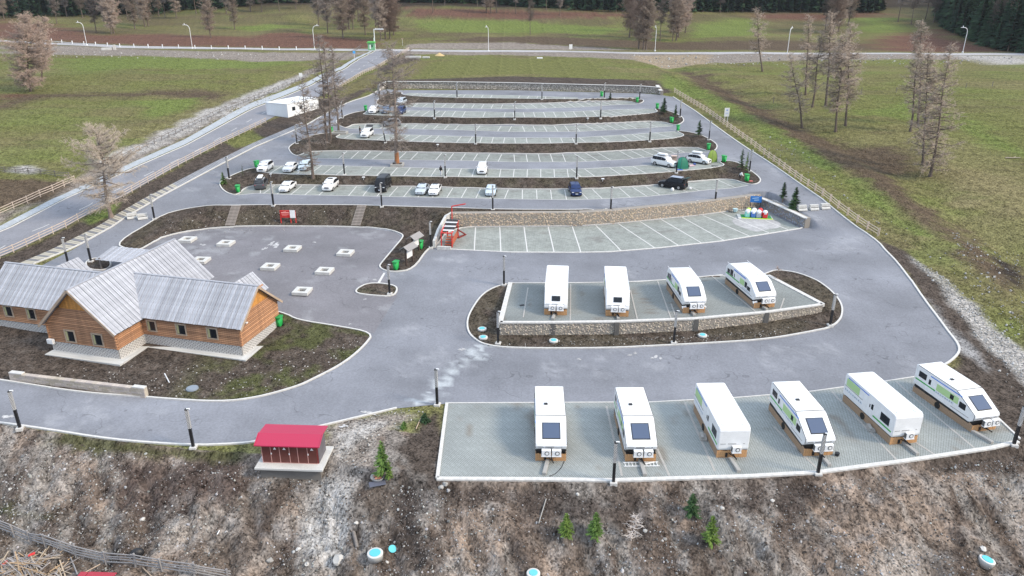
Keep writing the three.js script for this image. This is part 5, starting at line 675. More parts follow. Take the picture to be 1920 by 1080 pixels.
// ---------------------------------------------------------------- steps down the slope
function stairs(label, top, bot, w) { const A = spot(...top), B = spot(...bot), o = thing('plank_steps', label, 'steps'), n = 14; const d = B.clone().sub(A), ry = Math.atan2(d.x, d.z); for (let i = 0; i < n; i++) { const p = A.clone().lerp(B, (i + .5) / n); p.y = Math.max(Hm(p.x, p.z) + .12, lerp(A.y, B.y, (i + .5) / n) + .08); const m = mesh('step', bx(w, .12, d.length() / n * .8), mat(.44, .385, .345, .9, { map: tWood }), o); m.position.copy(p); m.rotation.y = ry; } mesh('stringer', merge([-1, 1].map(s => bar(A.clone().add(V(s * w * .48, .02, 0)), B.clone().add(V(s * w * .48, .08, 0)), .08, .2))), M.woodOld, o); }
stairs('plank steps down the dark slope left of the red notice board', [443, 387], [431, 425], 1.5); stairs('plank steps down the dark slope right of the red notice board', [679, 386], [667, 425], 1.5);
// ---------------------------------------------------------------- bins
{
  const b = thing('wheelie_bin', '', 'bin'); mesh('bin_body', loft([{ z: -.26, pts: [[.20, .1], [.25, .9], [.01, .9]] }, { z: .24, pts: [[.19, .08], [.27, .9], [.01, .9]] }]), M.green, b); const l = mesh('lid', rb(.62, .07, .66, .03, 0, .9, 0), mat(.015, .30, .07, .5), b); mesh('handle', bx(.5, .04, .06, 0, .95, -.36), M.green, l); for (const s of [-1, 1]) mesh('wheel', cyl(.1, .1, .06, s * .26, .1, -.24, 12, 0, Math.PI / 2), M.black, b);
  const L = [[525, 613, 'beside the right gable of the log house'], [743, 507, 'on the soil tip near the triangular bed'], [789, 468, 'behind the notice boards'], [447, 362, 'at the left end of the lowest terrace'], [482, 315, 'left of the white car on the second terrace'], [622, 250, 'beside the stone planter of the tree'], [686, 208.5, 'left of the white car on the fourth terrace'], [1128, 182, 'on the topmost terrace'], [1194.5, 193, 'at the right tip of the fifth terrace'], [1232, 204.5, 'left of the small pines at the right bend'], [1259, 231, 'below the small pines at the right bend'], [1271, 246, 'at the right end of the third terrace row'], [1328, 282, 'on the tip of the bed by the right road'], [1357, 305, 'right of the lime green tent'], [1399.5, 341, 'next to the person in a white top']];
  L.forEach(([x, y, t], i) => { const p = spot(x, y, .1), o = i ? dup(b, p, 0) : b; o.position.copy(p); o.rotation.y = rr(-.5, .5); o.scale.setScalar(i < 3 ? 1.3 : 1.35); o.userData.label = 'green wheelie bin ' + t; o.userData.group = 'green wheelie bins'; });
}
// ---------------------------------------------------------------- planters, barriers, manholes
{
  const s = .95, pl = thing('concrete_planter', '', 'planter'); const u = [[0, -.75, 2.1, .55], [0, .75, 2.1, .55], [-.775, 0, .55, .95], [.775, 0, .55, .95]]; mesh('rim', merge(u.map(([x, z, w, d]) => rb(w, .42, d, .03, x, 0, z))), M.concLight, pl); mesh('soil', bx(1.2, .05, 1.1, 0, .03, 0), mat(.04, .035, .03, 1), pl); mesh('stump', merge([rod(V(.1, 0, .1), V(.05, .5, .05), .05, .03), rod(V(-.2, 0, -.1), V(-.2, .35, -.1), .03, .02)]), M.woodOld, pl);
  [[352, 452, 'beyond the ridge end of the log house roof'], [424, 459, 'second from the left in the back row on the plaza'], [549, 469, 'third in the back row on the plaza'], [648, 477, 'rightmost of the back row on the plaza'], [377, 491, 'half hidden by the log house roof'], [507, 503, 'left of the middle in the front row'], [609, 511, 'nearest the triangular bed'], [567, 549, 'closest to the log house gable']].forEach(([x, y, t], i) => { const p = spot(x, y, .02), o = i ? dup(pl, p, 0) : pl; o.position.copy(p); o.rotation.y = -.12 + rr(-.05, .05); o.userData.label = 'square white concrete planter ' + t; o.userData.group = 'square planters on the asphalt plaza'; });
  const br = thing('road_barrier', '', 'barrier'); mesh('block', extrude([[-.55, 0], [.55, 0], [.5, .22], [.24, .42], [.2, .85], [-.2, .85], [-.24, .42], [-.5, .22]], 1.5, .03).rotateY(Math.PI / 2), M.concLight, br); mesh('slot', bx(1.3, .08, .04, 0, .36, .33), M.concDark, br);
  [[248, 409, .5, 'left of the pair beside the footpath'], [268, 410, .5, 'right of the pair beside the footpath'], [1503, 394, .15, 'nearest the dark young spruce'], [1525, 393, .15, 'in the middle of three across the right road'], [1546, 391, .15, 'nearest the meadow fence']].forEach(([x, y, r, t], i) => { const p = spot(x, y, .02), o = i ? dup(br, p, 0) : br; o.position.copy(p); o.rotation.y = r; o.userData.label = 'white concrete road barrier ' + t; o.userData.group = 'concrete barriers'; });
  const mh = thing('manhole', '', 'manhole'); mesh('ring', new THREE.LatheGeometry([[0, 0], [.62, 0], [.66, .04], [.66, .24], [.62, .28], [.4, .28], [.38, .26], [0, .26]].map(p => new THREE.Vector2(...p)), 28), M.concLight, mh); mesh('lid', cyl(.42, .40, .06, 0, .27, 0, 24), mat(.12, .50, .55, .6), mh);
  [[904, 620, 'upper of two at the left tip of the trailer island'], [906, 636, 'lower of two at the left tip of the trailer island'], [1038, 642, 'below the first drain of the island wall'], [1317, 632, 'right of the lamp below the island wall'], [1000, 1081, 'cut off by the bottom edge of the picture']].forEach(([x, y, t], i) => { const p = spot(x, y, .1), o = i ? dup(mh, p, 0) : mh; o.position.copy(p); o.scale.set(.8, .8, .8); o.userData.label = 'round manhole with turquoise lid ' + t; o.userData.group = 'turquoise manholes'; });
  const big = (x, y, s, h, label, tilt) => { const o = thing('manhole', label, 'manhole', spot(x, y, -.1), 0, 'turquoise manholes'); mesh('ring', new THREE.LatheGeometry([[0, 0], [.70, 0], [.74, h - .04], [.70, h], [.5, h], [.48, h - .03], [0, h - .03]].map(p => new THREE.Vector2(p[0] * s, p[1])), 30), M.concLight, o); mesh('lid', cyl(.52 * s, .5 * s, .06, 0, h - .02, 0, 26), mat(.10, .48, .58, .6), o); o.rotation.z = tilt; };
  big(704, 1046, .85, .55, 'tall concrete manhole with turquoise lid at the bottom of the gravel track', 0); big(1848, 1052, .82, .6, 'tilted manhole with turquoise lid on the rubble at lower right', -.2);
  const ld = solo('loose_lid', cyl(.32, .32, .05, 0, 0, 0, 24), mat(.10, .48, .55, .6), 'loose turquoise lid lying on stones beside the tall manhole', 'lid', spot(736, 1032, .15)); ld.rotation.set(.4, 0, -.3);
  solo('manhole', merge([cyl(.62, .60, .12, 0, 0, 0, 26), cyl(.5, .48, .05, 0, .12, 0, 26)]), mat(.22, .26, .31, .6), 'grey-blue round manhole lid in the yard below the log house', 'manhole', spot(361, 731, .12));
}
// ---------------------------------------------------------------- red electrical cabinet
{
  const p = at(546, 874, 0), o = thing('electrical_cabinet', 'red electrical cabinet with brown doors on a concrete base', 'electrical cabinet', V(p.x, .15, p.z), -.05); const W = 4.95, D = 2.1, x0 = -W / 2;
  mesh('slab', rb(5.95, .2, 3.6, .03, .05, -.05, -.95), M.concLight, o); mesh('base', bx(5.3, 2.2, 2.6, .05, -2.25, -.85), mat(.22, .205, .19, .95, { map: tConc }), o);
  mesh('housing', bx(W, 2.05, D, 0, .16, -D / 2 - .05), mat(.20, .03, .03, .5), o); mesh('end_panel', bx(.06, 1.95, D - .1, W / 2 + .01, .2, -D / 2 - .05), mat(.16, .15, .17, .5, { map: tConc }), o);
  const roofM = mat(.60, .03, .10, .4, { map: tConc }); mesh('roof', slab([V(x0 - .35, 2.12, .38), V(W / 2 + .30, 2.12, .38), V(W / 2 + .30, 2.62, -.85), V(x0 - .35, 2.62, -.85)], .07), roofM, o); mesh('roof', slab([V(x0 - .35, 2.62, -.85), V(W / 2 + .30, 2.62, -.85), V(W / 2 + .30, 2.45, -2.5), V(x0 - .35, 2.45, -2.5)], .07), roofM, o); mesh('roof_edge', merge([bar(V(x0 - .38, 2.13, .40), V(W / 2 + .33, 2.13, .40), .05, .10), bar(V(W / 2 + .32, 2.13, .38), V(W / 2 + .32, 2.62, -.85), .05, .09), bar(V(x0 - .37, 2.13, .38), V(x0 - .37, 2.62, -.85), .05, .09)]), roofM, o); mesh('gable_fill', merge([-1, 1].map(s => slab([V(s * W * .49, 2.05, -.05), V(s * W * .49, 2.05, -D), V(s * W * .49, 2.45, -D), V(s * W * .49, 2.55, -.85)], .05))), mat(.2, .03, .03, .5), o);
  const dm = mat(.11, .028, .022, .45), fm = mat(.55, .30, .27, .5), dw = [.78, .78, .86, .72, .86, .82]; let x = x0 + .06;
  dw.forEach((w, i) => { const d = mesh('door', rb(w - .05, 1.88, .05, .012, x + w / 2, .22, .0), dm, o); mesh('door_frame', merge([bx(.05, 1.94, .07, x, .2, 0), bx(w, .05, .07, x + w / 2, .17, 0), bx(w, .05, .07, x + w / 2, 2.10, 0)]), fm, d); if ([1, 2, 5].includes(i)) { const t = new THREE.Shape([[-.14, 0], [.14, 0], [0, .22]].map(q => new THREE.Vector2(...q))); const g = flat(new THREE.ExtrudeGeometry(t, { depth: .012, bevelEnabled: false })); g.translate(x + w / 2, 1.55, .03); mesh('warning_triangle', g, M.white, d); } if (i % 2 === 1) mesh('handle', bx(.08, .16, .05, x + (i === 3 ? -.02 : .05), 1.05, .04), M.white, d); x += w; });
}
// ---------------------------------------------------------------- notice boards and signs
function noticeBoard(label, x, y, ry) { const o = thing('notice_board', label, 'notice board', spot(x, y), ry); for (const s of [-1, 1]) mesh('post', bx(.2, 2.7, .2, s * .85, -.2, 0), mat(.07, .045, .035, .8), o); mesh('panel', bx(1.45, 1.1, .08, 0, 1.05, .06), M.whiteMatt, o); mesh('panel_frame', merge([bx(1.6, .07, .12, 0, .98, .06), bx(1.6, .07, .12, 0, 2.15, .06)]), M.woodOld, o); for (const s of [-1, 1]) { const r = mesh('roof', slab([V(-1.3, 2.9, 0), V(-1.3, 2.35, s * .75), V(1.3, 2.35, s * .75), V(1.3, 2.9, 0)], .06), M.woodGrey, o); for (let i = 0; i < 7; i++) mesh('roof_board', slab([V(-1.29 + i * .37, 2.93, 0), V(-1.29 + i * .37, 2.385, s * .75), V(-.96 + i * .37, 2.385, s * .75), V(-.96 + i * .37, 2.93, 0)], .03), M.woodGrey, r); } return o; }
noticeBoard('roofed notice board with white panel standing nearer the road', 768, 495, 1.15); noticeBoard('roofed notice board with white panel nearer the red shelter', 780, 474, 1.15);
{
  const o = thing('red_notice_board', 'red board with pale print and a white sheet on the dark slope', 'notice board', spot(541, 419), 0); for (const x of [-1.15, .45, 1.25]) mesh('post', bx(.12, 2.1, .12, x, -.1, 0), M.red, o);
  const cv = document.createElement('canvas'); cv.width = 128; cv.height = 96; const c = cv.getContext('2d'); c.fillStyle = '#b3201d'; c.fillRect(0, 0, 128, 96); c.fillStyle = '#f0a9a2'; c.fillRect(14, 18, 100, 12); c.fillStyle = '#e58f88'; c.fillRect(14, 40, 100, 8); c.fillRect(22, 54, 84, 5); c.fillRect(22, 66, 60, 5); c.fillRect(46, 8, 34, 8); const tx = new THREE.CanvasTexture(cv); tx.colorSpace = THREE.SRGBColorSpace;
  mesh('panel', bx(1.6, 1.15, .08, -.35, 1.0, .05), new THREE.MeshStandardMaterial({ map: tx, roughness: .5 }), o); const w = mesh('white_sheet', bx(.85, 1.3, .04, .85, .95, .1), M.white, o); mesh('sheet_rail', bx(.85, .06, .06, .85, .9, .12), M.black, w); mesh('top_rail', bx(2.5, .1, .1, .05, 2.1, 0), M.red, o);
  // blue board by the recycling bins
  const b = thing('blue_board', 'blue printed board by the stone corner behind the recycling bins', 'sign', spot(1415, 394), -.2); for (const s of [-1, 1]) mesh('post', bx(.1, 2.6, .1, s * .8, -.3, 0), M.dark, b); mesh('panel', bx(1.9, 1.1, .07, 0, 1.4, .05), mat(.03, .20, .58, .4), b); mesh('emblem', merge([bx(1.1, .12, .03, -.1, 2.1, .09, 0, 0, .15), bx(.8, .14, .03, .1, 1.75, .09, 0, 0, .1)]), mat(.45, .65, .85, .4), b);
  const s = thing('white_sign', 'white board with print standing in the right meadow beyond the fence', 'sign', spot(1361, 228), .1); for (const q of [-1, 1]) mesh('post', bx(.09, 1.6, .09, q * .35, -.3, 0), M.metal, s); mesh('panel', bx(1.2, 2.0, .06, 0, 1.2, .05), M.whiteMatt, s); mesh('print', merge([bx(.4, .35, .02, 0, 2.5, .09), bx(.7, .08, .02, 0, 2.0, .09), bx(.7, .08, .02, 0, 1.8, .09)]), mat(.3, .4, .7, .6), s);
  const sg = (x, y, w, h, z, label, m = M.whiteMatt) => { const q = thing('roadside_sign', label, 'sign', spot(x, y), .1); mesh('post', cyl(.05, .05, z, 0, 0, 0, 8), M.metal, q); mesh('panel', rb(w, h, .05, .02, 0, z - .2, .05), m, q); };
  sg(584, 208, 1.0, .95, 1.3, 'white sign board right of the white cabin'); sg(565, 152, 1.0, 1.1, 1.5, 'white sign on the verge beyond the access road'); sg(665, 113, .9, .9, 2.6, 'blue round-topped sign beside the access road below the green booth', mat(.08, .40, .85, .4)); sg(1070, 94, 1.4, 2.0, .6, 'small grey blue board beside the far road'); sg(755, 86, .7, .5, 3, 'signpost with a cross arm by the far junction', M.woodPale);
}
{ // red framed shelter against the wall
  const A = at(828, 464, 2.45), B = at(850, 428, 2.45), ry = Math.atan2(B.x - A.x, B.z - A.z) + Math.PI, o = thing('red_shelter', 'red framed shelter with slatted roof leaning on the white side wall', 'shelter', V(A.x, 2.45, A.z), ry); // local -z runs up the slope
  const L = A.distanceTo(B), bm = (a, b, w = .16) => bar(V(...a), V(...b), w); mesh('frame', merge([bm([0, 0, 0], [0, 2.5, 0]), bm([1.7, 0, -.2], [1.7, 2.4, -.2]), bm([0, 2.5, 0], [1.7, 2.4, -.2]), bm([0, 0, -L * .55], [0, 3.0, -L * .55]), bm([1.8, 0, -L * .55], [1.8, 2.9, -L * .55]), bm([0, 2.5, 0], [0, 3.0, -L * .6]), bm([1.7, 2.4, -.2], [1.8, 2.9, -L * .6]), bm([0, 0, -L], [0, 4.2, -L]), bm([0, 4.2, -L], [2.4, 4.7, -L])]), M.red, o);
  for (let i = 0; i < 9; i++) mesh('roof_slat', bx(2.0, .05, .52, .9, lerp(2.5, 3.05, i / 9) + .08, -L * .12 - i * L * .055), i % 3 ? M.dark : M.metal, o); mesh('back_panel', slab([V(1.75, .3, -.3), V(1.78, .3, -L * .5), V(1.8, 1.5, -L * .5), V(1.72, 1.3, -.3)], .06), mat(.40, .10, .05, .7), o); o.scale.setScalar(.92);
  for (let i = 0; i < 4; i++) mesh('step', bx(1.3, .12, .5, 1.0, .15 + i * .25, -.9 - i * .6), mat(.45, .12, .06, .7), o); mesh('side_brace', merge([bm([1.8, .1, -L * .5], [2.8, .05, -L * .72], .3), bm([1.8, 1.6, -L * .5], [2.7, .3, -L * .68], .2)]), mat(.18, .02, .015, .7), o);
  const q = gp([[818, 466], [826, 448], [840, 424], [852, 403]]).map(([x, z]) => [x - .3, z]); struct('side_wall', ribbon(q, .38, .15, -1.0, false, 0, (x, z) => lerp(3.5, 4.7, clamp((-z - 105) / 12))), M.concLight); struct('side_wall', ribbon(gp([[820, 467.5], [845, 468.5]]), .35, .5, -.3), M.concLight);
}
{ // recycling station
  const p = spot(1415, 409), o = thing('sorting_platform', 'low platform with green mat and lime edge in the walled corner', 'platform', p, -.16); mesh('slab', rb(5.6, .32, 2.6, .05, 0, -.1, 0), M.concLight, o); mesh('mat', rb(4.9, .04, 2.1, .01, .2, .22, -.05), mat(.02, .22, .07, .9), o); mesh('lime_edge', bx(5.0, .06, .3, .25, .225, 1.05), mat(.45, .62, .04, .6), o);
  const tub = (dx, dz, m, lid, label) => { const w = V(dx, .26, dz).applyAxisAngle(V(0, 1, 0), -.16).add(p), q = thing('recycling_bin', label, 'bin', w, -.16 + rr(-.1, .1), 'coloured recycling bins'); mesh('bin_body', rb(.78, .95, .72, .1), m, q); const l = mesh('lid', new THREE.SphereGeometry(.42, 16, 8, 0, Math.PI * 2, 0, Math.PI / 2).translate(0, .9, 0), lid, q); mesh('opening', rb(.4, .22, .1, .03, 0, .68, .35), M.whiteMatt, q); };
  const te = mat(.25, .62, .60, .4), bl = mat(.06, .17, .55, .4), gb = mat(.38, .42, .55, .4), rd = mat(.62, .03, .04, .4), lm = mat(.50, .66, .12, .4);
  tub(-1.3, .25, te, M.white, 'teal recycling bin at the left of the front row'); tub(-.4, .3, bl, M.white, 'blue recycling bin with white hood'); tub(.5, .3, gb, M.white, 'grey blue recycling bin'); tub(1.5, .4, rd, M.whiteMatt, 'red and white recycling bin at the right'); tub(-1.0, -.7, lm, lm, 'lime topped recycling bin at the back left'); tub(-.1, -.7, lm, M.white, 'lime and white recycling bin in the back middle'); tub(.9, -.8, rd, rd, 'red recycling bin at the back right');
  solo('wash_basin', merge([cyl(.35, .45, .5, 0, .2, 0, 16), cyl(.1, .1, .2, 0, 0, 0, 8)]), mat(.45, .62, .68, .4), 'pale blue tub against the tan wall left of the bins', 'tub', spot(1378, 398.5)); solo('stool', merge([rb(.5, .06, .5, .02, 0, .5, 0), bx(.06, .5, .06, -.2, 0, -.2), bx(.06, .5, .06, .2, 0, -.2), bx(.06, .5, .06, -.2, 0, .2), bx(.06, .5, .06, .2, 0, .2)]), M.woodOld, 'small brown stool against the tan wall', 'stool', spot(1369, 398));
  const rk = thing('railing', 'short dark railing in front of the wall behind the bins', 'railing', spot(1402, 396), -.1); for (let i = 0; i < 8; i++) mesh('bar', bx(.05, .8, .05, -1.1 + i * .31, 0, 0), M.dark, rk); mesh('top_rail', bx(2.4, .08, .08, 0, .8, 0), M.woodPale, rk);
}
// ---------------------------------------------------------------- white cabin, booth, gate camera, street lamps
{
  const a = at(502, 222, 8.0), b = at(543, 226, 8.0), c = at(575, 207, 8.6), u = b.clone().sub(a), W = 6.6, D = 11.4, ry = -Math.atan2(u.z, u.x), o = thing('site_cabin', 'white flat-roofed site cabin beside the access road', 'cabin', V(a.x, Hm(a.x, a.z) - .1, a.z), ry); const y0 = -.3, H = 3.0;
  mesh('wall', bx(W, H - y0, D, W / 2, y0, -D / 2), M.white, o); const rf = mesh('roof', rb(W + .2, .16, D + .2, .05, W / 2, H, -D / 2), M.white, o); for (let i = 0; i < 4; i++) mesh('roof_seam', bx(W + .15, .06, .08, W / 2, H + .15, -1.5 - i * 2.7), M.metal, rf); for (const [z, t] of [[-2.2, 0], [-4.8, 0], [-8.8, 0]]) mesh('window', rb(.06, .9, 1.1, .02, W + .01, 1.3, z), M.glass, o); mesh('door', rb(.06, 2.1, .95, .02, W + .01, .15, -6.8), M.metal, o); mesh('corner_trim', merge([bx(.14, H - y0, .14, W, y0, .0), bx(.14, H - y0, .14, 0, y0, 0)]), M.whiteMatt, o);
}
{
  const p = spot(697, 94), o = thing('guard_booth', 'small green guard booth with overhanging roof at the far junction', 'booth', p, .1); const gm = mat(.16, .40, .22, .6); mesh('wall', bx(2.9, 3.0, 2.6, 0, 0, 0), gm, o); mesh('roof', merge([rb(3.7, .3, 3.3, .06, 0, 3.0, 0), rb(3.1, .35, 2.7, .06, 0, 3.3, 0)]), mat(.10, .42, .09, .6), o); mesh('window', rb(.5, 1.1, .08, .02, .35, 1.3, 1.3), M.glass, o); mesh('door', rb(.55, 1.7, .08, .02, -.45, .6, 1.3), M.whiteMatt, o);
  const q = thing('camera_gantry', 'white pole with a camera arm beside the green booth', 'camera pole', spot(703.5, 93.5)); mesh('pole', merge([cyl(.2, .16, 8.6, 0, 0, 0, 10), bx(.5, 1.6, .4, -.1, 3.4, 0)]), M.white, q); mesh('arm', bx(4.3, .28, .28, 2.0, 8.3, 0), M.white, q); for (let i = 0; i < 6; i++) mesh('camera', bx(.4, .34, .5, .7 + i * .62, 8.55, 0), M.white, q); mesh('control_box', rb(.7, 1.1, .5, .05, 0, 1.2, .3), M.whiteMatt, q);
}
{
  const s = thing('street_lamp', '', 'street lamp'); const cv = new THREE.CatmullRomCurve3([V(0, 0, 0), V(0, 5, 0), V(0, 8.2, 0), V(.25, 9.2, 0), V(1.0, 9.8, 0), V(1.9, 9.9, 0)]); mesh('pole', new THREE.TubeGeometry(cv, 24, .12, 8), M.metal, s); mesh('lamp_head', rb(1.0, .16, .4, .05, 2.3, 9.78, 0), M.metal, s); mesh('base', cyl(.4, .36, .5, 0, 0, 0, 10), M.metal, s); mesh('camera', rb(.25, .6, .25, .05, 2.0, 9.95, 0), M.metal, s);
  [[163, 85, Math.PI, 'leftmost on the far road, arm to the left'], [361, 91, 0, 'on the far road above the left pasture'], [590, 93, Math.PI, 'on the far road behind the tall dead trunks'], [916, 96, -1.2, 'on the far road above the topmost wall'], [1228, 96, -1.2, 'on the far road in front of the larch clump'], [1476, 101, 2.2, 'on the far road at the left of the meadow trees'], [1805, 99, .1, 'on the far road below the dark forest']].forEach(([x, y, r, t], i) => { const p = spot(x, y), o = i ? dup(s, p, 0) : s; o.position.copy(p); o.rotation.y = r; o.userData.label = 'white curved street lamp ' + t; o.userData.group = 'street lamps along the far road'; });
}
// ---------------------------------------------------------------- tents and camping things
function tent(label, x, y, w, h, m, m2, ry) { const o = thing('tent', label, 'tent', spot(x, y, .04), ry); const n = 6, pr = k => { const t = k / n; return [Math.cos(t * Math.PI / 2) ** .8, Math.sin(t * Math.PI / 2)]; }; const mk = (a0, a1) => { const pos = []; for (let k = 0; k < n; k++) { const [r0, y0] = pr(k), [r1, y1] = pr(k + 1), f = (a, r, yy) => V(Math.cos(a) * r * w / 2, yy * h, Math.sin(a) * r * w / 2); const A = f(a0, r0, y0), B = f(a1, r0, y0), Cc = f(a1, r1, y1), D = f(a0, r1, y1); for (const v of [A, B, Cc, A, Cc, D]) pos.push(v.x, v.y, v.z); } const g = new THREE.BufferGeometry(); g.setAttribute('position', new THREE.Float32BufferAttribute(pos, 3)); g.setAttribute('uv', new THREE.Float32BufferAttribute(new Float32Array(pos.length / 3 * 2), 2)); g.computeVertexNormals(); return g; }; for (let i = 0; i < 4; i++) { const a = Math.PI / 4 + i * Math.PI / 2; mesh('tent_panel', mk(a, a + Math.PI / 2), i % 2 ? m2 : m, o); } for (let i = 0; i < 4; i++) { const a = Math.PI / 4 + i * Math.PI / 2, pts = []; for (let k = 0; k <= n; k++) { const [r, yy] = pr(k); pts.push(V(Math.cos(a) * (r * w / 2 + .02), yy * h + .02, Math.sin(a) * (r * w / 2 + .02))); } mesh('pole', new THREE.TubeGeometry(new THREE.CatmullRomCurve3(pts), 10, .03, 4), M.dark, o); } }
tent('tall dark green pop-up tent between two white cars', 1279, 315.5, 2.4, 2.1, mat(.01, .16, .10, .7), mat(.02, .28, .17, .7), .35); tent('tall lime green pop-up tent right of the white car', 1335, 303.5, 1.9, 2.3, mat(.17, .26, .05, .7), mat(.40, .52, .09, .7), .5);
{
  const it = (n, g, m, l, c, x, y, r = 0) => solo(n, g, m, l, c, spot(x, y, .05), r);
  it('folding_shelter', merge([bx(.06, 1.7, .06, -.5, 0, 0), bx(.06, 1.7, .06, .5, 0, 0), rb(1.5, .12, 1.0, .05, 0, 1.65, 0), bx(1.1, 1.5, .04, 0, .15, -.4)]), mat(.50, .40, .36, .8), 'pinkish folding shelter behind the lamp post by the off-roader', 'shelter', 1264, 309); it('sleeping_mat', rb(1.5, .12, .8, .05), mat(.55, .38, .42, .9), 'pale pink bedding spread between the tents', 'bedding', 1295, 311.5, .4); it('gear_bag', rb(.5, .4, .4, .12), mat(.05, .10, .30, .8), 'blue bag on the ground between the tents', 'bag', 1302, 310); it('gear_bag', rb(.45, .35, .45, .12), M.black, 'black bag on the ground right of the dark green tent', 'bag', 1290.5, 313); it('camp_chair', merge([rb(.6, .06, .5, .02, 0, .4, 0), bx(.6, .6, .05, 0, .45, -.25, -.2), bx(.05, .42, .05, -.25, 0, .2), bx(.05, .42, .05, .25, 0, .2), bx(.05, .42, .05, -.25, 0, -.2), bx(.05, .42, .05, .25, 0, -.2)]), M.black, 'black camp chair behind the dark green tent', 'chair', 1288, 304); it('folded_mat', rb(1.2, .08, .45, .03), M.black, 'black folded mat at the foot of the lime tent', 'mat', 1340, 312, -.1); it('ground_sheet', rb(1.2, .06, .6, .02), mat(.05, .1, .45, .8), 'blue ground sheet under the dark green tent', 'ground sheet', 1274, 319, -.1);
  it('camp_table', merge([rb(.8, .05, .5, .02, 0, .45, 0), bx(.04, .45, .04, -.35, 0, .2), bx(.04, .45, .04, .35, 0, .2), bx(.04, .45, .04, -.35, 0, -.2), bx(.04, .45, .04, .35, 0, -.2)]), M.whiteMatt, 'small white camp table behind the black off-roader', 'table', 1283, 353); it('gear_bag', rb(.5, .35, .4, .12), M.metal, 'pale bag with dark base right of the seated person', 'bag', 1294, 355.5); it('plastic_bag', new THREE.SphereGeometry(.3, 10, 8).scale(1, 1.2, .8).translate(0, .3, 0), M.whiteMatt, 'white bag by the rear wheel of the black off-roader', 'bag', 1260.5, 359); it('red_bundle', rb(.7, .25, .4, .1), mat(.5, .15, .13, .8), 'reddish bundle on soil beside the bin at the right tip', 'bundle', 1407.5, 341.5);
}
// ---------------------------------------------------------------- people
function field(bones, cell = .035) { // smooth union of tapered capsules, meshed
  const lo = V(9, 9, 9), hi = V(-9, -9, -9); for (const [a, b, r0, r1] of bones) for (const [p, r] of [[a, r0], [b, r1]]) { lo.min(V(p[0] - r - .08, p[1] - r - .08, p[2] - r - .08)); hi.max(V(p[0] + r + .08, p[1] + r + .08, p[2] + r + .08)); }
  const size = Math.max(hi.x - lo.x, hi.y - lo.y, hi.z - lo.z), c = lo.clone().add(hi).multiplyScalar(.5), n = Math.min(72, Math.ceil(size / cell)), mc = new MarchingCubes(n, new THREE.MeshBasicMaterial(), false, false, 60000), h = size / 2;
  mc.isolation = 0; const B = bones.map(([a, b, r0, r1]) => [V(...a), V(...b), r0, r1]), q = V(), ab = V();
  for (let k = 0; k < n; k++) for (let j = 0; j < n; j++) for (let i = 0; i < n; i++) { const f = v => (v - n / 2) / (n / 2) * h; q.set(c.x + f(i), c.y + f(j), c.z + f(k)); let s = 0; for (const [a, b, r0, r1] of B) { ab.copy(b).sub(a); const t = clamp(q.clone().sub(a).dot(ab) / (ab.lengthSq() + 1e-9)); const d = q.distanceTo(a.clone().addScaledVector(ab, t)) - lerp(r0, r1, t); s += Math.exp(-d * 45); } mc.field[i + j * n + k * n * n] = Math.log(s + 1e-30) / 45; }
  mc.update(); const m = mc.count, p = new Float32Array(m * 3), nn = new Float32Array(m * 3); for (let i = 0; i < m; i++) { p[3 * i] = mc.positionArray[3 * i] * h + c.x; p[3 * i + 1] = mc.positionArray[3 * i + 1] * h + c.y; p[3 * i + 2] = mc.positionArray[3 * i + 2] * h + c.z; } nn.set(mc.normalArray.subarray(0, m * 3));
  const g = new THREE.BufferGeometry(); g.setAttribute('position', new THREE.BufferAttribute(p, 3)); g.setAttribute('normal', new THREE.BufferAttribute(nn, 3)); g.setAttribute('uv', new THREE.BufferAttribute(new Float32Array(m * 2), 2)); return g;
}
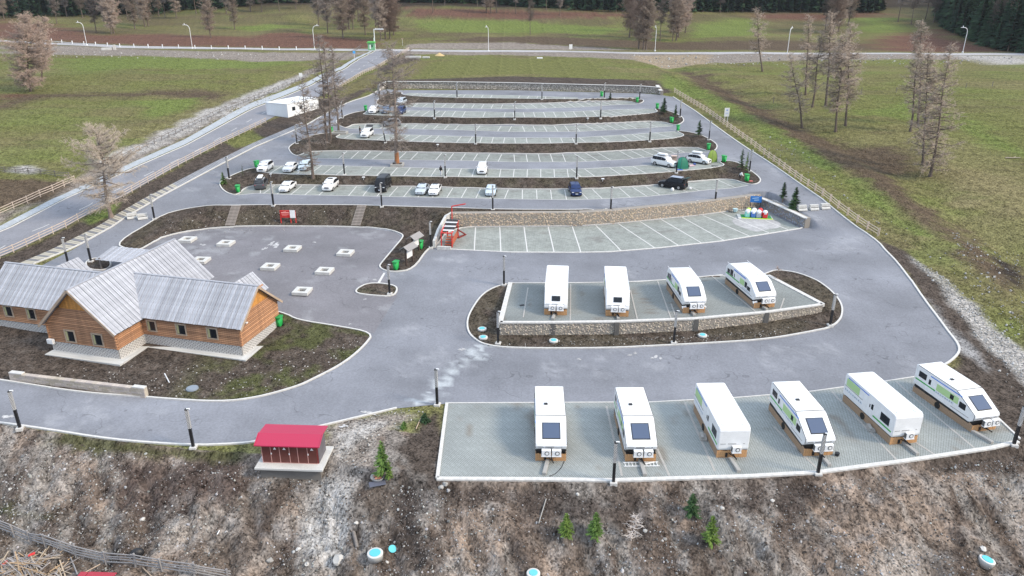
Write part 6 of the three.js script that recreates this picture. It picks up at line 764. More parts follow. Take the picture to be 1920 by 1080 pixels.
function person(label, x, y, ry, pose, colors) {
  const o = thing('person', label, 'person', spot(x, y, .05), ry);
  const hip = pose === 'sit' ? [0, .48, 0] : pose === 'bend' ? [0, .92, -.12] : [0, .93, 0], ch = pose === 'bend' ? [0, 1.25, .22] : [0, hip[1] + .45, pose === 'sit' ? .08 : 0], nk = pose === 'bend' ? [0, 1.32, .38] : [0, hip[1] + .58, ch[2] + .01], hd = pose === 'bend' ? [0, 1.36, .54] : [0, hip[1] + .74, ch[2] + .03];
  const B = { head: [[hd, [hd[0], hd[1] + .05, hd[2] - .01], .095, .1], [[hd[0], hd[1] - .01, hd[2] + .09], [hd[0], hd[1] - .03, hd[2] + .1], .02, .018], [nk, hd, .06, .06]], torso: [[hip, ch, .15, .17], [[-.15, ch[1] + .04, ch[2]], [.15, ch[1] + .04, ch[2]], .085, .085]], arms: [], hands: [], legs: [], feet: [] };
  for (const s of [-1, 1]) {
    const sh = [s * .19, ch[1] + .05, ch[2]], el = pose === 'stand' ? [s * .25, sh[1] - .28, sh[2] - .02] : [s * .24, sh[1] - .26, sh[2] + .1], wr = pose === 'stand' ? [s * .2, el[1] - .22, el[2] + .12] : [s * .16, el[1] - .14, el[2] + .22];
    B.arms.push([sh, el, .06, .048], [el, wr, .047, .035]); const d = [(wr[0] - el[0]) * .25, (wr[1] - el[1]) * .25, (wr[2] - el[2]) * .25]; B.hands.push([wr, [wr[0] + d[0], wr[1] + d[1], wr[2] + d[2]], .038, .035]); for (let k = 0; k < 4; k++) B.hands.push([[wr[0] + d[0] + (k - 1.5) * .02, wr[1] + d[1], wr[2] + d[2]], [wr[0] + d[0] * 2.1 + (k - 1.5) * .024, wr[1] + d[1] * 2.0 - .02, wr[2] + d[2] * 2.0], .012, .009]); B.hands.push([[wr[0] - s * .03, wr[1], wr[2]], [wr[0] - s * .06, wr[1] + d[1], wr[2] + d[2] + .02], .013, .010]);
    const hp = [s * .095, hip[1] - .02, hip[2]], kn = pose === 'sit' ? [s * .14, .46, .42] : [s * .11, .50, pose === 'bend' ? .04 : .02], an = pose === 'sit' ? [s * .13, .08, .46] : [s * .11, .08, -.02]; B.legs.push([hp, kn, .098, .065], [kn, an, .064, .045]); B.feet.push([an, [an[0] + s * .02, .045, an[2] + .17], .045, .04]);
  }
  mesh('body', field([...B.head, ...B.torso, ...B.arms, ...B.hands, ...B.legs, ...B.feet], .03), mat(.42, .26, .19, .6), o); const grow = (l, k) => l.map(([a, b, r0, r1]) => [a, b, r0 + k, r1 + k]);
  mesh('jacket', field(grow([...B.torso, ...B.arms], .02), .035), colors[0], o); mesh('trousers', field(grow([...B.legs, [hip, [hip[0], hip[1] + .06, hip[2]], .14, .14]], .018), .035), colors[1], o); mesh('shoes', field(grow(B.feet, .012), .03), M.dark, o);
  mesh('hair', field([[[hd[0], hd[1] + .06, hd[2] - .03], [hd[0], hd[1] + .08, hd[2] - .01], .095, .095], [[hd[0], hd[1], hd[2] - .06], [hd[0], hd[1] + .05, hd[2] - .05], .07, .08]], .025), colors[2] ?? mat(.015, .012, .01, .7), o); for (const s of [-1, 1]) mesh('eye', new THREE.SphereGeometry(.014, 8, 6).translate(s * .035, hd[1] + .02, hd[2] + .088), M.dark, o); mesh('mouth', bx(.05, .012, .02, 0, hd[1] - .055, hd[2] + .082), mat(.3, .08, .07, .6), o);
}
const cBlack = mat(.012, .012, .014, .9), cWhite = mat(.72, .72, .74, .9);
person('person in black top and white trousers standing by the lamp post', 827, 329.5, 2.8, 'stand', [cBlack, cWhite]); person('person in white top and black trousers bending beside the bin', 1387, 338, 1.2, 'bend', [cWhite, cBlack]); person('person in dark clothes seated behind the open black off-roader', 1288, 354.5, -1.4, 'sit', [cBlack, mat(.05, .05, .07, .9)]); person('person in black standing at the door of the white car on the third terrace', 675.5, 253, 1.4, 'stand', [cBlack, cBlack]);
// ---------------------------------------------------------------- trees
R = rng(4242);
const mTwigWhite = mat(.60, .55, .52, .95), mBark = mat(.20, .155, .13, .95, { map: tWood }), mBarkPale = mat(.34, .27, .23, .95, { map: tWood }), mTwig = mat(.36, .295, .245, .95), mTwigWarm = mat(.33, .25, .205, .95), mTwigPale = mat(.40, .34, .28, .95), mTwigDark = mat(.20, .17, .15, .95);
function triTwig(pos, p, d, w) { const q = V(d.y - d.z, d.z - d.x, d.x - d.y).normalize().multiplyScalar(w); pos.push(p.x - q.x, p.y - q.y, p.z - q.z, p.x + q.x, p.y + q.y, p.z + q.z, p.x + d.x, p.y + d.y, p.z + d.z); }
function soup(pos) { const g = new THREE.BufferGeometry(); g.setAttribute('position', new THREE.Float32BufferAttribute(pos, 3)); g.setAttribute('uv', new THREE.Float32BufferAttribute(new Float32Array(pos.length / 3 * 2), 2)); g.computeVertexNormals(); return g; }
// a leafless larch: trunk, limbs and a haze of twigs
function larch(o, s) {
  const P = { h: 24, r: .32, start: .2, R: 3.2, limbs: 80, twigs: 30, sub: 5, tw: .035, tl: .8, lean: 0, lx: 0, droop: -.12, peak: .35, bark: mBark, twig: mTwig, gap: 0, fork: 0, ...s };
  const spine = t => V(P.lx * t + P.lean * Math.sin(t * 2.4) * .4 + .12 * Math.sin(t * 9 + P.h), P.h * t, .15 * Math.sin(t * 7)), pts = [0, .02, .06, .2, .4, .6, .8, 1].map(t => [spine(t), P.r * (t < .05 ? 1.3 - t * 8 : .86 * (1 - t) ** 1.15 + .05)]);
  const tg = []; const trunk = (off, sc) => { for (let i = 0; i + 1 < pts.length; i++) tg.push(rod(pts[i][0].clone().add(off.clone().multiplyScalar(Math.min(1, i / 2))), pts[i + 1][0].clone().add(off.clone().multiplyScalar(Math.min(1, (i + 1) / 2))), pts[i][1] * sc, pts[i + 1][1] * sc, 8)); }; trunk(V(0, 0, 0), 1); if (P.fork) trunk(V(P.fork, 0, .2), .8);
  mesh('trunk', merge(tg), P.bark, o);
  const lm = [], tw = [];
  for (let i = 0; i < P.limbs; i++) {
    const t = P.start + (1 - P.start) * (i + R()) / P.limbs * .985; if (P.gap && R() < P.gap * (1 - t)) continue;
    const u = (t - P.start) / (1 - P.start), prof = u < P.peak ? lerp(.55, 1, u / P.peak) : Math.pow(1 - (u - P.peak) / (1 - P.peak), .75) + .06, L = P.R * prof * rr(.45, 1.15), a = R() * 6.283, base = spine(t).add(P.fork && R() < .4 ? V(P.fork, 0, .2) : V(0, 0, 0)), up = rr(-.25, .2) + P.droop + .45 * u;
    const dir = V(Math.cos(a), up, Math.sin(a)).normalize(), mid = base.clone().addScaledVector(dir, L * .5).add(V(rr(-.1, .1) * L, -.05 * L, rr(-.1, .1) * L)), end = base.clone().addScaledVector(dir, L).add(V(0, .12 * L, 0)), r0 = Math.min(.10, .03 + L * .016);
    lm.push(rod(base, mid, r0, r0 * .6, 4), rod(mid, end, r0 * .6, .018, 3));
    const n = Math.round(P.twigs * L / P.R + 2); for (let k = 0; k < n; k++) { const f = rr(.12, 1), p = f < .5 ? base.clone().lerp(mid, f * 2) : mid.clone().lerp(end, f * 2 - 1), l = P.tl * rr(.5, 1.2) * (1.1 - .4 * f), d = V(rr(-1, 1), rr(-.75, .8), rr(-1, 1)).normalize().multiplyScalar(l).addScaledVector(dir, l * .5); triTwig(tw, p, d, P.tw); for (let m = 0; m < P.sub; m++) { const pp = p.clone().addScaledVector(d, rr(.2, 1)), dd = V(rr(-1, 1), rr(-.9, .8), rr(-1, 1)).multiplyScalar(l * .55); triTwig(tw, pp, dd, P.tw * .7); } }
  }
  mesh('limbs', merge(lm), P.bark, o); mesh('twigs', soup(tw), P.twig, o);
  return o;
}
const tree = (label, p, s, group, turn = 0) => larch(thing('larch_tree', label, 'tree', p, turn, group), s);
// size of a tree from where its foot and top stand in the picture
function treeH(foot, topY) { const p = spot(...foot), d = ray(foot[0], topY), k = Math.hypot(p.x, p.z) / Math.hypot(d.x, d.z); return CAMY + d.y * k - p.y; }
function leanX(foot, top) { const p = spot(...foot), d = ray(...top), k = -p.z / -d.z; return d.x * k - p.x; }
const near = (label, foot, top, s, group) => { const p = spot(...foot, -.1); return tree(label, p, { h: treeH(foot, top[1]), lx: leanX(foot, top), ...s }, group); };
near('bare larch with a spreading pale crown beside the left footpath', [208, 408], [178, 232], { r: .38, start: .14, R: 6.4, limbs: 105, twigs: 44, sub: 9, tl: 1.0, tw: .022, peak: .55, gap: .55, bark: mBarkPale, twig: mTwigPale, droop: -.04 });
near('tall thin dead trunk with stub branches on the slope behind the parked hatchback', [588, 334], [563, 142], { r: .30, start: .1, R: 3.2, limbs: 80, twigs: 14, sub: 4, tw: .04, peak: .3, twig: mTwigDark });
near('pair of tall dead trunks rising from the left end of the third terrace bank', [614, 270], [597, 62], { r: .34, start: .12, R: 3.4, limbs: 130, twigs: 16, sub: 5, tw: .045, fork: 1.0, twig: mTwigDark });
near('dead larch standing in a stone planter by the upper road', [635, 248], [621, 84], { r: .26, start: .2, R: 3.4, limbs: 90, twigs: 16, sub: 5, tw: .045, twig: mTwigDark });
const scarTree = near('large bare larch with orange scar standing in a square planter among the bays', [745, 310], [735, 78], { r: .42, start: .12, R: 5.0, limbs: 80, twigs: 24, sub: 6, tl: 1.3, tw: .04, peak: .7, gap: .35, bark: mBarkPale, twig: mTwigDark });
{ const p = spot(745, 311, 0), o = thing('stone_planter', 'square stone planter around the foot of the big larch', 'planter', p, 0); mesh('rim', merge([rb(2.4, .5, .3, .03, 0, 0, -1), rb(2.4, .5, .3, .03, 0, 0, 1), rb(.3, .5, 1.75, .03, -1.05, 0, 0), rb(.3, .5, 1.75, .03, 1.05, 0, 0)]), M.conc, o); mesh('soil', bx(1.9, .3, 1.8, 0, 0, 0), mat(.05, .04, .033, 1), o); mesh('bark_scar', cyl(.47, .42, 2.0, 0, .6, .02, 9), mat(.52, .22, .09, .8, { map: tWood }), scarTree).userData.label = 'orange stripped bark at the foot';
  const q = spot(637, 251, 0), c = thing('stone_planter', 'square stone planter around the dead larch by the upper road', 'planter', q, 0); mesh('rim', merge([rb(3.4, .8, .4, .03, 0, -.3, 1), rb(3.4, .8, .4, .03, 0, -.3, -1), rb(.4, .8, 1.6, .03, -1.5, -.3, 0), rb(.4, .8, 1.6, .03, 1.5, -.3, 0)]), M.conc, c); mesh('soil', bx(2.8, .5, 1.8, 0, -.3, 0), mat(.06, .05, .042, 1), c); }
const MG = 'bare larches in the right meadow', dense = { r: .30, start: .22, R: 3.6, limbs: 95, twigs: 22, sub: 6, tw: .045, tl: 1.15, peak: .4 };
near('leaning bare larch at the left of the meadow group', [1505, 240], [1477, 98], { ...dense, R: 3.4, limbs: 60, twigs: 14, r: .26, lean: 1.2 }, MG);
near('straight larch behind the leaning one in the meadow', [1510, 178], [1518, 24], { ...dense, R: 2.6, limbs: 80, twigs: 14, start: .12 }, MG);
near('larch with a dark tangled middle in the meadow group', [1523, 201], [1541, 58], { ...dense, R: 3.2, limbs: 70, twigs: 14, twig: mTwigDark }, MG);
near('tall larch in the middle of the meadow group', [1549, 198], [1560, 22], { ...dense, start: .35, r: .36 }, MG);
near('dense larch in front at the right of the meadow group', [1566, 247], [1583, 62], { ...dense, R: 3.6, limbs: 110 }, MG);
near('second dense larch at the right of the meadow group', [1586, 236], [1596, 40], { ...dense, R: 4.2, limbs: 100, start: .25 }, MG);
near('tall sparse larch at the left of the right-hand meadow trio', [1707, 246], [1724, 84], { ...dense, R: 2.8, limbs: 60, twigs: 12 }, MG);
near('larch in the middle of the right-hand meadow trio', [1730, 308], [1742, 92], { ...dense, R: 3.6, limbs: 95 }, MG);
near('front larch of the right-hand meadow trio with a dense lower crown', [1745, 331], [1784, 78], { ...dense, R: 4.6, limbs: 115, start: .06, peak: .25 }, MG);
near('slender larch with pale top behind the right-hand meadow trio', [1722, 232], [1729, 36], { ...dense, R: 3.0, start: .3 }, MG);
near('lone crooked larch by the far road left of the meadow group', [1429, 134], [1422, 14], { ...dense, R: 4.2, limbs: 70, twigs: 16, start: .3, lean: -1.5 });
near('wide pinkish larch standing in the left pasture', [57, 171], [45, 24], { ...dense, R: 7.0, limbs: 170, twigs: 40, sub: 7, start: .08, peak: .5, twig: mTwigWarm, tl: 1.2, tw: .036 });
near('second pinkish larch half behind the wide one in the left pasture', [78, 152], [78, 30], { ...dense, R: 5.2, limbs: 110, twigs: 26, start: .2, peak: .6, twig: mTwigWarm, tl: 1.2, tw: .05 });
{ // larches beyond the far road: four models, then copies
  const kinds = [{ h: 24, r: .34, start: .18, R: 4.6, limbs: 130, twigs: 34, sub: 7, tw: .055, tl: 1.3, peak: .45 }, { h: 24, r: .30, start: .25, R: 4.0, limbs: 110, twigs: 30, sub: 7, tw: .055, tl: 1.2, peak: .4, twig: mTwigDark }, { h: 24, r: .36, start: .16, R: 5.2, limbs: 140, twigs: 34, sub: 7, tw: .055, tl: 1.4, peak: .5, twig: mTwigWarm }, { h: 24, r: .26, start: .35, R: 3.2, limbs: 70, twigs: 24, sub: 6, tw: .055, tl: 1.2, peak: .4, twig: mTwigDark }];
  const L = [
    [107, 44, -40, 1, 0], [126, 31, -60, 1, 0], [30, 30, -45, 1, 0], [8, 36, -40, 0, 0], [62, 28, -60, 0, 0], [155, 34, -50, 1, 0], [181, 62, -25, 1, 0], [210, 65, -20, 0, 0], [214, 63, -35, 2, 0], [253, 54, -30, 0, 0], [278, 49, -34, 2, 0], [272, 50, -45, 0, 0], [240, 36, -60, 1, 0], [195, 40, -55, 1, 0], [310, 33, -50, 3, 0], [331, 33, -42, 0, 0], [298, 30, -60, 0, 0], [368, 26, -70, 3, 0], [395, 71, -22, 0, 1], [440, 55, -30, 0, 1], [425, 26, -60, 1, 1], [470, 22, -60, 0, 1],
    [491, 23, -60, 1, 2], [524, 21, -60, 3, 2], [555, 16, -60, 0, 2], [598, 50, -50, 1, 2], [615, 62, -40, 1, 2], [643, 72, -30, 0, 2], [655, 55, -50, 2, 2], [662, 55, -40, 1, 2], [685, 66, -32, 0, 2], [672, 40, -60, 1, 2], [714, 76, -24, 0, 3], [723, 73, -40, 2, 3], [731, 73, -30, 2, 3], [738, 66, -28, 2, 3], [705, 50, -50, 0, 3],
    [812, 24, -60, 3, 4], [834, 11, -60, 3, 4], [895, 12, -60, 3, 4], [912, 24, -45, 0, 4], [920, 25, -50, 0, 4], [931, 24, -60, 3, 4], [967, 26, -40, 3, 4], [994, 65, -14, 3, 4], [1024, 19, -60, 3, 4], [1050, 29, -50, 1, 4],
    [1197, 92, -30, 2, 5], [1206, 93, -28, 0, 5], [1211, 93, -18, 0, 5], [1195, 60, -50, 1, 5], [1180, 70, -35, 2, 5], [1237, 77, -20, 3, 5], [1261, 77, -18, 0, 5], [1268, 76, -30, 0, 5], [1272, 70, -34, 2, 5], [1285, 62, -30, 0, 5],
    [1350, 24, -60, 1, 6], [1547, 57, -40, 1, 7], [1562, 62, -34, 2, 7], [1572, 60, -40, 0, 7], [1590, 48, -44, 0, 7], [1684, 41, -60, 3, 8], [1708, 46, -45, 3, 8], [1735, 36, -60, 3, 8], [1750, 42, -55, 1, 8], [1861, 88, -20, 1, 9], [1865, 83, -30, 0, 9], [1877, 88, -24, 0, 9], [1890, 80, -30, 2, 9], [1906, 70, -40, 0, 9]];
  const G = ['bare larch in the clump left beyond the far road', 'bare larch standing before the forest above the left street lamps', 'bare larch in the dark clump behind the tall dead trunks', 'bare larch in the clump right behind the green booth', 'thin bare larch on the open slope above the middle of the far road', 'bare larch in the pale clump beside the middle street lamp', 'single larch before the spruces at the upper middle right', 'bare larch on the slope behind the meadow group', 'bare larch beside the pale track at the upper right', 'bare larch at the edge of the dark forest on the right'];
  const protos = [];
  L.forEach(([x, y, top, k, g]) => { const foot = [x, y], p = spot(x, y, -.2), hh = Math.min(34, Math.max(12, treeH(foot, top))), s = hh / 24; let o; if (!protos[k]) { o = protos[k] = larch(thing('larch_tree', '', 'tree'), kinds[k]); } else o = dup(protos[k], p, 0); o.position.copy(p); o.rotation.y = R() * 6.28; o.scale.set(s * rr(.85, 1.15), s, s * rr(.85, 1.15)); o.userData.label = G[g]; o.userData.group = 'larches: ' + G[g].replace('bare larch ', '').replace('thin ', '').replace('single larch ', ''); });
}
// spruces
function spruceGeo(h, rad, n, seed, needles = 1) { const r = rng(seed), pos = []; for (let i = 0; i < n; i++) { const t = Math.pow((i + r()) / n, .85), y = h * (.06 + .94 * t), L = rad * Math.pow(1 - t, .85) * (.45 + .8 * r()) + .05 * rad, a = r() * 6.283, dir = V(Math.cos(a), -.28 + .55 * t, Math.sin(a)), side = V(-Math.sin(a), 0, Math.cos(a)), base = V(0, y, 0); for (let k = 0; k < needles; k++) { const f = k / needles, p = base.clone().addScaledVector(dir, L * f), l = L * (1 - f) * .7 + rad * .12, w = L * .20 * (1.1 - f) + rad * .025; const e = p.clone().addScaledVector(dir, l).addScaledVector(side, (r() - .5) * l).add(V(0, (r() - .65) * l * .5, 0)); const q0 = p.clone().addScaledVector(side, -w).add(V(0, -.12 * l, 0)), q1 = p.clone().addScaledVector(side, w).add(V(0, -.12 * l * r(), 0)); for (const v of [q0, q1, e, p.clone().add(V(0, .06 * l, 0)), q0, e]) pos.push(v.x, v.y, v.z); } } return soup(pos); }
const mSpr = [[.045, .10, .034], [.03, .072, .028], [.10, .185, .04], [.135, .22, .042]].map(c => mat(...c, .9)), mSprTr = mat(.17, .125, .10, .95);
function spruce(label, x, y, h, m, s = {}) { const p = spot(x, y, -.05), o = thing('young_spruce', label, 'tree', p, R() * 6); mesh('trunk', cyl(.035 * h ** .7, .012, h * .95, 0, 0, 0, 7), mSprTr, o); const g = spruceGeo(h * .92, (s.r ?? .30) * h, s.n ?? 130, Math.round(x * 7 + y), 4); g.translate(0, h * (s.low ?? .1), 0); mesh('crown', g, m, o); }
spruce('tall young spruce beside the gravel track below the red cabinet', 719, 893, 3.6, mSpr[2], { r: .25, n: 150 }); spruce('yellowish small spruce at the foot of the taller one', 731, 902, 2.0, mSpr[3], { r: .22 }); spruce('dark low spruce bush by the corner of the front lot', 797, 791, 1.0, mSpr[1], { r: .6 }); spruce('small round spruce bush left of the low dark one', 758, 803, .8, mSpr[2], { r: .55 });
spruce('bright green young spruce, leftmost on the rubble slope', 1061, 1007, 2.35, mSpr[3], { r: .32, n: 150 }); spruce('bright green young spruce second from left on the rubble slope', 1116, 1006, 2.4, mSpr[2], { r: .33, n: 150 }); spruce('dull green young spruce highest on the rubble slope', 1296, 966, 2.1, mSpr[0], { r: .38, n: 150 }); spruce('bright green young spruce, rightmost on the rubble slope', 1331, 1018, 2.7, mSpr[3], { r: .30, n: 150 });
spruce('small pine with round crown at the right bend of the terraces', 1244, 214, 3.6, mSpr[1], { r: .34, low: .18 }); spruce('smaller pine right of the round one at the right bend', 1266, 221, 2.9, mSpr[0], { r: .26, low: .2 }); spruce('young pine beside the lamp on the right road', 1310, 258, 3.4, mSpr[0], { r: .30, low: .2 }); spruce('thin young spruce on the bed right of the lime tent', 1389, 319, 4.0, mSpr[0], { r: .22, n: 100 }); spruce('thin young spruce next to the lamp on the bed at right', 1399, 324, 3.9, mSpr[2], { r: .18, n: 100 }); spruce('small loose pine at the tip of the walled corner', 1467, 378, 3.0, mSpr[1], { r: .30, low: .25 }); spruce('dense dark young spruce before the white barriers', 1488, 395, 4.2, mSpr[0], { r: .28, n: 220, low: .06 }); spruce('young spruce at the left tip of the lowest terrace', 420, 346, 2.3, mSpr[2], { r: .30 }); spruce('tiny sapling behind the bin at the left tip', 456, 331, 2.2, mSpr[0], { r: .16, n: 60 }); spruce('tiny pine on the topmost planting strip', 1144, 187, 2.0, mSpr[1], { r: .3 }); spruce('small dark spruce at the left tip of the fifth terrace', 728, 184, 2.0, mSpr[1], { r: .5 });
larch(thing('dead_sapling', 'pale leafless sapling on the rubble slope between the young spruces', 'sapling', spot(1182, 1014)), { h: 2.6, r: .035, start: .1, R: .9, limbs: 34, twigs: 5, sub: 2, tl: .4, tw: .012, bark: mTwigWhite, twig: mTwigWhite, lx: .4 });
larch(thing('dead_sapling', 'brown dry sapling at the back right of the trailer island', 'sapling', spot(1456, 523)), { h: 1.8, r: .03, start: .1, R: .6, limbs: 24, twigs: 5, sub: 2, tl: .4, tw: .015, twig: mTwigWarm });
{ // front edge of the spruce forest tree by tree, the mass behind as one
  const edge = [[-120, 36], [0, 31], [150, 30], [300, 24], [500, 7], [700, 3], [900, 8], [1000, 15], [1100, 19], [1200, 22], [1440, 22], [1560, 21], [1660, 24]], edge2 = [[1752, 30], [1775, 55], [1800, 66], [1862, 92], [1920, 100], [2040, 108]];
  const eY = (e, x) => interp(e, x), r = rng(99), g0 = [0, 1, 2].map(k => spruceGeo(16, 2.9 + k * .5, 120, 500 + k, 3)); const mats = [mat(.022, .060, .026, .95), mat(.016, .045, .022, .95), mat(.030, .072, .028, .95)];
  const proto = []; const front = (x, y, label, grp) => { const k = r() * 3 | 0, p = spot(x, y, -.2), s = .75 + .55 * r(); let o; if (!proto[k]) { o = proto[k] = thing('spruce_tree', '', 'tree'); mesh('trunk', cyl(.22, .05, 15, 0, 0, 0, 6), mSprTr, o); mesh('crown', g0[k].clone().translate(0, .6, 0), mats[k], o); } else o = dup(proto[k], p, 0); o.position.copy(p); o.scale.set(s, s * (.85 + .4 * r()), s); o.rotation.y = r() * 6; o.userData.label = label; o.userData.group = grp; };
  for (let x = 1075; x < 1660; x += 9 + r() * 8) { if (x > 1180 && x < 1290) continue; front(x, eY(edge, x) + r() * 2, 'green spruce in the front line of the forest along the upper right edge', 'front line of the upper forest'); }
  for (let x = 1758; x < 1930; x += 8 + r() * 7) front(x, eY(edge2, x) - 1 + r() * 2, 'dark spruce at the edge of the forest in the upper right corner', 'front line of the right corner forest');
  for (let x = 0; x < 480; x += 14 + r() * 12) front(x, eY(edge, x) + r() * 2, 'dark spruce between the larches at the upper left edge', 'front line of the upper left forest');
  const lists = [[], [], []]; const put = (x, y, back) => { const p = hit(x, y), l = Math.hypot(p.x, p.z), k = (l + back) / l; const q = V(p.x * k, 0, p.z * k); if (-q.z > 1300 || Math.abs(q.x) > 880) return; q.y = Hm(q.x, q.z) - .3; const s = .75 + .7 * r(); lists[r() * 3 | 0].push(new THREE.Matrix4().compose(q, new THREE.Quaternion().setFromEuler(new THREE.Euler(0, r() * 6.3, 0)), V(s, s * (.85 + .4 * r()), s))); };
  for (let i = 0; i < 1900; i++) { const x = -110 + r() * 1760; put(x, eY(edge, x), 3 + 110 * r() ** 1.5); } for (let i = 0; i < 900; i++) { const x = 1756 + r() * 270; put(x, eY(edge2, x), 3 + 120 * r() ** 1.4); }
  const fo = thing('spruce_forest', 'dark green spruce forest along the top of the picture', 'forest'); fo.userData.kind = 'stuff'; lists.forEach((l, k) => { const im = new THREE.InstancedMesh(g0[k], mats[k], l.length); l.forEach((m, i) => im.setMatrixAt(i, m)); im.name = 'spruces'; im.userData.kind = 'stuff'; im.castShadow = im.receiveShadow = true; fo.add(im); });
}
// ---------------------------------------------------------------- stones and rubble
{
  const list = [], one = (x, z, s) => { const y = Hm(x, z), g = Math.pow(rr(.30, .85), 1.4) * .66; list.push({ p: V(x, y + s * .12, z), s: [s, s * rr(.5, .8), s * rr(.7, 1.1)], q: rq(), c: C(g * rr(.96, 1.06), g, g * rr(.92, 1.06)) }); };
  let n = 0; while (n < 26000) { const x = rr(-48, 48), d = rr(37, 62); if (c1(x) - d < .4) continue; const w = fbm(x * .25, d * .2, 301), dk = sdPoly(x, -d, darkRub) < 0 || sdPoly(x, -d, darkRub2) < 0 ? .35 : 1; if (R() > sstep(.3, .6, w) * dk + .07) continue; one(x, -d, .024 + .09 * R() ** 7 + (R() < .02 ? .12 * R() : 0)); n++; }
  { const cl = []; let m = 0; while (m < 8000) { const x = rr(-48, 48), d = rr(37, 62); if (c1(x) - d < .3) continue; if (R() > .12 + sstep(.45, .65, 1 - fbm(x * .25, d * .2, 301)) + (sdPoly(x, -d, darkRub) < 0 || sdPoly(x, -d, darkRub2) < 0 ? .5 : 0)) continue; const s = .025 + .08 * R() ** 3, k = rr(1.0, 1.8); cl.push({ p: V(x, Hm(x, -d) + s * .1, -d), s: [s, s * rr(.5, .9), s], q: rq(), c: C(.066 * k, .052 * k, .043 * k) }); m++; } const oc = thing('soil_clods', 'dark clods of earth over the rubble slope in the foreground', 'soil'); oc.userData.kind = 'stuff'; scatter('clods', oc, cl, M.stone); }
  const o = thing('rubble_stones', 'pale stones strewn over the rubble slope in the foreground', 'stones'); o.userData.kind = 'stuff'; scatter('stones', o, list, M.stone);
  const l2 = list.splice(0) && []; const two = (poly, cnt, s0, s1) => { const q = gp(poly), xs = q.map(a => a[0]), zs = q.map(a => a[1]); let k = 0, t = 0; while (k < cnt && t++ < cnt * 30) { const x = rr(Math.min(...xs), Math.max(...xs)), z = rr(Math.min(...zs), Math.max(...zs)); if (!inPoly(x, z, q)) continue; const s = s0 + (s1 - s0) * R() ** 4, g = rr(.22, .6); l2.push({ p: V(x, Hm(x, z) + s * .2 + (s < .1 ? .08 : .02), z), s: [s, s * .7, s * .9], q: rq(), c: C(g, g * .98, g * .95) }); k++; } };
  two([[20, 716], [150, 690], [460, 680], [701, 628], [640, 690], [560, 725], [412, 753], [280, 745]], 500, .03, .12); two([[1700, 480], [1760, 512], [1850, 592], [1960, 690], [1960, 760], [1850, 650], [1790, 578]], 900, .05, .16); two([[1780, 430], [1918, 480], [1918, 760], [1830, 640]], 350, .05, .2); two([[610, 800], [760, 768], [800, 772], [700, 836], [655, 1000], [600, 1000], [600, 890]], 500, .03, .11); two([[1420, 300], [1640, 430], [1800, 520], [1800, 480], [1600, 360], [1450, 240]], 120, .06, .2); two([[1180, 104], [1900, 106], [1900, 118], [1240, 126]], 500, .1, .5); two([[200, 310], [480, 180], [580, 140], [480, 200], [300, 275]], 500, .06, .25); two([[900, 648], [1240, 632], [1440, 622], [1530, 596], [1440, 634], [1230, 647], [960, 652]], 350, .03, .1); two([[300, 405], [670, 388], [670, 424], [300, 445]], 350, .03, .1); two([[0, 95], [480, 100], [680, 104], [480, 114], [0, 104]], 300, .1, .4);
  const o2 = thing('scattered_stones', 'small pale stones scattered on verges and soil', 'stones'); o2.userData.kind = 'stuff'; scatter('stones', o2, l2, M.stone);
  { // tussocks that break up the turf
    const tp = []; for (let i = 0; i < 9; i++) { const a = i * .7 + R(), d = V(Math.cos(a) * .8, rr(.5, 1.1), Math.sin(a) * .8), sd = V(-Math.sin(a) * .3, 0, Math.cos(a) * .3); tp.push(-sd.x, 0, -sd.z, sd.x, 0, sd.z, d.x, d.y, d.z); } const tg = soup(tp), items = [], put = (x, d, s) => { const k = rr(.88, 1.2), c = groundCol(x, d); items.push([new THREE.Matrix4().compose(V(x, Hm(x, -d), -d), new THREE.Quaternion().setFromEuler(new THREE.Euler(0, R() * 6.3, 0)), V(s, s * .7, s)), C(c[0] * k * 1.0, c[1] * k * 1.02, c[2] * k)]); };
    let n = 0; while (n < 26000) { const d = 62 + 170 * R() ** 1.3, x = xKerb(d) + 2.5 + R() * 90; if (x > d * .75 + 8) continue; if (vn(x * .4, d * .4, 401) < .35) continue; put(x, d, rr(.06, .17)); n++; } n = 0; while (n < 14000) { const d = 125 + 200 * R(), x = -d * .75 + R() * 95; const e = interp([[125, -82], [190, -66], [330, -58]], d); if (x > e - 6 || vn(x * .4, d * .4, 402) < .35) { n += .1; continue; } put(x, d, rr(.08, .22)); n++; }
    const yq = islePolys.yard; n = 0; while (n < 3500) { const x = rr(-58, -19), z = -rr(62, 84); if (!inPoly(x, z, yq) || x < -37 + 6 * R()) { n += .2; continue; } const c = soilCol(1, .9)(x, -z), s = rr(.03, .09); items.push([new THREE.Matrix4().compose(V(x, Hm(x, z) + .1, z), new THREE.Quaternion().setFromEuler(new THREE.Euler(0, R() * 6.3, 0)), V(s, s, s)), C(c[0] * 1.5, c[1] * 1.5, c[2] * 1.4)]); n++; }
    const ot = thing('grass_tufts', 'short grass tufts over the meadows and the yard', 'grass'); ot.userData.kind = 'stuff'; const im = new THREE.InstancedMesh(tg, new THREE.MeshPhysicalMaterial({ color: C(1.25, 1.25, 1.2), roughness: 1, specularIntensity: .1, side: THREE.DoubleSide }), items.length); items.forEach(([m, c], i) => { im.setMatrixAt(i, m); im.setColorAt(i, c); }); im.name = 'tufts'; im.userData.kind = 'stuff'; im.castShadow = im.receiveShadow = true; ot.add(im);
  }
  const rock = (x, y, s, label, c = .55) => { const g = stoneGeos[R() * 3 | 0].clone(); g.scale(s, s * .6, s * .8); solo('boulder', g, mat(c, c * .97, c * .92, .95, { map: tConc }), label, 'boulder', spot(x, y, s * .1), R() * 6); };
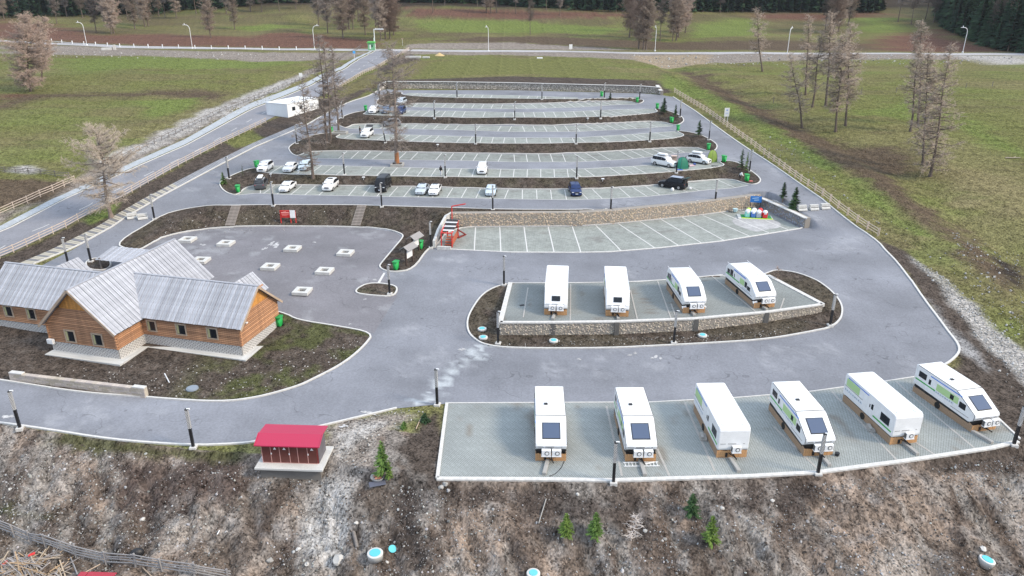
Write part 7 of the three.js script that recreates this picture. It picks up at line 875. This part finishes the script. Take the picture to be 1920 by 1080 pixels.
  rock(635, 1046, .62, 'pale flat boulder left of the tall manhole', .62); rock(668, 983, .2, 'white stone on the track above the tall manhole', .7); rock(835, 908, .3, 'grey rock under the left corner of the front lot', .4); rock(828, 914, .28, 'second rock under the left corner of the front lot', .5); rock(1843, 1030, .3, 'white stone just above the tilted manhole', .72); rock(268, 975, .25, 'white stone on the dark hollow at lower left', .7); rock(560, 1030, .22, 'elongated white stone left of the pale boulder', .72); rock(725, 1050, .17, 'white stone at the right foot of the tall manhole', .75); rock(1210, 1000, .22, 'pale stone below the leafless sapling', .6); rock(1340, 1006, .2, 'white stone in front of the rightmost young spruce', .75); rock(506, 1050, .3, 'reddish broken stone at the lower middle left', .4); rock(576, 1058, .25, 'pale stone below the elongated one', .6); rock(1354, 952, .22, 'pale stone right of the highest young spruce', .6); rock(1448, 938, .2, 'white stone in the soil below the front lot', .7); rock(1083, 927, .18, 'white stone below the leftmost front trailers', .7);
}
// ---------------------------------------------------------------- debris at the lower left, loose poles and cables
{
  const c = spot(58, 1068), o = thing('plank_pile', 'heap of splintered pale planks and sticks at the lower left corner', 'plank pile', c, 0), ms = [mat(.62, .50, .37, .9, { map: tWood }), mat(.48, .44, .42, .9, { map: tWood }), mat(.58, .40, .24, .9, { map: tWood }), mat(.36, .33, .32, .9, { map: tWood })], U = bx(1, 1, 1);
  for (let i = 0; i < 210; i++) { const a = R() * 6.28, d = 2.6 * R() ** .7, x = Math.cos(a) * d * 1.3 - .6, z = Math.sin(a) * d * .75 + .5, h = .75 * Math.max(0, 1 - d / 2.9), m = mesh('plank', U, ms[R() * 4 | 0], o); m.scale.set(rr(.04, .10), rr(.02, .05), rr(1.0, 3.0)); m.position.set(x, Hm(c.x + x, c.z + z) - c.y + .1 + h * R() * 1.15, z); m.rotation.set(rr(-.22, .22), R() < .5 ? rr(.6, 1.5) : rr(-1.2, 2.6), rr(-.2, .2)); }
  for (const [x, z, r] of [[-.3, -.9, .4], [2.1, .5, -.2], [-2.1, -.2, 1]]) { const m = mesh('red_scrap', bx(.5, .04, .22), M.red, o); m.position.set(x, Hm(c.x + x, c.z + z) - c.y + (x < 1 ? .85 : .25), z); m.rotation.set(.3, r, .1); }
  const rs = solo('red_sheet', merge([bx(2.2, .06, .6), bx(.6, .07, .5, -1.45, 0, 0)]), mat(.36, .03, .05, .6), 'red sheet lying at the bottom edge by the plank heap', 'sheet', spot(190, 1081, .1), -.05);
  const pole = (a, b, r, m, label) => { const A = spot(...a, .1), B = spot(...b, .1); solo('pole', rod(A, B, r, r, 6), m, label, 'pole'); };
  pole([150, 1080], [188, 1058], .05, M.woodPale, 'pale stick between the plank heap and the sagging fence'); pole([268, 1066], [285, 1082], .05, M.woodPale, 'short stick below the sagging fence'); pole([1010, 983], [1024, 937], .045, M.conc, 'pale pole lying on the rubble below the first front trailer'); pole([309, 702], [318, 719], .06, M.whiteMatt, 'white pole lying in the yard of the log house'); pole([780, 806], [789, 786], .05, M.woodPale, 'light stick leaning by the low spruce bush'); pole([663, 1000], [670, 1030], .16, M.woodOld, 'dark log beside the track'); pole([408, 1006], [412, 998], .05, M.whiteMatt, 'pale stick at the end of the sagging fence'); pole([133, 1048], [146, 1079], .06, M.woodGrey, 'grey pole propped beside the plank heap');
  const bag = new THREE.SphereGeometry(.45, 18, 12); bag.scale(1.2, 1, .8); bag.translate(0, .4, 0); solo('black_tarp', bag, M.black, 'dark rounded tarp leaning on the sagging fence', 'tarp', spot(259, 1045), .4);
  const cable = (pts, r, label) => { const p = pts.map(([x, y, h]) => { const q = spot(x, y, .06 + (h ?? 0)); return q; }); solo('cable', flat(new THREE.TubeGeometry(new THREE.CatmullRomCurve3(p), 60, r, 5)), M.black, label, 'cable'); };
  cable([[33, 716], [60, 722], [110, 727], [168, 733], [185, 727], [203, 716]], .03, 'black cable hanging along the foot of the pale block wall'); cable([[1058, 866], [1052, 878], [1040, 890], [1030, 894]], .03, 'black cable running from the leftmost front trailer'); 
  const o2 = thing('tipped_container', 'white tipped concrete pieces beside the far road', 'concrete pieces', spot(205, 94), .3); mesh('piece', rb(4, 1.0, 1.6, .1, -1, 0, 0), M.concLight, o2); mesh('piece', rb(1.2, 2.2, .5, .1, 2.2, 0, 0), M.concLight, o2);
  solo('concrete_slab', merge([rb(6, .8, 1.4, .1), rb(2.8, .6, 1.2, .1, 5, 0, .3)]), M.concLight, 'long white slab lying on grass right of the junction', 'slab', spot(775, 109)); solo('sand_heap', new THREE.ConeGeometry(2.2, 1.2, 14, 3).translate(0, .5, 0), mat(.48, .36, .18, 1), 'small heap of yellow sand beside the far road', 'heap', spot(824, 104)); solo('white_trough', rb(2.2, .5, .9, .08), M.white, 'white trough on the grass above the topmost wall', 'trough', spot(1012, 110)); solo('driftwood', merge([rod(V(-1.4, .15, 0), V(1.4, .2, .3), .14, .08), rod(V(.2, .2, .1), V(.9, .35, -.5), .07, .03)]), mTwigPale, 'pale bare log lying on the right meadow', 'log', spot(1898, 297));
  const tub = thing('scrap_basin', 'basin of reddish scraps on dark cloth beside the young spruce', 'basin', spot(708, 899), .3); mesh('basin', new THREE.LatheGeometry([[.01, .04], [.4, .05], [.55, .3], [.6, .3], [.45, 0], [.01, 0]].map(p => new THREE.Vector2(...p)), 20), M.concLight, tub); for (let i = 0; i < 6; i++) mesh('scrap', rb(.35, .06, .2, .02, rr(-.2, .2), .14 + i * .025, rr(-.2, .2)), mat(.5, .24, .16, .8), tub); mesh('cloth', rb(1.4, .08, .7, .04, -.1, -.02, .6), mat(.10, .11, .15, .95), tub);
}
for (const [x, y, l] of [[560, 326, 'above the white crossover'], [508, 332, 'behind the dark estate car']]) solo('floodlight', merge([bx(.06, .5, .06), rb(.4, .12, .3, .03, 0, .5, 0)]), M.white, 'small white flood lamp on the lower slope ' + l, 'flood lamp', spot(x, y), 0, 'low flood lamps on the slopes');
for (const [x, y, l] of [[682, 338, 'left of the black minibus'], [1130, 341, 'above the navy car'], [821, 276, 'on the third slope'], [1102, 226, 'on the fourth slope']]) solo('floodlight', merge([bx(.06, .5, .06), rb(.5, .14, .4, .03, 0, .5, 0)]), M.white, 'small white flood lamp ' + l, 'flood lamp', spot(x, y), 0, 'low flood lamps on the slopes');
renderer.render(scene, camera);
